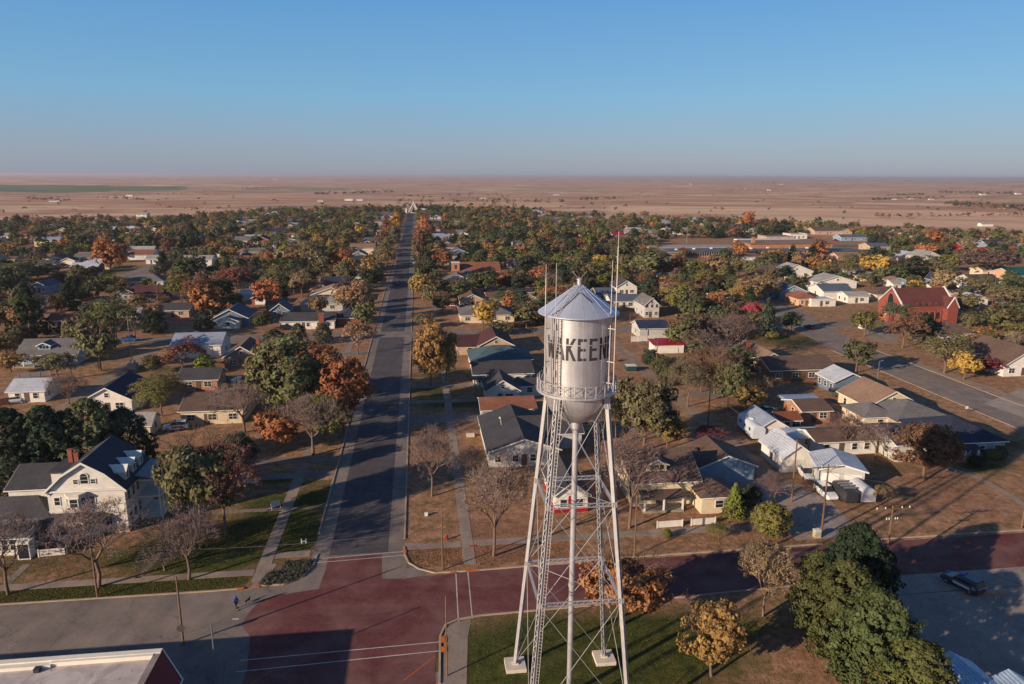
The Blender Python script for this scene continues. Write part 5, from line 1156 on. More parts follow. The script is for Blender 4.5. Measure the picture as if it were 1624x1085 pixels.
T(1228,800,752,56,'bare','redbrown','reddish bare bush between garage and leaning pole')
T(1140,790,764,26,'shrub','green','narrow green bush by the cream house wing')
T(1125,706,676,50,'half','maroon','dark red bush under the lamp pole')
T(1156,648,572,60,'round','olive','olive tree in the middle of the eastern alley block')
T(1182,650,598,56,'round','gold','golden-orange tree beside the open lawn')
T(1112,622,556,60,'half','russet','brownish half-bare tree by the eastern alley')
T(1128,590,520,90,'bare','mauve','wide bare tree left of the tan roofed brick house')
T(1090,645,572,60,'half','olive','thin olive tree between the alley and the open lawn')
T(1146,628,556,66,'half','brown','brown thinning tree left of the brick house with tan roof')
T(1170,612,548,58,'round','green','dull green tree against the tan roofed brick house')
T(1102,590,532,50,'round','olive','olive tree squeezed between two alley poles')
T(1048,598,562,34,'shrub','green','green hedge bush along the tan alley')
T(1030,580,552,28,'shrub','dkgreen','dark hedge bush at the alley bend')
T(1060,612,582,30,'shrub','olive','olive hedge bush lower down the tan alley')
T(1195,640,596,44,'half','tanleaf','tan thinning tree behind the golden-orange lawn tree')
T(1082,556,500,60,'round','olive','olive tree behind the red roofed carport')
T(1100,545,495,70,'wide','brown','brown wide tree north of the red carport')
T(1155,575,498,70,'bare','mauve','bare brown tree north of the brick house')
T(1075,498,446,66,'round','yelgreen','large yellow-green tree north of the navy shed')
T(1062,470,436,42,'round','orange','bright orange tree beside the twin gabled house')
T(1128,487,455,24,'spruce','pine','slim dark spruce on the corner')
T(1165,495,475,30,'half','mauve','small mauve bare tree left of the crimson tree')
T(1193,520,480,28,'half','red','crimson sapling beside the blue spruce')
T(1215,535,472,42,'spruce','bluegreen','tall blue-green spruce on the street corner')
T(1224,538,524,20,'shrub','yelgreen','yellow-green bush at the foot of the blue spruce')
T(1213,476,435,46,'round','tanleaf','tan-gold round tree left of the blue-grey house')
T(1136,445,402,42,'tall','tanleaf','tan columnar tree at the bend of the east avenue')
T(1173,412,380,28,'round','orange','vivid orange tree in front of the school')
T(1083,410,392,20,'round','rust','small rust tree by the school window band')
T(1215,432,398,44,'round','green','green tree in front of the school lawn')
T(1220,450,418,46,'bare','mauve','bare purple tree right of the tan columnar tree')
T(1030,440,392,66,'round','olive','olive tree bank left of the school drive')
T(985,420,372,60,'round','green','tall green tree behind the aerial tips')
T(1357,592,536,54,'round','green','rounded green tree standing on the corner plot')
T(1431,552,498,54,'half','russet','brown-gold tree in front of the brick church')
T(1462,540,495,40,'juniper','pine','dark evergreen against the brick church wall')
T(1500,535,512,60,'round','gold','golden bushes between brick church and hip house')
T(1497,592,530,70,'half','olive','grey-olive tree in front of the white hip house')
T(1528,602,552,44,'round','yellow','yellow-gold tree with pale trunk beside the avenue')
T(1570,594,562,44,'round','maroon','maroon rounded tree beside the white dormer house')
T(1560,545,515,36,'round','orange','orange tree right of the white hip house')
T(1600,540,478,70,'round','olive','large olive tree behind the white dormer house')
T(1552,520,492,50,'round','green','green tree right of the brick church')
T(1466,762,668,92,'round','russet','russet front yard tree before the blue porch house')
T(1343,720,654,60,'bare','redbrown','reddish bare tree behind the white garage building')
T(1388,728,672,52,'bare','mauve','pale bare tree against the white-grey garage')
T(1398,800,770,30,'half','tanleaf','straw-coloured bush beside the silver trailer')
T(1572,728,712,22,'shrub','yelgreen','rounded green bush at the blue house corner')
T(1588,728,706,16,'juniper','green','small conical bush at the blue house corner')
T(1548,738,722,22,'shrub','dkgreen','low dark shrubs in front of the glazed porch')
T(1385,442,402,46,'wide','yellow','brilliant yellow maple by the cross street')
T(1302,410,376,30,'round','rust','rust red tree at the east end of the school')
T(1478,400,362,30,'round','orange','orange-gold tree at the eastern skyline')
T(1465,415,382,38,'round','orange','orange tree below the orange-gold skyline one')
T(1495,470,422,40,'round','tanleaf','tan tree behind the brick church roof')
T(1435,446,405,60,'round','dkgreen','dark green tree right of the yellow maple')
T(1570,440,398,70,'half','mauve','purple-brown spreading tree near the green roof')
T(1550,470,438,50,'half','olive','grey-olive tree right of the church bell tower')
T(1600,500,455,50,'half','olive','olive tree at the right edge below the parked cars')
T(1340,445,415,40,'half','olive','olive-brown tree left of the yellow maple')
T(1345,425,400,26,'shrub','olive','olive scrub near the school end')
T(1188,362,333,22,'round','orange','orange skyline tree north of the school')
T(430,884,858,0.1,'shrub','green') if False else None
for i, (u, vb, vt, w, kd, c, lb) in enumerate([(672,470,402,30,'tall','green','dark green tree in the row right of the main street'),(676,452,392,34,'tall','dkgreen','dark tree behind the corner lawn on the right verge'),(668,430,372,30,'round','brown','brown tree in the right street row'),
    (672,408,356,34,'round','russet','russet tree in the right street row'),(676,385,342,34,'round','orange','orange-brown tree far up the right street row'),(612,432,395,30,'half','tanleaf','tan street tree left of the main street'),(617,412,372,30,'half','olive','olive street tree left of the main street'),
    (622,395,352,30,'round','olive','round olive tree further up the left street row'),(626,372,335,24,'round','yellow','yellow-green tree at the far end of the left street row'),(618,382,345,26,'round','rust','rust brown tree near the far left street row'),(605,400,365,28,'half','brown','brown tree behind the left street row')]): T(u, vb, vt, w, kd, c, lb)
T(448,925,905,64,'shrub','dkgreen','low dark groundcover bed on the street corner') if False else None
# --- the rest of the town's trees
EDGE_U = [-200, 0, 250, 330, 440, 640, 820, 960, 1060, 1200, 1300, 1450, 1624, 1900]; EDGE_V = [354, 353, 352, 347, 338, 333, 336, 349, 352, 357, 361, 371, 382, 392]
def in_town(x, y):
    u, v = pix(x, y); return v > np.interp(u, EDGE_U, EDGE_V)
def on_road(s, t, m=0.0):
    if abs(s-MC) < MW/2+1+m: return True
    if abs(s+146) < 5.5+m or any(abs(t-q) < 4.8+m for q in (232, 376, 520, 664, 808)) or any(abs(s-q) < 4.4+m for q in (-283, -420, 275, 405)): return True
    x, y = W(s, t)
    u, v = pix(x, y)
    for (a, b) in zip(AVE[:-1], AVE[1:]):
        dx, dy = b[0]-a[0], b[1]-a[1]; k = max(0, min(1, ((s-a[0])*dx+(t-a[1])*dy)/(dx*dx+dy*dy)))
        if hypot(s-a[0]-k*dx, t-a[1]-k*dy) < 6.2+m: return True
    return False
# houses of the outer blocks
rh = random.Random(5); NEWH = []
lots = []
for ave, sides in ((-9, (-1, 1)), (-146, (-1, 1)), (-283, (-1, 1)), (-420, (-1, 1)), (130, (1,)), (168, (-1, 1)), (275, (-1, 1)), (405, (-1, 1))):
    for sd in sides:
        t = 245
        while t < 960:
            near = any(abs(t-q) < 15 for q in (232, 376, 520, 664, 808))
            if not near: lots.append((ave+sd*(25+rh.uniform(-3, 3)), t, False)); lots.append((ave+sd*(48+rh.uniform(-4, 6)), t+rh.uniform(-5, 5), True))
            t += rh.uniform(15, 20)
rh.shuffle(lots)
def clear(x, y, r):
    return all(hypot(x-a, y-b) > r+c for a, b, c, _ in HOUSES)
for s, t, small in lots:
    if len(NEWH) >= 250: break
    x, y = W(s, t)
    if y < 20 or not in_town(x, y): continue
    u, v = pix(x, y)
    if not (-30 < u < 1660): continue
    if on_road(s, t, 5) or not clear(x, y, 4.5 if small else 6.5): continue
    if 1060 < u < 1380 and 372 < v < 412: continue
    if small and rh.random() < .45: continue
    if 640 < u < 700 and v > 400: continue
    w = rh.uniform(7, 10) if small else rh.uniform(13, 20); d = rh.uniform(6, 8) if small else rh.uniform(9, 12)
    wc = rh.choice(['white','white','white','white','palegrey','cream','cream','cream','palegrey','tan','grey','blue','taupe','peach','brick','yellow','palegreen']); rc = rh.choice(['dark','dark','grey','brown','charcoal','tan','pale','pale','slate','pale','grey','white','navy','silver','tan','brown','rust'])
    rf = rh.choice(['gx','gx','gx','gy','hip']) if not small else rh.choice(['gx','gy'])
    r = house('pending', 'garage' if small else 'house', s-w/2, s+w/2, t-d/2, d, rh.uniform(2.6, 3.1) if small or rh.random() < .85 else 4.8, d*rh.uniform(.17, .26) if rf != 'gy' else w*rh.uniform(.14, .22), rf, wc, rc, nf=0 if small else 2, nr=0, gd=1 if small else 0, trim=True, far=hypot(x, y) > 520, door=False)
    NEWH.append((r, x, y, small, wc, rc, rf))
# trees: candidates over the whole town, the nearest become things of their own, the far ones one mass
rq = random.Random(31); cand = []
def grid_hash(): return {}
tries = 0
P_xy = [(a, b, c) for a, b, c in PLANTED]
cell = {}
def put(x, y, r): cell.setdefault((int(x//12), int(y//12)), []).append((x, y, r))
def hit(x, y, r, k=.62):
    cx, cy = int(x//12), int(y//12)
    for i in (-1, 0, 1):
        for j in (-1, 0, 1):
            for a, b, c in cell.get((cx+i, cy+j), ()):
                if hypot(x-a, y-b) < (r+c)*k: return True
    return False
for a, b, c in P_xy: put(a, b, c)
OPEN = [(1180,600,40,26),(1250,545,45,14),(200,428,55,10),(260,412,20,6),(1330,480,60,20),(720,455,30,12),(1110,420,25,14),(1300,385,60,12),(1440,580,70,40),(640,560,60,60),(200,560,110,20),(1000,560,60,18),(560,560,60,30),(130,440,120,16),(1480,440,0,0),(1340,510,60,22),(700,560,50,60),(1570,440,60,14),(560,470,40,10),(1210,396,170,17),(1225,412,120,10)]
pal_w = [('olive',28),('green',22),('dkgreen',17),('gold',5),('orange',2),('rust',1),('russet',2),('brown',9),('tanleaf',10),('yelgreen',9),('yellow',1),('mauve',4),('pine',9)]
pal = [c for c, n in pal_w for _ in range(n)]
for _ in range(90000):
    D = math.sqrt(rq.uniform(165**2, 1120**2)); a = radians(rq.uniform(-38.5, 38)); x, y = D*sin(a), D*cos(a)
    if not in_town(x, y): continue
    s = x*cos(GA)+y*sin(GA); t = -x*sin(GA)+y*cos(GA)
    h = rq.uniform(5.8, 10.5) if rq.random() < .8 else rq.uniform(9.5, 12.5); w = h*rq.uniform(.9, 1.25)
    if on_road(s, t, w*.22): continue
    if any(hypot(x-p, y-q) < rr*.9+w*.45 for p, q, rr, _ in HOUSES): continue
    dx, dy = x/D, y/D; bad = False
    for p, q, rr, nm in HOUSES:
        f = (p-x)*dx+(q-y)*dy
        if 0 < f < (30 if nm != 'pending' else 20) and abs((p-x)*dy-(q-y)*dx) < rr*.75+w*.3: bad = True; break
    if bad and (nm != 'pending' or rq.random() < .75): continue
    u, v = pix(x, y)
    if any(abs(u-a_) < b_ and abs(v-c_) < d_ for a_, c_, b_, d_ in OPEN): continue
    if D < 235: continue
    if hit(x, y, w/2, (1.0 if rq.random() < .6 else .72) if D < 400 else (1.22 if rq.random() < .6 else .8)): continue
    put(x, y, w/2); col = rq.choice(pal)
    kind = 'bare' if col == 'mauve' else ('juniper' if col in ('pine', 'dkgreen') and rq.random() < .5 else ('spruce' if col == 'pine' else ('half' if rq.random() < .3 else rq.choice(['round', 'round', 'tall', 'wide']))))
    cand.append((D, x, y, h, w, kind, col))
    if len(cand) > 3300: break
cand.sort(); print('tree candidates', len(cand), 'hand', len(PLANTED))
NIND = 150
for D, x, y, h, w, kind, col in cand[:NIND]: tree(x, y, h, w, kind, col)
def far_mass(lst, name, label):
    R = np.random.RandomState(9); Vs, Ts, Cs = [], [], []
    for D, x, y, h, w, kind, col in lst:
        k = 74 if D < 450 else (50 if D < 700 else 34); npr = 14 if D < 450 else (12 if D < 700 else 11)
        kk = kind if kind in ('juniper', 'spruce', 'round', 'tall', 'wide') else 'sparse'
        C = crown_pts(kk, k, R); rd = np.full(len(C), 1.05); V, F, T_ = leaf_quads(C, rd, npr, .42 if D < 450 else .52, seed=R.randint(1 << 30)); T_ = .28+.34*T_
        th = R.rand()*6.28; c, s_ = cos(th), sin(th); V = V*np.array([w/8, w/8, h/10]); V = np.stack([V[:, 0]*c-V[:, 1]*s_+x, V[:, 0]*s_+V[:, 1]*c+y, V[:, 2]], 1)
        b = np.array(TC[col]); b = b*np.array([R.uniform(.85, 1.15), R.uniform(.9, 1.1), R.uniform(.85, 1.15), 1]); Vs.append(V); Ts.append(T_); Cs.append(np.tile(b, (len(V), 1)))
        # trunk as four slim faces
        tv = np.array([(-.25,0,0),(.25,0,0),(.12,0,6),(-.12,0,6),(0,-.25,0),(0,.25,0),(0,.12,6),(0,-.12,6)])*np.array([1, 1, h/10])+np.array([x, y, 0]); Vs.append(tv); Ts.append(np.full(8, .4)); Cs.append(np.tile(np.array(TC['brown'])*.7, (8, 1)))
    V = np.vstack(Vs); F = np.arange(len(V)).reshape(-1, 4)
    me = npmesh(name, V, F, M['leafstuff'], [('tone','POINT','FLOAT',np.concatenate(Ts)), ('tint','POINT','FLOAT_COLOR',np.vstack(Cs))])
    o = bpy.data.objects.new(name, me); COL.objects.link(o); tag(o, label, 'trees', kind='stuff'); return o
far_mass(cand[NIND:], 'town_woodland', 'mixed autumn trees filling the far blocks of the town up to the prairie')
# scattered trees and shelter belts out on the prairie
belt = []
def scat(u0, v0, u1, v1, n, hh, cols, jit=3):
    for i in range(n):
        u = rq.uniform(u0, u1); v = v0+(v1-v0)*(u-u0)/(u1-u0+1e-6)+rq.uniform(-.5, .5)*jit; x, y, z = g_far(u, v); h = rq.uniform(*hh); belt.append((x, y, z, h, h*1.2, rq.choice(cols)))
dk = ['pine', 'dkgreen', 'brown']
scat(500,309,625,306,70,(6,9),dk,1.5); scat(560,302,630,303,26,(5,8),dk,2); scat(1385,318,1500,315,60,(6,9),dk,2.5); scat(1405,311,1465,309,50,(6,8),dk,1); scat(1485,306,1620,308,90,(6,10),dk,3); scat(1500,325,1624,333,110,(5,9),['brown','dkgreen','russet'],6)
scat(920,318,990,316,26,(5,8),['brown','dkgreen'],2); scat(1150,302,1240,300,16,(5,8),dk,2); scat(1180,292,1240,291,10,(10,14),dk,1); scat(40,316,110,320,30,(4,7),['brown','redbrown'],2); scat(160,315,230,318,24,(4,7),['brown','dkgreen'],2)
scat(1390,346,1620,344,30,(4,7),['brown','russet'],2); scat(780,322,900,320,26,(5,8),['brown','dkgreen'],6); scat(380,298,450,300,12,(5,9),dk,1); scat(250,309,330,307,14,(4,7),['brown'],1)
for _ in range(170):
    u = rq.uniform(-20, 1650); v = rq.uniform(306, 350); e = float(np.interp(u, EDGE_U, EDGE_V))
    if v > e-3: continue
    x, y, z = g_far(u, v); h = rq.uniform(3, 7); belt.append((x, y, z, h, h*1.3, rq.choice(['brown','russet','dkgreen','redbrown'])))
for _ in range(90):
    u = rq.uniform(630, 820); v = rq.uniform(308, 333); x, y, z = g_far(u, v); h = rq.uniform(4, 9); belt.append((x, y, z, h, h*1.2, rq.choice(['brown','russet','dkgreen','olive','gold'])))
R = np.random.RandomState(2); Vs, Ts, Cs = [], [], []
for x, y, z, h, w, col in belt:
    C = crown_pts('round', 9, R); V, F, T_ = leaf_quads(C, np.full(9, 1.5), 6, .95, seed=R.randint(1 << 30)); V = V*np.array([w/8, w/8, h/10])+np.array([x, y, z]); Vs.append(V); Ts.append(T_); Cs.append(np.tile(np.array(TC[col]), (len(V), 1)))
V = np.vstack(Vs); me = npmesh('prairie_trees', V, np.arange(len(V)).reshape(-1, 4), M['leafstuff'], [('tone','POINT','FLOAT',np.concatenate(Ts)), ('tint','POINT','FLOAT_COLOR',np.vstack(Cs))])
o = bpy.data.objects.new('prairie_trees', me); COL.objects.link(o); tag(o, 'shelter belts and scattered trees dotted over the far prairie', 'trees', kind='stuff')
# farmsteads far out
def farm(u, v, w, h, wall, label, roofc='pale'):
    w *= .62; h *= .62; x, y, z = g_far(u, v); r = empty('farm_building', (x, y, z-1), GA); thing(r, label, 'farm building'); m = MB(); wall_shape(m, 'gx', -w/2, w/2, 0, w*.45, h+1, h*.4); m.build('wall', wmat(wall), r); m = MB(); roof_shape(m, 'gx', -w/2, w/2, 0, w*.45, h+1, h*.4, .6, .3); m.build('roof', rmat(roofc), r)
for a in ((553,318.5,26,6,'white','white farm building above the northwest tree bank'),(570,318.5,20,5,'white','second white building right of the one above the northwest tree bank','silver'),(508,320,18,4,'cream','low cream farm shed left of the northwest farmstead'),(86,320.5,30,4,'palegrey','pale shed among scrub on the far left prairie'),(205,311.5,26,5,'white','white shed on the middle left prairie'),
    (1220,302.5,30,7,'white','lone white shed on the open prairie right of centre'),(1096,292.5,40,7,'white','tiny white farm on the central skyline'),(1240,293,50,8,'cream','pale building near the right of centre skyline'),(1420,317,30,5,'white','white shed in the eastern farmstead grove'),(1447,316,34,5,'white','longer white shed in the eastern farmstead grove','slate'),(1478,317,26,4,'cream','cream shed at the right end of the eastern grove'),
    (1560,309.5,34,5,'white','white house in the far eastern shelter belt'),(1616,308.5,34,6,'white','white shed at the right edge shelter belt'),(1590,331,24,4,'peach','peach farmhouse in scrub below the eastern belt'),(765,315.5,26,4,'white','pale farmhouse beyond the northern tree line'),(883,310,30,5,'palegrey','faint grey sheds beyond the town north side'),(1566,359,22,4,'white','white gabled house beside trees at the eastern prairie edge'),(1184,300.5,30,5,'palegrey','grey farm shed left of the lone white shed'),(436,285.5,70,9,'white','tiny farm far beyond the green field')):
    farm(*a)
# ---------------------------------------------------------------- vehicles
CC = dict(white=(.75,.75,.75,1), black=(.02,.02,.022,1), navy=(.02,.03,.07,1), blue=(.03,.09,.28,1), red=(.3,.015,.03,1), silver=(.42,.43,.45,1), grey=(.13,.135,.14,1), maroon=(.12,.01,.02,1), olive=(.1,.11,.08,1))
def carpaint(c):
    k = 'car_'+c
    if k not in CACHE: CACHE[k] = simple(k, CC[c], .3, .2, .5, .6)
    return CACHE[k]
def loft(m, secs, mi=0):      # secs: (x, halfwidth bottom, halfwidth top, z bottom, z top)
    n0 = len(m.v)
    for x, wb, wt, zb, zt in secs:
        zm = zb+(zt-zb)*.55; wm = max(wb, wt)*1.02
        m.v += [(x,-wb,zb),(x,-wm,zm),(x,-wt,zt),(x,wt,zt),(x,wm,zm),(x,wb,zb)]
    k = 6
    for i in range(len(secs)-1):
        for j in range(k): a = n0+i*k+j; b = n0+i*k+(j+1) % k; m.f.append((a, b, b+k, a+k)); m.m.append(mi)
    m.f.append(tuple(n0+j for j in reversed(range(k)))); m.f.append(tuple(n0+(len(secs)-1)*k+j for j in range(k))); m.m += [mi]*2
def car(label, cat, u, v, ang, kind='sedan', col='white', bar=False, stripe=None):
    x, y = G(u, v); r = empty({'sedan':'parked_car','suv':'parked_car','pickup':'pickup_truck'}[kind], (x, y, .02), GA+radians(ang)); thing(r, label, cat); r.scale = (1,1,1)
    p = carpaint(col); m = MB(); H_ = {'sedan':.95,'suv':1.1,'pickup':1.12}[kind]
    loft(m, [(-2.4,.8,.78,.45,H_-.15),(-2.3,.92,.86,.3,H_),(-1.0,.95,.88,.28,H_+.02),(.9,.95,.88,.28,H_),(1.9,.93,.84,.28,H_-.12),(2.35,.85,.76,.34,H_-.25),(2.45,.72,.66,.45,H_-.4)]); body = m.build('body', p, r, smooth=False)
    if kind == 'sedan': cab = [(-1.75,.82,.8,H_-.03,H_),(-1.1,.84,.66,H_-.03,1.42),(.2,.84,.66,H_-.03,1.45),(1.05,.84,.82,H_-.03,H_)]
    elif kind == 'suv': cab = [(-2.25,.85,.82,H_-.05,H_+.02),(-2.05,.86,.7,H_-.05,1.72),(.3,.86,.7,H_-.05,1.76),(1.05,.86,.82,H_-.05,H_)]
    else: cab = [(-.55,.86,.84,H_-.05,H_),(-.42,.86,.7,H_-.05,1.8),(.6,.86,.7,H_-.05,1.82),(1.25,.86,.82,H_-.05,H_)]
    m = MB(); loft(m, cab); c = m.build('windows', M['glass'], r)
    m = MB(); a, b = cab[1][0]+.05, cab[2][0]-.02; zt = cab[2][4]; loft(m, [(a,.7,.66,zt-.1,zt+.02),(b,.7,.66,zt-.06,zt+.03)]); rf = m.build('roof', p, r)
    for xx in ([a, (a+b)/2, b] if kind != 'pickup' else [a, b]):
        for e in (-1, 1): m = MB(); m.beam((xx, e*.87, H_-.02), (xx*.98, e*.71, zt-.04), .09, .05, (1,0,0)); m.build('pillar', p, rf)
    if kind == 'pickup': m = MB(); m.box(-2.25, -.65, -.78, .78, H_-.02, H_+.012); m.build('bed', M['dark'], r)
    for sx in (-1.45, 1.5):
        for sy in (-1, 1):
            m = MB(); m.tube((sx, sy*.72, .34), (sx, sy*.98, .34), .35, n=16); wh = m.build('wheel', M['rubber'], r); m = MB(); m.tube((sx, sy*.97, .34), (sx, sy*1.0, .34), .2, n=10); m.build('rim', M['rim'], wh)
    for e in (-1, 1):
        m = MB(); m.box(2.3, 2.44, e*.66-.13, e*.66+.13, H_-.42, H_-.27); m.build('headlight', M['headlight'], r); m = MB(); m.box(-2.44, -2.34, e*.72-.1, e*.72+.1, H_-.4, H_-.15); m.build('tail_light', M['taillight'], r)
    if bar: m = MB(); m.box(-.15, .15, -.55, .55, zt+.03, zt+.16); m.build('light_bar', simple('light_bar', (.05,.08,.35,1), .2), r)
    if stripe:
        for e in (-1, 1): m = MB(); m.box(-1.4, .7, min(e*.965, e*.985), max(e*.965, e*.985), .55, .85); m.build('door_panel', carpaint(stripe), r)
    return r
def az_between(a, b): A = G(*a); B = G(*b); return math.degrees(atan2(B[1]-A[1], B[0]-A[0]))-7.35
car('dark police SUV with light bar and white doors on the parking lot', 'police car', 1526, 931, az_between((1545,938),(1505,918)), 'suv', 'navy', True, 'white')
car('white police SUV parked behind the mansion beside the cream shed', 'police car', 279, 681, az_between((295,680),(264,683)), 'suv', 'white', True, 'black')
car('white pickup truck parked between white shed and white garage', 'pickup truck', 1278, 756, -100, 'pickup', 'white')
car('white pickup with camper shell in front of the white garage building', 'pickup truck', 1309, 786, -92, 'suv', 'white')
car('bright blue pickup truck parked on the western cross street', 'pickup truck', 206, 541, 4, 'pickup', 'blue')
car('dark olive car beside the slate blue cottage', 'car', 1330, 628, -8, 'suv', 'olive')
car('silver car almost hidden by trees beside the taupe house', 'car', 383, 607, 20, 'sedan', 'silver')
car('maroon and grey pickup in the driveway right of the main street', 'pickup truck', 722, 488, -25, 'pickup', 'maroon')
car('grey pickup right beside the maroon one in the driveway', 'pickup truck', 733, 491, -25, 'pickup', 'grey')
car('maroon car standing on the shaded east avenue', 'car', 1285, 521, 100, 'sedan', 'maroon')
car('white car under the open carport of the dark brick house', 'car', 279, 499, 8, 'sedan', 'white')
car('dark car parked at the left kerb beside the dark green tree', 'car', 628, 452, 84, 'sedan', 'navy')
car('silver car parked at the right kerb far up the street', 'car', 658, 418, 82, 'sedan', 'silver')
car('white car in front of the brown church hall', 'car', 707, 428, 10, 'suv', 'black')
car('red car among trees on the slanting western street', 'car', 250, 441, 30, 'sedan', 'red')
car('white car beside the red one on the western street', 'car', 261, 443, 30, 'suv', 'white')
car('white car parked by the navy-roofed houses', 'car', 119, 479, 10, 'sedan', 'white')
car('dark blue car in the shadow left of the navy-roofed houses', 'car', 126, 469, 5, 'sedan', 'navy')
car('black and white car beside the white-roofed garage', 'car', 42, 634, 12, 'sedan', 'navy')
car('small white car half hidden left of the white-roofed garage', 'car', 26, 638, 20, 'sedan', 'white')
car('red car beside the green-roofed building', 'car', 1606, 450, 5, 'sedan', 'red')
car('dark red car below the green-roofed building', 'car', 1610, 463, -5, 'sedan', 'maroon')
car('blue-grey pickup with open tailgate at the eastern lot', 'pickup truck', 1582, 482, -30, 'pickup', 'grey')
car('red car on the school drive beyond the yellow maple', 'car', 1325, 382, 0, 'sedan', 'red')
car('dark car in front of the school entrance', 'car', 1098, 414, 0, 'sedan', 'grey')
car('maroon car under the grey trees near the white garage', 'car', 1438, 451, 0, 'suv', 'maroon')
car('dark sedan parked by the ranch house with the brick chimney', 'car', 455, 523, 10, 'suv', 'black')
car('blue car parked under trees behind the camper garage', 'car', 1218, 655, 10, 'sedan', 'navy')
def trailer(label, cat, name, u, v, ang, L, Wd, Hh, col, round_=.35, z0=.55, kind='camper'):
    x, y = G(u, v); r = empty(name, (x, y, 0), GA+radians(ang)); thing(r, label, cat); m = MB(); k = []
    for i in range(9): a = pi*i/8; k.append((Wd/2*cos(a)*(1 if abs(cos(a)) < .9 else 1), z0+Hh*(1-round_)+Hh*round_*sin(a)))
    m.prism([(-L/2, -Wd/2, z0), (-L/2, Wd/2, z0)] + [(-L/2, yy, zz) for yy, zz in k], (L, 0, 0)); m.build('shell', col, r)
    for sx in (-.5, .5):
        for e in (-1, 1): m = MB(); m.tube((sx, e*(Wd/2-.3), .36), (sx, e*(Wd/2-.05), .36), .36, n=14); m.build('wheel', M['rubber'], r)
    m = MB(); m.beam((L/2, -.5, .5), (L/2+1.3, 0, .5), .08, .08); m.beam((L/2, .5, .5), (L/2+1.3, 0, .5), .08, .08); m.tube((L/2+1.1,0,0), (L/2+1.1,0,.6), .05); m.build('hitch', M['dark'], r)
    if kind == 'camper':
        for xx in (-L*.3, 0, L*.28):
            for e in (-1, 1): m = MB(); m.box(xx-.4, xx+.4, e*Wd/2-.02, e*Wd/2+.02, z0+1.1, z0+1.7); m.build('window', M['glass'], r)
        m = MB(); m.box(-L*.15-.3, -L*.15+.3, -Wd/2-.03, -Wd/2+.02, z0+.2, z0+1.9); m.build('door', M['trim'], r); m = MB(); m.box(-.4, .4, -.3, .3, z0+Hh-.02, z0+Hh+.25); m.build('roof_vent', M['trim'], r)
    if kind == 'black':
        m = MB()
        for i in range(4): m.box(-L*.3+i*.9, -L*.3+i*.9+.4, -Wd*.45, Wd*.45, z0+Hh, z0+Hh+.18)
        m.build('roof_rack', M['rim'], r)
    return r
wt = plain('camper_shell', lin(196,202,210), .4, .1, .08)
trailer('long pale camper trailer parked beside the alley garage', 'camper trailer', 'camper_trailer', 1190, 688, az_between((1205,697),(1178,672)), 8.5, 2.5, 2.6, wt)
trailer('silver domed cargo trailer at the right of the parked row', 'trailer', 'cargo_trailer', 1365, 792, 88, 4.2, 2.3, 2.3, plain('trailer_silver', lin(205,205,212), .35, .3, .08), .45, .5, 'plain')
trailer('black trailer with ladder rack between pickup and silver trailer', 'trailer', 'cargo_trailer', 1339, 793, 88, 4.4, 2.1, 2.0, simple('trailer_black', (.03,.03,.035,1), .4), .15, .5, 'black')
def carport_canopy(label, u1, v1, u2, v2, ev, d, mat):
    s1, t1 = g(u1, v1, ev); s2, t2 = g(u2, v2, ev); r = loc_root('carport', label, 'carport', s1, (t1+t2)/2); w = s2-s1; m = MB(); n = 8; pts = []
    for i in range(n+1): a = pi*i/n; pts.append((0, d/2-d/2*cos(a), ev+.5*sin(a)))
    m.prism(pts+[(0, d, ev-.12), (0, 0, ev-.12)], (w, 0, 0)); m.build('roof', mat, r)
    for x in (.2, w/2, w-.2):
        for y in (.2, d-.2): m = MB(); m.box(x-.06, x+.06, y-.06, y+.06, 0, ev-.1); m.build('post', M['steelpole'], r)
carport_canopy('open carport with curved white metal roof beside the white shed', 1257, 698, 1312, 693, 2.5, 6, rmat('white'))
carport_canopy('blue-grey flat canopy between the garages and slate cottage', 1248, 637, 1311, 641, 2.6, 6, rmat('silver'))
# ---------------------------------------------------------------- poles, wires, signs
POLES = {}
def pole(key, label, u, vb, vt=None, h=None, r=.14, mat='wood', cross=0, lamp=None, name='utility_pole', cat='utility pole', trans=False, box=False, group=None, rz=0):
    x, y = G(u, vb); H_ = h or hg(u, vb, vt); o = empty(name, (x, y, 0), GA+rz); thing(o, label, cat, group); m = MB(); m.tube((0,0,-.1), (0,0,H_), r, r*.68, 10); m.build('pole', M[mat], o)
    for c in range(cross):
        z = H_-.35-c*1.5; w = 2.4 if c == 0 else .9; m = MB(); m.box(-w, w, -.16, -.06, z-.07, z+.07)
        if c == 0: m.beam((-1.0,-.12,z), (0,-.12,z-.9), .04, .04); m.beam((1.0,-.12,z), (0,-.12,z-.9), .04, .04)
        m.build('crossarm', M['wood'], o)
        for xx in (-w+.15, -w*.45, w*.5, w-.15): m = MB(); m.tube((xx,-.11,z+.07), (xx,-.11,z+.3), .07, .05, 8); m.build('insulator', M['insul'], o)
    if trans: m = MB(); m.tube((.35,-.2,H_-2.4), (.35,-.2,H_-1.5), .26, n=12); m.build('transformer', M['steelpole'], o)
    if lamp: m = MB(); m.beam((0,0,H_-.3), (lamp,-.2,H_+.15), .07, .07); m.build('arm', M['steelpole'], o); m = MB(); m.box(lamp-.3, lamp+.3, -.36, -.06, H_+.08, H_+.24); m.build('lamp_head', M['steelpole'], o)
    if box: m = MB(); m.box(-1.1, 1.1, -1, 1, 0, 1.5); m.box(-.6, .6, -.6, .6, 1.5, 2.3); m.build('base_cabinet', plain('cabinet', lin(150,140,136), .7), o)
    POLES[key] = Vector((x, y, H_)); return o
pole('A', 'tall weathered pole in front of the thick-trunked bare tree', 155, 948, 855)
b = pole('B', 'brown pole carrying a round sign, at the corner building', 291, 1022, 912, r=.13, name='sign_pole', cat='sign pole')
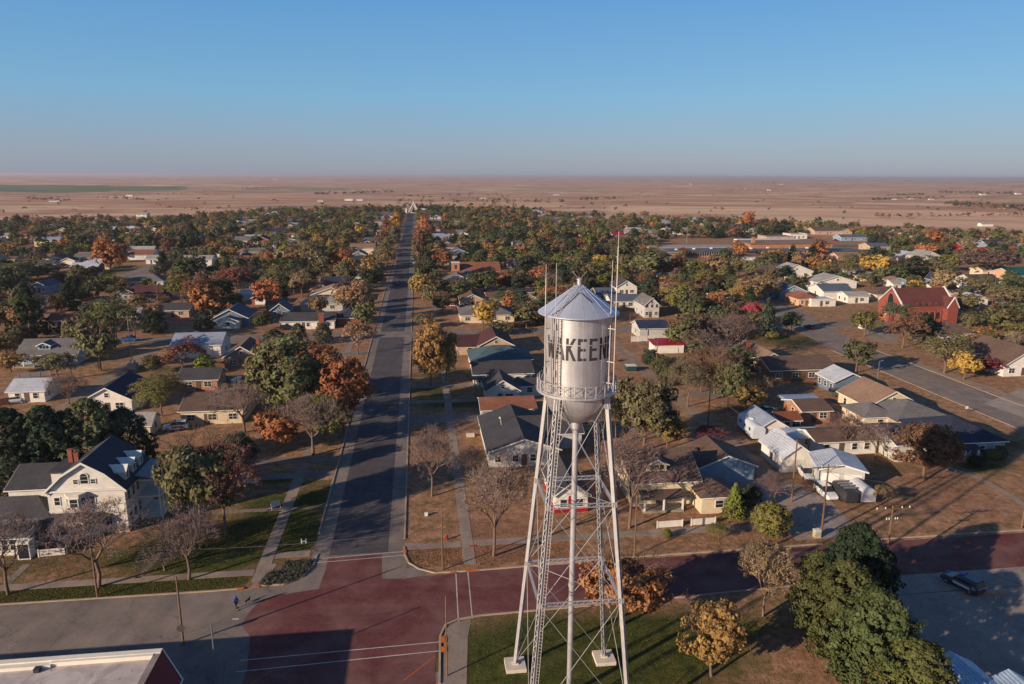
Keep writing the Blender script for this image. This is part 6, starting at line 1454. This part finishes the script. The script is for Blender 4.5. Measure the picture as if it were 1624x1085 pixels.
m = MB(); m.tube((-.05,-.16,2.1), (-.05,-.2,2.1), .45, n=8); m.build('sign_disc', plain('sign_back', lin(96,84,80), .6, .3), b)
pole('C', 'slim grey metal pole beside the shadowed corner', 345, 1092, 988, r=.1, mat='steelpole', name='metal_pole', cat='pole')
pole('D', 'slender light-coloured pole on the pavement corner by the tower', 709, 1072, 945, r=.09, mat='wood', name='metal_pole', cat='pole')
pole('E', 'brown pole on the verge beside the red hydrant', 702, 904, 803, r=.11)
pole('F', 'brown pole right of the tower legs at the brick street', 1006, 881, 785, r=.12)
pole('G', 'leaning grey pole between the white shed and bare bush', 1255, 796, 697, r=.15, cross=0)
pole('Hh', 'grey pole with short arm by the gravel drive', 1302, 851, 735, r=.15, cross=1)
pole('I', 'large crossarm pole with insulators behind the evergreens', 1403, 906, 822, h=9.2, r=.16, cross=2)
pole('J', 'tan pole at the right edge beside the curved walk', 1620, 838, 780, r=.13)
pole('K', 'dark lamp pole with boxy head over the alley corner', 1122, 683, 616, r=.13, mat='dark', lamp=.6)
pole('L', 'pole in the yard just right of the dark lamp pole', 1151, 686, 622, r=.12)
pole('N', 'light pole near the dark lamp pole and golden tree', 1126, 668, 612, r=.1, mat='steelpole') if False else None
pole('O', 'pole rising from the bushes beside the tan alley', 1040, 598, 540, r=.13)
pole('Pp', 'pole with tan top in front of the wide bare tree', 1073, 605, 552, r=.13)
pole('Q', 'left pole of a close pair beside the open lot', 969, 541, 489, r=.13)
pole('Rr', 'right pole of a close pair beside the open lot', 974, 564, 517, r=.12)
pole('S', 'pole at the white fence end near the navy shed', 998, 542, 498, r=.13)
pole('Tt', 'tall crossarm pole standing on a pale base cabinet', 211, 585, 500, r=.12, mat='steelpole', cross=1, box=True, name='substation_pole', cat='utility pole')
pole('U', 'brown pole before the olive trees of the alley', 157, 590, 548, r=.13)
pole('V', 'short pole at the corner of the bungalow yard', 114, 600, 562, r=.13)
pole('X', 'pale pole with a white lamp, beside the dark-roofed navy houses', 250, 480, 452, r=.13, lamp=.5)
pole('Y', 'grey pole in front of the pale blue building', 381, 451, 424, r=.15, trans=True)
pole('Z', 'second pole in front of the pale blue building, to the right', 397, 443, 415, r=.13)
pole('a', 'pole behind the round green tree of the western blocks', 461, 447, 410, r=.13)
pole('b', 'tall pole beside the peach house lane', 444, 415, 395, r=.14)
pole('c', 'tall pale pole before the school', 1089, 385, 359, r=.22, mat='steelpole', name='flag_pole', cat='pole')
pole('d', 'pole beside the long white shed and orange cottage', 1308, 516, 480, r=.12)
pole('e', 'lamp pole at the bend before the slate cottage', 1391, 606, 572, r=.09, mat='steelpole', lamp=.6)
pole('f', 'grey pole in front of the green tower-side yard', 1268, 440, 395, r=.13)
pole('g', 'pole right of the yellow maple at the eastern lot', 1573, 485, 440, r=.13)
pole('h', 'pole left of the brick church door', 1376, 530, 505, r=.08, mat='steelpole')
pole('i', 'thin pole standing in the trees north of the tank', 817, 402, 378, r=.14)
pole('j', 'pole standing on the church lawn by the main street', 686, 492, 448, r=.08)
def wire(a, b, za=-.4, zb=-.4, sag=.8, label='', r=.022):
    A = POLES[a] if isinstance(a, str) else Vector(a); B = POLES[b] if isinstance(b, str) else Vector(b); A = A+Vector((0,0,za)); B = B+Vector((0,0,zb)); m = MB(); n = 14
    P = [A.lerp(B, i/n)-Vector((0,0,sag*4*(i/n)*(1-i/n))) for i in range(n+1)]
    for p, q in zip(P[:-1], P[1:]): m.tube(p-A, q-A, r, r, 4, cap=False)
    o = m.build('power_line', M['wire'], loc=A); thing(o, label, 'power line'); return o
wire('A', 'E', -1.2, -2.9, 1.0, 'wire crossing the main street between two brown poles')
x0, y0 = W(-105, 92); wire((x0, y0, 7.6), 'A', 0, -1.2, .9, 'wire leaving the mansion-side pole towards the left edge')
x0, y0 = W(-22.8, 68.5); wire((x0, y0, 5.2), (POLES['C'].x, POLES['C'].y, 7.2), 0, 0, .3, 'short wire from the corner building roof to the slim grey pole')
wire('G', 'I', -.4, -.9, .7, 'wire from the leaning grey pole over the yards'); x0, y0 = W(150, 84); wire('I', (x0, y0, 8.8), -1.0, 0, 1.0, 'wire running right from the large crossarm pole')
wire('Hh', 'J', -.9, -.6, .9, 'wire over the bare field towards the right edge pole'); wire('Tt', 'U', -.4, -.5, .6, 'wire between cabinet pole and olive tree pole')
wire('K', 'Pp', -.5, -.5, .7, 'wire along the eastern alley'); wire('Q', 'O', -.5, -.5, .8, 'wire above the open lot behind the tank'); wire('K', 'G', -.7, -.3, .9, 'wire from the dark lamp pole to the leaning pole')
# a stop sign, street name signs
def sign(label, u, vb, vt, plate='stop', cat='street sign', name='street_sign'):
    x, y = G(u, vb); H_ = hg(u, vb, vt); o = empty(name, (x, y, 0), GA); thing(o, label, cat); m = MB(); m.tube((0,0,0), (0,0,H_), .035, n=6); m.build('post', M['steelpole'], o)
    if plate == 'names':
        m = MB(); m.box(-.5, .5, -.02, .02, H_-.25, H_-.05); m.build('name_plate', M['redpaint'], o); m = MB(); m.box(-.02, .02, -.5, .5, H_, H_+.2); m.build('name_plate', M['redpaint'], o)
    elif plate == 'white': m = MB(); m.box(-.32, .32, -.03, .01, H_-.6, H_); m.build('sign_plate', M['trim'], o)
    else: m = MB(); m.tube((0,-.04,H_-.35), (0,-.02,H_-.35), .38, n=8); m.build('sign_plate', M['redpaint'], o)
sign('green post with small red street name plates at the brick corner', 751, 901, 864, 'names')
sign('white square sign beside the east avenue', 1532, 656, 644, 'white'); sign('small sign at the far corner of the parking side street', 1215, 930, 915, 'white') if False else None
# hydrant, bench, posts, utility cabinet, church sign, drain
def lathe_thing(name, label, cat, u, v, prof, mat, n=16, parts=None):
    x, y = G(u, v); o = empty(name, (x, y, 0), GA); thing(o, label, cat); m = MB(); m.lathe(prof, n); m.build('body', mat, o, smooth=True); return o
hy = lathe_thing('fire_hydrant', 'faded red fire hydrant beside the pavement', 'hydrant', 709, 856, [(.2,0),(.2,.06),(.13,.08),(.13,.55),(.17,.57),(.17,.62),(.13,.66),(.05,.76),(0,.78)], M['redpaint'])
m = MB(); m.tube((-.24,0,.45), (.24,0,.45), .07, n=10); m.tube((0,-.22,.4), (0,0,.4), .09, n=10); m.build('nozzle', M['redpaint'], hy)
def swing(label, u, v, ang):
    x, y = G(u, v); o = empty('lawn_bench', (x, y, 0), GA+radians(ang)); thing(o, label, 'bench')
    for n, (a, b_) in enumerate(((-1, 1), (1, 1))):
        m = MB(); m.beam((a*.7,-.35,0), (a*.6,0,1.2), .07, .07); m.beam((a*.7,.4,0), (a*.6,0,1.2), .07, .07); m.build('leg', M['trim'], o)
    m = MB(); m.box(-.65,.65,-.3,.2,.42,.48); m.build('seat', M['trim'], o); m = MB()
    for i in range(4): m.box(-.65,.65,.18,.22,.55+i*.16,.65+i*.16)
    m.build('backrest', M['trim'], o); m = MB(); m.beam((-.65,0,1.2),(.65,0,1.2),.07,.07); m.build('top_rail', M['trim'], o)
swing('white wooden swing bench on the green lawn left of the street', 437, 806, 30)
swing('grey bench on the shaded lawn above the driveway', 400, 768, -10)
def posts(label, u, v):
    x, y = G(u, v); o = empty('marker_posts', (x, y, 0), GA); thing(o, label, 'marker'); 
    for e in (-.3, .3): m = MB(); m.box(e-.09, e+.09, -.06, .06, 0, .75); m.build('post', M['trim'], o)
    m = MB(); m.box(-.3, .3, -.03, .03, .3, .38); m.build('rail', M['trim'], o)
posts('pair of short white marker posts on the left verge', 482, 862)
def cabinet(label, u, v, w=.9, h=1.1, mat=None, name='utility_cabinet', cat='utility cabinet'):
    x, y = G(u, v); o = empty(name, (x, y, 0), GA); thing(o, label, cat); m = MB(); m.box(-w/2, w/2, -w*.4, w*.4, .05, h); m.build('body', mat or plain('cabinet_beige', lin(176,168,140), .6), o); m = MB(); m.box(-w/2-.05, w/2+.05, -w*.45, w*.45, h, h+.07); m.build('lid', M['trim'], o); m = MB(); m.box(-w/2-.1, w/2+.1, -w*.5, w*.5, -.02, .05); m.build('base', M['concrete'], o)
cabinet('beige utility cabinet at the foot of the grey drive pole', 1295, 852)
cabinet('small white lidded box on the lawn by the slate roofed house', 746, 692, 1.5, .35, plain('yellowish', lin(200,180,120), .6), 'garden_box', 'garden box')
cabinet('dark wheeled bin beside the orange-brown roofed house', 762, 682, .7, 1.1, M['dark'], 'rubbish_bin', 'bin'); cabinet('dark bin in front of the long grey roofed house', 770, 657, .7, 1.0, M['dark'], 'rubbish_bin', 'bin')
cabinet('dark green dumpster beside the sunlit lot behind the tank', 1000, 588, 2.6, 1.5, simple('dumpster_green', (.02,.05,.045,1), .5), 'dumpster', 'dumpster')
cabinet('pale block sign on the church forecourt', 1368, 521, 2.2, 1.2, M['trim'], 'church_sign', 'sign'); cabinet('white ball shaped tank by the kerb lawn', 676, 818, .45, .45, M['trim'], 'meter_box', 'meter box')
# power pylon-like shrub bed at the corner: ground cover
def groundcover():
    R = np.random.RandomState(4); poly = ppx([(408,931),(450,927),(478,915),(494,899),(498,890),(455,893),(448,905),(428,908)]); C = []
    smin, smax = min(p[0] for p in poly), max(p[0] for p in poly); tmin, tmax = min(p[1] for p in poly), max(p[1] for p in poly)
    while len(C) < 420:
        s, t = R.uniform(smin, smax), R.uniform(tmin, tmax); ins = False; j = len(poly)-1
        for i in range(len(poly)):
            if (poly[i][1] > t) != (poly[j][1] > t) and s < (poly[j][0]-poly[i][0])*(t-poly[i][1])/(poly[j][1]-poly[i][1])+poly[i][0]: ins = not ins
            j = i
        if ins: C.append((*W(s, t), R.uniform(.1, .35)))
    V, F, Tn = leaf_quads(np.array(C), np.full(len(C), .28), 14, .1, seed=8); me = npmesh('ground_cover', V, F, M['leaf'], [('tone','POINT','FLOAT',Tn)]); o = bpy.data.objects.new('ground_cover', me); COL.objects.link(o); o.color = lin(92,92,80); tag(o, 'low grey-green ground cover filling the corner bed', 'ground cover', kind='stuff')
groundcover()
# fallen leaves as tufts near the foreground kerbs and lawns
def litter(name, label, regs, n, size, col, seed, up=.0):
    R = np.random.RandomState(seed); P = []
    for _ in range(n):
        q = regs[R.randint(len(regs))]; s, t = R.uniform(q[0], q[1]), R.uniform(q[2], q[3]); P.append((*W(s, t), .03+R.rand()*up))
    P = np.array(P); a = R.normal(size=(n, 3)); a[:, 2] *= .5; a /= np.linalg.norm(a, axis=1)[:, None]; b = np.cross(a, R.normal(size=(n, 3))); b /= np.linalg.norm(b, axis=1)[:, None]; s = size*(.5+R.rand(n))[:, None]
    V = np.stack([P-a*s, P-b*s*.6, P+a*s, P+b*s*.6], 1).reshape(-1, 3); V[:, 2] = np.maximum(V[:, 2], .006)
    me = npmesh(name, V, np.arange(4*n).reshape(-1, 4), M['leaf'], [('tone','POINT','FLOAT',np.repeat(R.rand(n), 4))]); o = bpy.data.objects.new(name, me); COL.objects.link(o); o.color = col; tag(o, label, 'grass' if up else 'fallen leaves', kind='stuff')
litter('fallen_leaves', 'brown fallen leaves scattered over the verges and yards', [(-2.6,4.8,93.5,150),(6.8,22,86.6,91.6),(6.8,30,94,135),(25,56,86.8,91),(-60,-22,84.6,87.4),(-2.6,4.8,86.9,91.7),(-34,-22,94,104),(62,100,88,110)], 26000, .06, lin(128,84,48), 3)
litter('grass_tufts', 'short uneven green grass on the tower lawn and street lawns', [(6,52,50,75.6),(-60,-22.5,84.6,87.4),(-20,-15.4,94,117),(-40,-22,94,117),(-60,-30,89,100)], 60000, .05, lin(84,92,40), 5, .05)
# ---------------------------------------------------------------- the man and his dog
def man():
    x, y = G(375, 967); rz = GA+radians(60)
    o = empty('person', (x, y, .02), rz); thing(o, 'person in blue hooded jacket and dark trousers walking across the side street', 'person')
    J = dict(pel=(0,0,.95), ch=(0,0,1.25), nk=(0,-.01,1.5), hd=(0,-.03,1.62), ht=(0,-.03,1.72), shl=(-.2,0,1.44), shr=(.2,0,1.44), ell=(-.28,.08,1.18), elr=(.28,-.1,1.18), wl=(-.27,-.04,.95), wr=(.27,-.26,1.0), hpl=(-.1,0,.92), hpr=(.1,0,.92), knl=(-.11,-.16,.52), knr=(.11,.1,.52), anl=(-.11,-.2,.1), anr=(.11,.32,.14), tol=(-.12,-.38,.04), tor=(.12,.16,.05))
    Rr = dict(pel=.15, ch=.17, nk=.065, hd=.1, ht=.08, shl=.085, shr=.085, ell=.06, elr=.06, wl=.04, wr=.04, hpl=.1, hpr=.1, knl=.07, knr=.07, anl=.05, anr=.05, tol=.035, tor=.035)
    def skin(name, E, mat, parent, extra=1.0):
        ks = list(dict.fromkeys([k for e in E for k in e])); me = bpy.data.meshes.new(name); me.from_pydata([J[k] for k in ks], [(ks.index(a), ks.index(b)) for a, b in E], []); ob = bpy.data.objects.new(name, me); COL.objects.link(ob)
        md = ob.modifiers.new('s', 'SKIN'); me.skin_vertices.new() if not me.skin_vertices else None
        for i, k in enumerate(ks): me.skin_vertices[0].data[i].radius = (Rr[k]*extra, Rr[k]*extra)
        me.skin_vertices[0].data[0].use_root = True; ob.modifiers.new('d', 'SUBSURF').levels = 1; ob.modifiers['d'].render_levels = 1
        dg = bpy.context.evaluated_depsgraph_get(); dg.update(); nm = bpy.data.meshes.new_from_object(ob.evaluated_get(dg)); bpy.data.objects.remove(ob); nm.name = name; nm.materials.clear(); nm.materials.append(mat); q = bpy.data.objects.new(name, nm); COL.objects.link(q); q.parent = parent; return q
    sk = simple('skin', (.45,.25,.17,1), .6); jk = plain('blue_jacket', lin(52,86,150), .8, 0, .15, 8); tr = plain('dark_trousers', lin(48,50,62), .85)
    skin('body', [('pel','ch'),('ch','nk'),('nk','hd'),('hd','ht'),('ch','shl'),('shl','ell'),('ell','wl'),('ch','shr'),('shr','elr'),('elr','wr'),('pel','hpl'),('hpl','knl'),('knl','anl'),('anl','tol'),('pel','hpr'),('hpr','knr'),('knr','anr'),('anr','tor')], sk, o)
    skin('jacket', [('pel','ch'),('ch','nk'),('ch','shl'),('shl','ell'),('ell','wl'),('ch','shr'),('shr','elr'),('elr','wr')], jk, o, 1.22); skin('trousers', [('pel','hpl'),('hpl','knl'),('knl','anl'),('pel','hpr'),('hpr','knr'),('knr','anr')], tr, o, 1.15)
    m = MB(); m.lathe([(.0,1.6),(.11,1.6),(.12,1.68),(.1,1.77),(.05,1.82),(0,1.83)], 14, 0, -.02); m.build('hood', jk, o, smooth=True)
    for w, e in (('wl', -1), ('wr', 1)):
        p = Vector(J[w]); m = MB(); m.tube(p, p+Vector((0,-.01,-.1)), .035, .03, 8)
        for i in range(4): m.tube(p+Vector((-.025+.017*i,-.01,-.09)), p+Vector((-.025+.017*i,-.03,-.16-.01*(i in (1,2)))), .009, .007, 5)
        m.tube(p+Vector((-e*.03,-.01,-.04)), p+Vector((-e*.055,-.03,-.1)), .01, .008, 5); m.build('hand', sk, o)
    for a, t in (('anl','tol'),('anr','tor')): A, B = Vector(J[a]), Vector(J[t]); m = MB(); m.beam(A+Vector((0,.06,-.05)), B+Vector((0,-.03,0)), .1, .09); m.build('shoe', M['rubber'], o)
    # dog
    x, y = G(393, 956); o = empty('dog', (x, y, .02), GA+radians(150)); thing(o, 'small black dog trotting just ahead of the person in blue', 'dog')
    J.clear(); Rr.clear(); J.update(a=(0,.28,.36), b=(0,0,.36), c=(0,-.24,.38), n=(0,-.36,.48), h=(0,-.42,.54), mz=(0,-.54,.5), t1=(0,.38,.44), t2=(0,.46,.56), fl=(-.08,-.24,.2), fl2=(-.08,-.28,.02), fr=(.08,-.22,.2), fr2=(.08,-.16,.02), bl=(-.08,.3,.24), bk=(-.08,.36,.14), bl2=(-.08,.3,.02), br=(.08,.24,.24), bk2=(.08,.3,.14), br2=(.08,.2,.02))
    Rr.update(a=.09, b=.1, c=.12, n=.07, h=.075, mz=.035, t1=.03, t2=.015, fl=.04, fl2=.025, fr=.04, fr2=.025, bl=.05, bk=.03, bl2=.025, br=.05, bk2=.03, br2=.025)
    q = skin('body', [('b','a'),('b','c'),('c','n'),('n','h'),('h','mz'),('a','t1'),('t1','t2'),('c','fl'),('fl','fl2'),('c','fr'),('fr','fr2'),('a','bl'),('bl','bk'),('bk','bl2'),('a','br'),('br','bk2'),('bk2','br2')], simple('black_fur', (.012,.012,.013,1), .8), o)
    for e in (-1, 1): m = MB(); m.prism([(e*.03,-.4,.59),(e*.07,-.4,.58),(e*.06,-.4,.66)], (0,.02,0)); m.build('ear', q.data.materials[0], o)
man()
# ---------------------------------------------------------------- labels for the many trees and outer houses
LM = []
for o in list(COL.objects):
    if o.parent is None and o.get('label') and o['label'] != 'pending' and o.get('category') in ('house', 'church', 'school', 'barn', 'hall', 'mansion', 'workshop', 'building', 'garage'):
        LM.append((o.location.x, o.location.y, o))
SHORT = {}
def short(o):
    w = o['label'].split(); stop = {'with', 'under', 'behind', 'beside', 'in', 'close', 'at', 'right', 'left', 'next', 'north', 'near', 'beyond', 'of', 'from', 'between', 'among', 'across', 'just', 'seen', 'by', 'above', 'over', 'parked', 'standing', 'to'}
    k = []
    for a in w:
        if a in stop and len(k) >= 2: break
        k.append(a)
    return ' '.join(k[:6])
from collections import Counter
sc_ = Counter(short(o) for _, _, o in LM); LM = [(x, y, short(o)) for x, y, o in LM if sc_[short(o)] == 1 and 2 <= len(short(o).split()) <= 6]
ORD = ['nearest', 'second nearest', 'third nearest', 'fourth nearest', 'fifth nearest', 'sixth nearest', 'seventh nearest', 'eighth nearest', 'ninth nearest', 'tenth nearest', 'eleventh nearest', 'twelfth nearest']
def rel(x, y, lx, ly):
    u, v = pix(x, y); a, b = pix(lx, ly); du, dv = u-a, (v-b)*2.2
    if abs(du) >= abs(dv): return 'right of' if du > 0 else 'left of'
    return 'in front of' if dv > 0 else 'behind'
items = []
for r, x, y, h, w, kind, col in PENDING:
    kn = {'bare': 'bare tree', 'half': 'thin-leaved tree', 'juniper': 'evergreen', 'spruce': 'spruce', 'shrub': 'bush'}.get(kind, 'leafy tree'); items.append((r, x, y, f"{'tall' if h > 9.5 else ('small' if h < 6.5 else 'middling')} {CW[col]} {kn}"))
RN = dict(dark='dark grey', charcoal='charcoal', pale='pale', navy='navy', silver='silver')
for r, x, y, small, wc, rc, rf in NEWH: items.append((r, x, y, f"{WC and {'palegrey':'pale grey','palegreen':'pale green'}.get(wc, wc)} {'garage' if small else 'house'} with {RN.get(rc, rc)} {dict(gx='side-gabled', gy='front-gabled', hip='hipped')[rf]} roof"))
grp = {}
for r, x, y, ds in items:
    lx, ly, sn = min(LM, key=lambda q: hypot(q[0]-x, q[1]-y)); key = f"{ds} {rel(x, y, lx, ly)} the {sn}"; grp.setdefault(key, []).append((hypot(lx-x, ly-y), r))
for key, L in grp.items():
    L.sort(key=lambda q: q[0])
    for i, (d_, r) in enumerate(L):
        lb = key if len(L) == 1 else f"{key}, {ORD[min(i, 11)]}"
        ws = lb.split(); r['label'] = lb if len(ws) <= 16 else ' '.join(ws[:16])
seen = {}
for o in COL.objects:
    if o.parent is None and o.get('label'): seen.setdefault(o['label'], []).append(o)
for k, L in seen.items():
    if len(L) > 1: print('DUP LABEL', k, len(L))
for o in COL.objects:
    if o.parent is None and o.get('category') == 'tree' and not o.get('group'): o['group'] = 'trees of the autumn town'
    if o.parent is None and o.get('category') == 'house': o['group'] = 'houses of the town'
    if o.parent is None and o.get('category') == 'utility pole': o['group'] = 'utility poles'
# ---------------------------------------------------------------- air, sky, sun, camera
def haze():
    m = bpy.data.materials.new('haze_air'); m.use_nodes = True; nt = m.node_tree; nt.nodes.clear(); out = nd(nt, 'ShaderNodeOutputMaterial'); v = nd(nt, 'ShaderNodeVolumePrincipled')
    v.inputs['Color'].default_value = (.72, .68, .76, 1); v.inputs['Density'].default_value = HAZE; v.inputs['Anisotropy'].default_value = .2; nt.links.new(v.outputs[0], out.inputs['Volume'])
    b = MB(); b.box(-61000, 61000, -61000, 61000, -60, 62); o = b.build('haze', m); tag(o, kind='stuff'); o['label'] = 'thin pale haze over the distant prairie'; o['category'] = 'haze'
HAZE = 8.0e-5
haze()
SUN_EL, SUN_AZ = 17.0, 232.5            # azimuth clockwise from +Y: light comes from behind and left
sl = bpy.data.lights.new('sun', 'SUN'); sl.energy = 5.0; sl.angle = radians(.5); sl.color = (1.0, .80, .60); so = bpy.data.objects.new('sun', sl); COL.objects.link(so)
sd = Vector((sin(radians(SUN_AZ))*cos(radians(SUN_EL)), cos(radians(SUN_AZ))*cos(radians(SUN_EL)), sin(radians(SUN_EL)))); so.rotation_euler = sd.to_track_quat('Z', 'Y').to_euler(); so.location = sd*300
wd = bpy.data.worlds.new('World'); SC.world = wd; wd.use_nodes = True; nt = wd.node_tree; bg = nt.nodes['Background']
sky = nd(nt, 'ShaderNodeTexSky'); sky.sky_type = 'NISHITA'; sky.sun_disc = False; sky.sun_elevation = radians(SUN_EL); sky.sun_rotation = radians(SUN_AZ); sky.air_density = 1.0; sky.dust_density = 1.2; sky.ozone_density = 2.0; sky.altitude = 700
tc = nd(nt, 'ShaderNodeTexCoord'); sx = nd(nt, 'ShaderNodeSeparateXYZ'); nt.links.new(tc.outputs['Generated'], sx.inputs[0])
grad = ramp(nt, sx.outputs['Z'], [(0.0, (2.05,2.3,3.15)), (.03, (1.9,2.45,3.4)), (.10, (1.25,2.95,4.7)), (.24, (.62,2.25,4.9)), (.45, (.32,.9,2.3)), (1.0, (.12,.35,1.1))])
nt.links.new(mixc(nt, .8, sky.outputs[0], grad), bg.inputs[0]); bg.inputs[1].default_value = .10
cam = bpy.data.cameras.new('camera'); co = bpy.data.objects.new('camera', cam); COL.objects.link(co); SC.camera = co
cam.sensor_width = 36; cam.lens = FOC/1624*36; cam.clip_start = .5; cam.clip_end = 120000
co.matrix_world = Matrix.Translation((0, 0, CH)) @ Matrix.Rotation(pi/2-PIT, 4, 'X') @ Matrix.Rotation(ROLL, 4, 'Z')
SC.view_settings.view_transform = 'Standard'; SC.view_settings.look = 'None'; SC.view_settings.gamma = 1; SC.view_settings.exposure = .45
SC.cycles.use_denoising = True; SC.cycles.max_bounces = 5; SC.cycles.diffuse_bounces = 2; SC.cycles.glossy_bounces = 2; SC.cycles.transmission_bounces = 2; SC.cycles.volume_bounces = 0; SC.cycles.volume_step_rate = 10
print('objects', len(bpy.data.objects), 'top', sum(1 for o in COL.objects if o.parent is None))
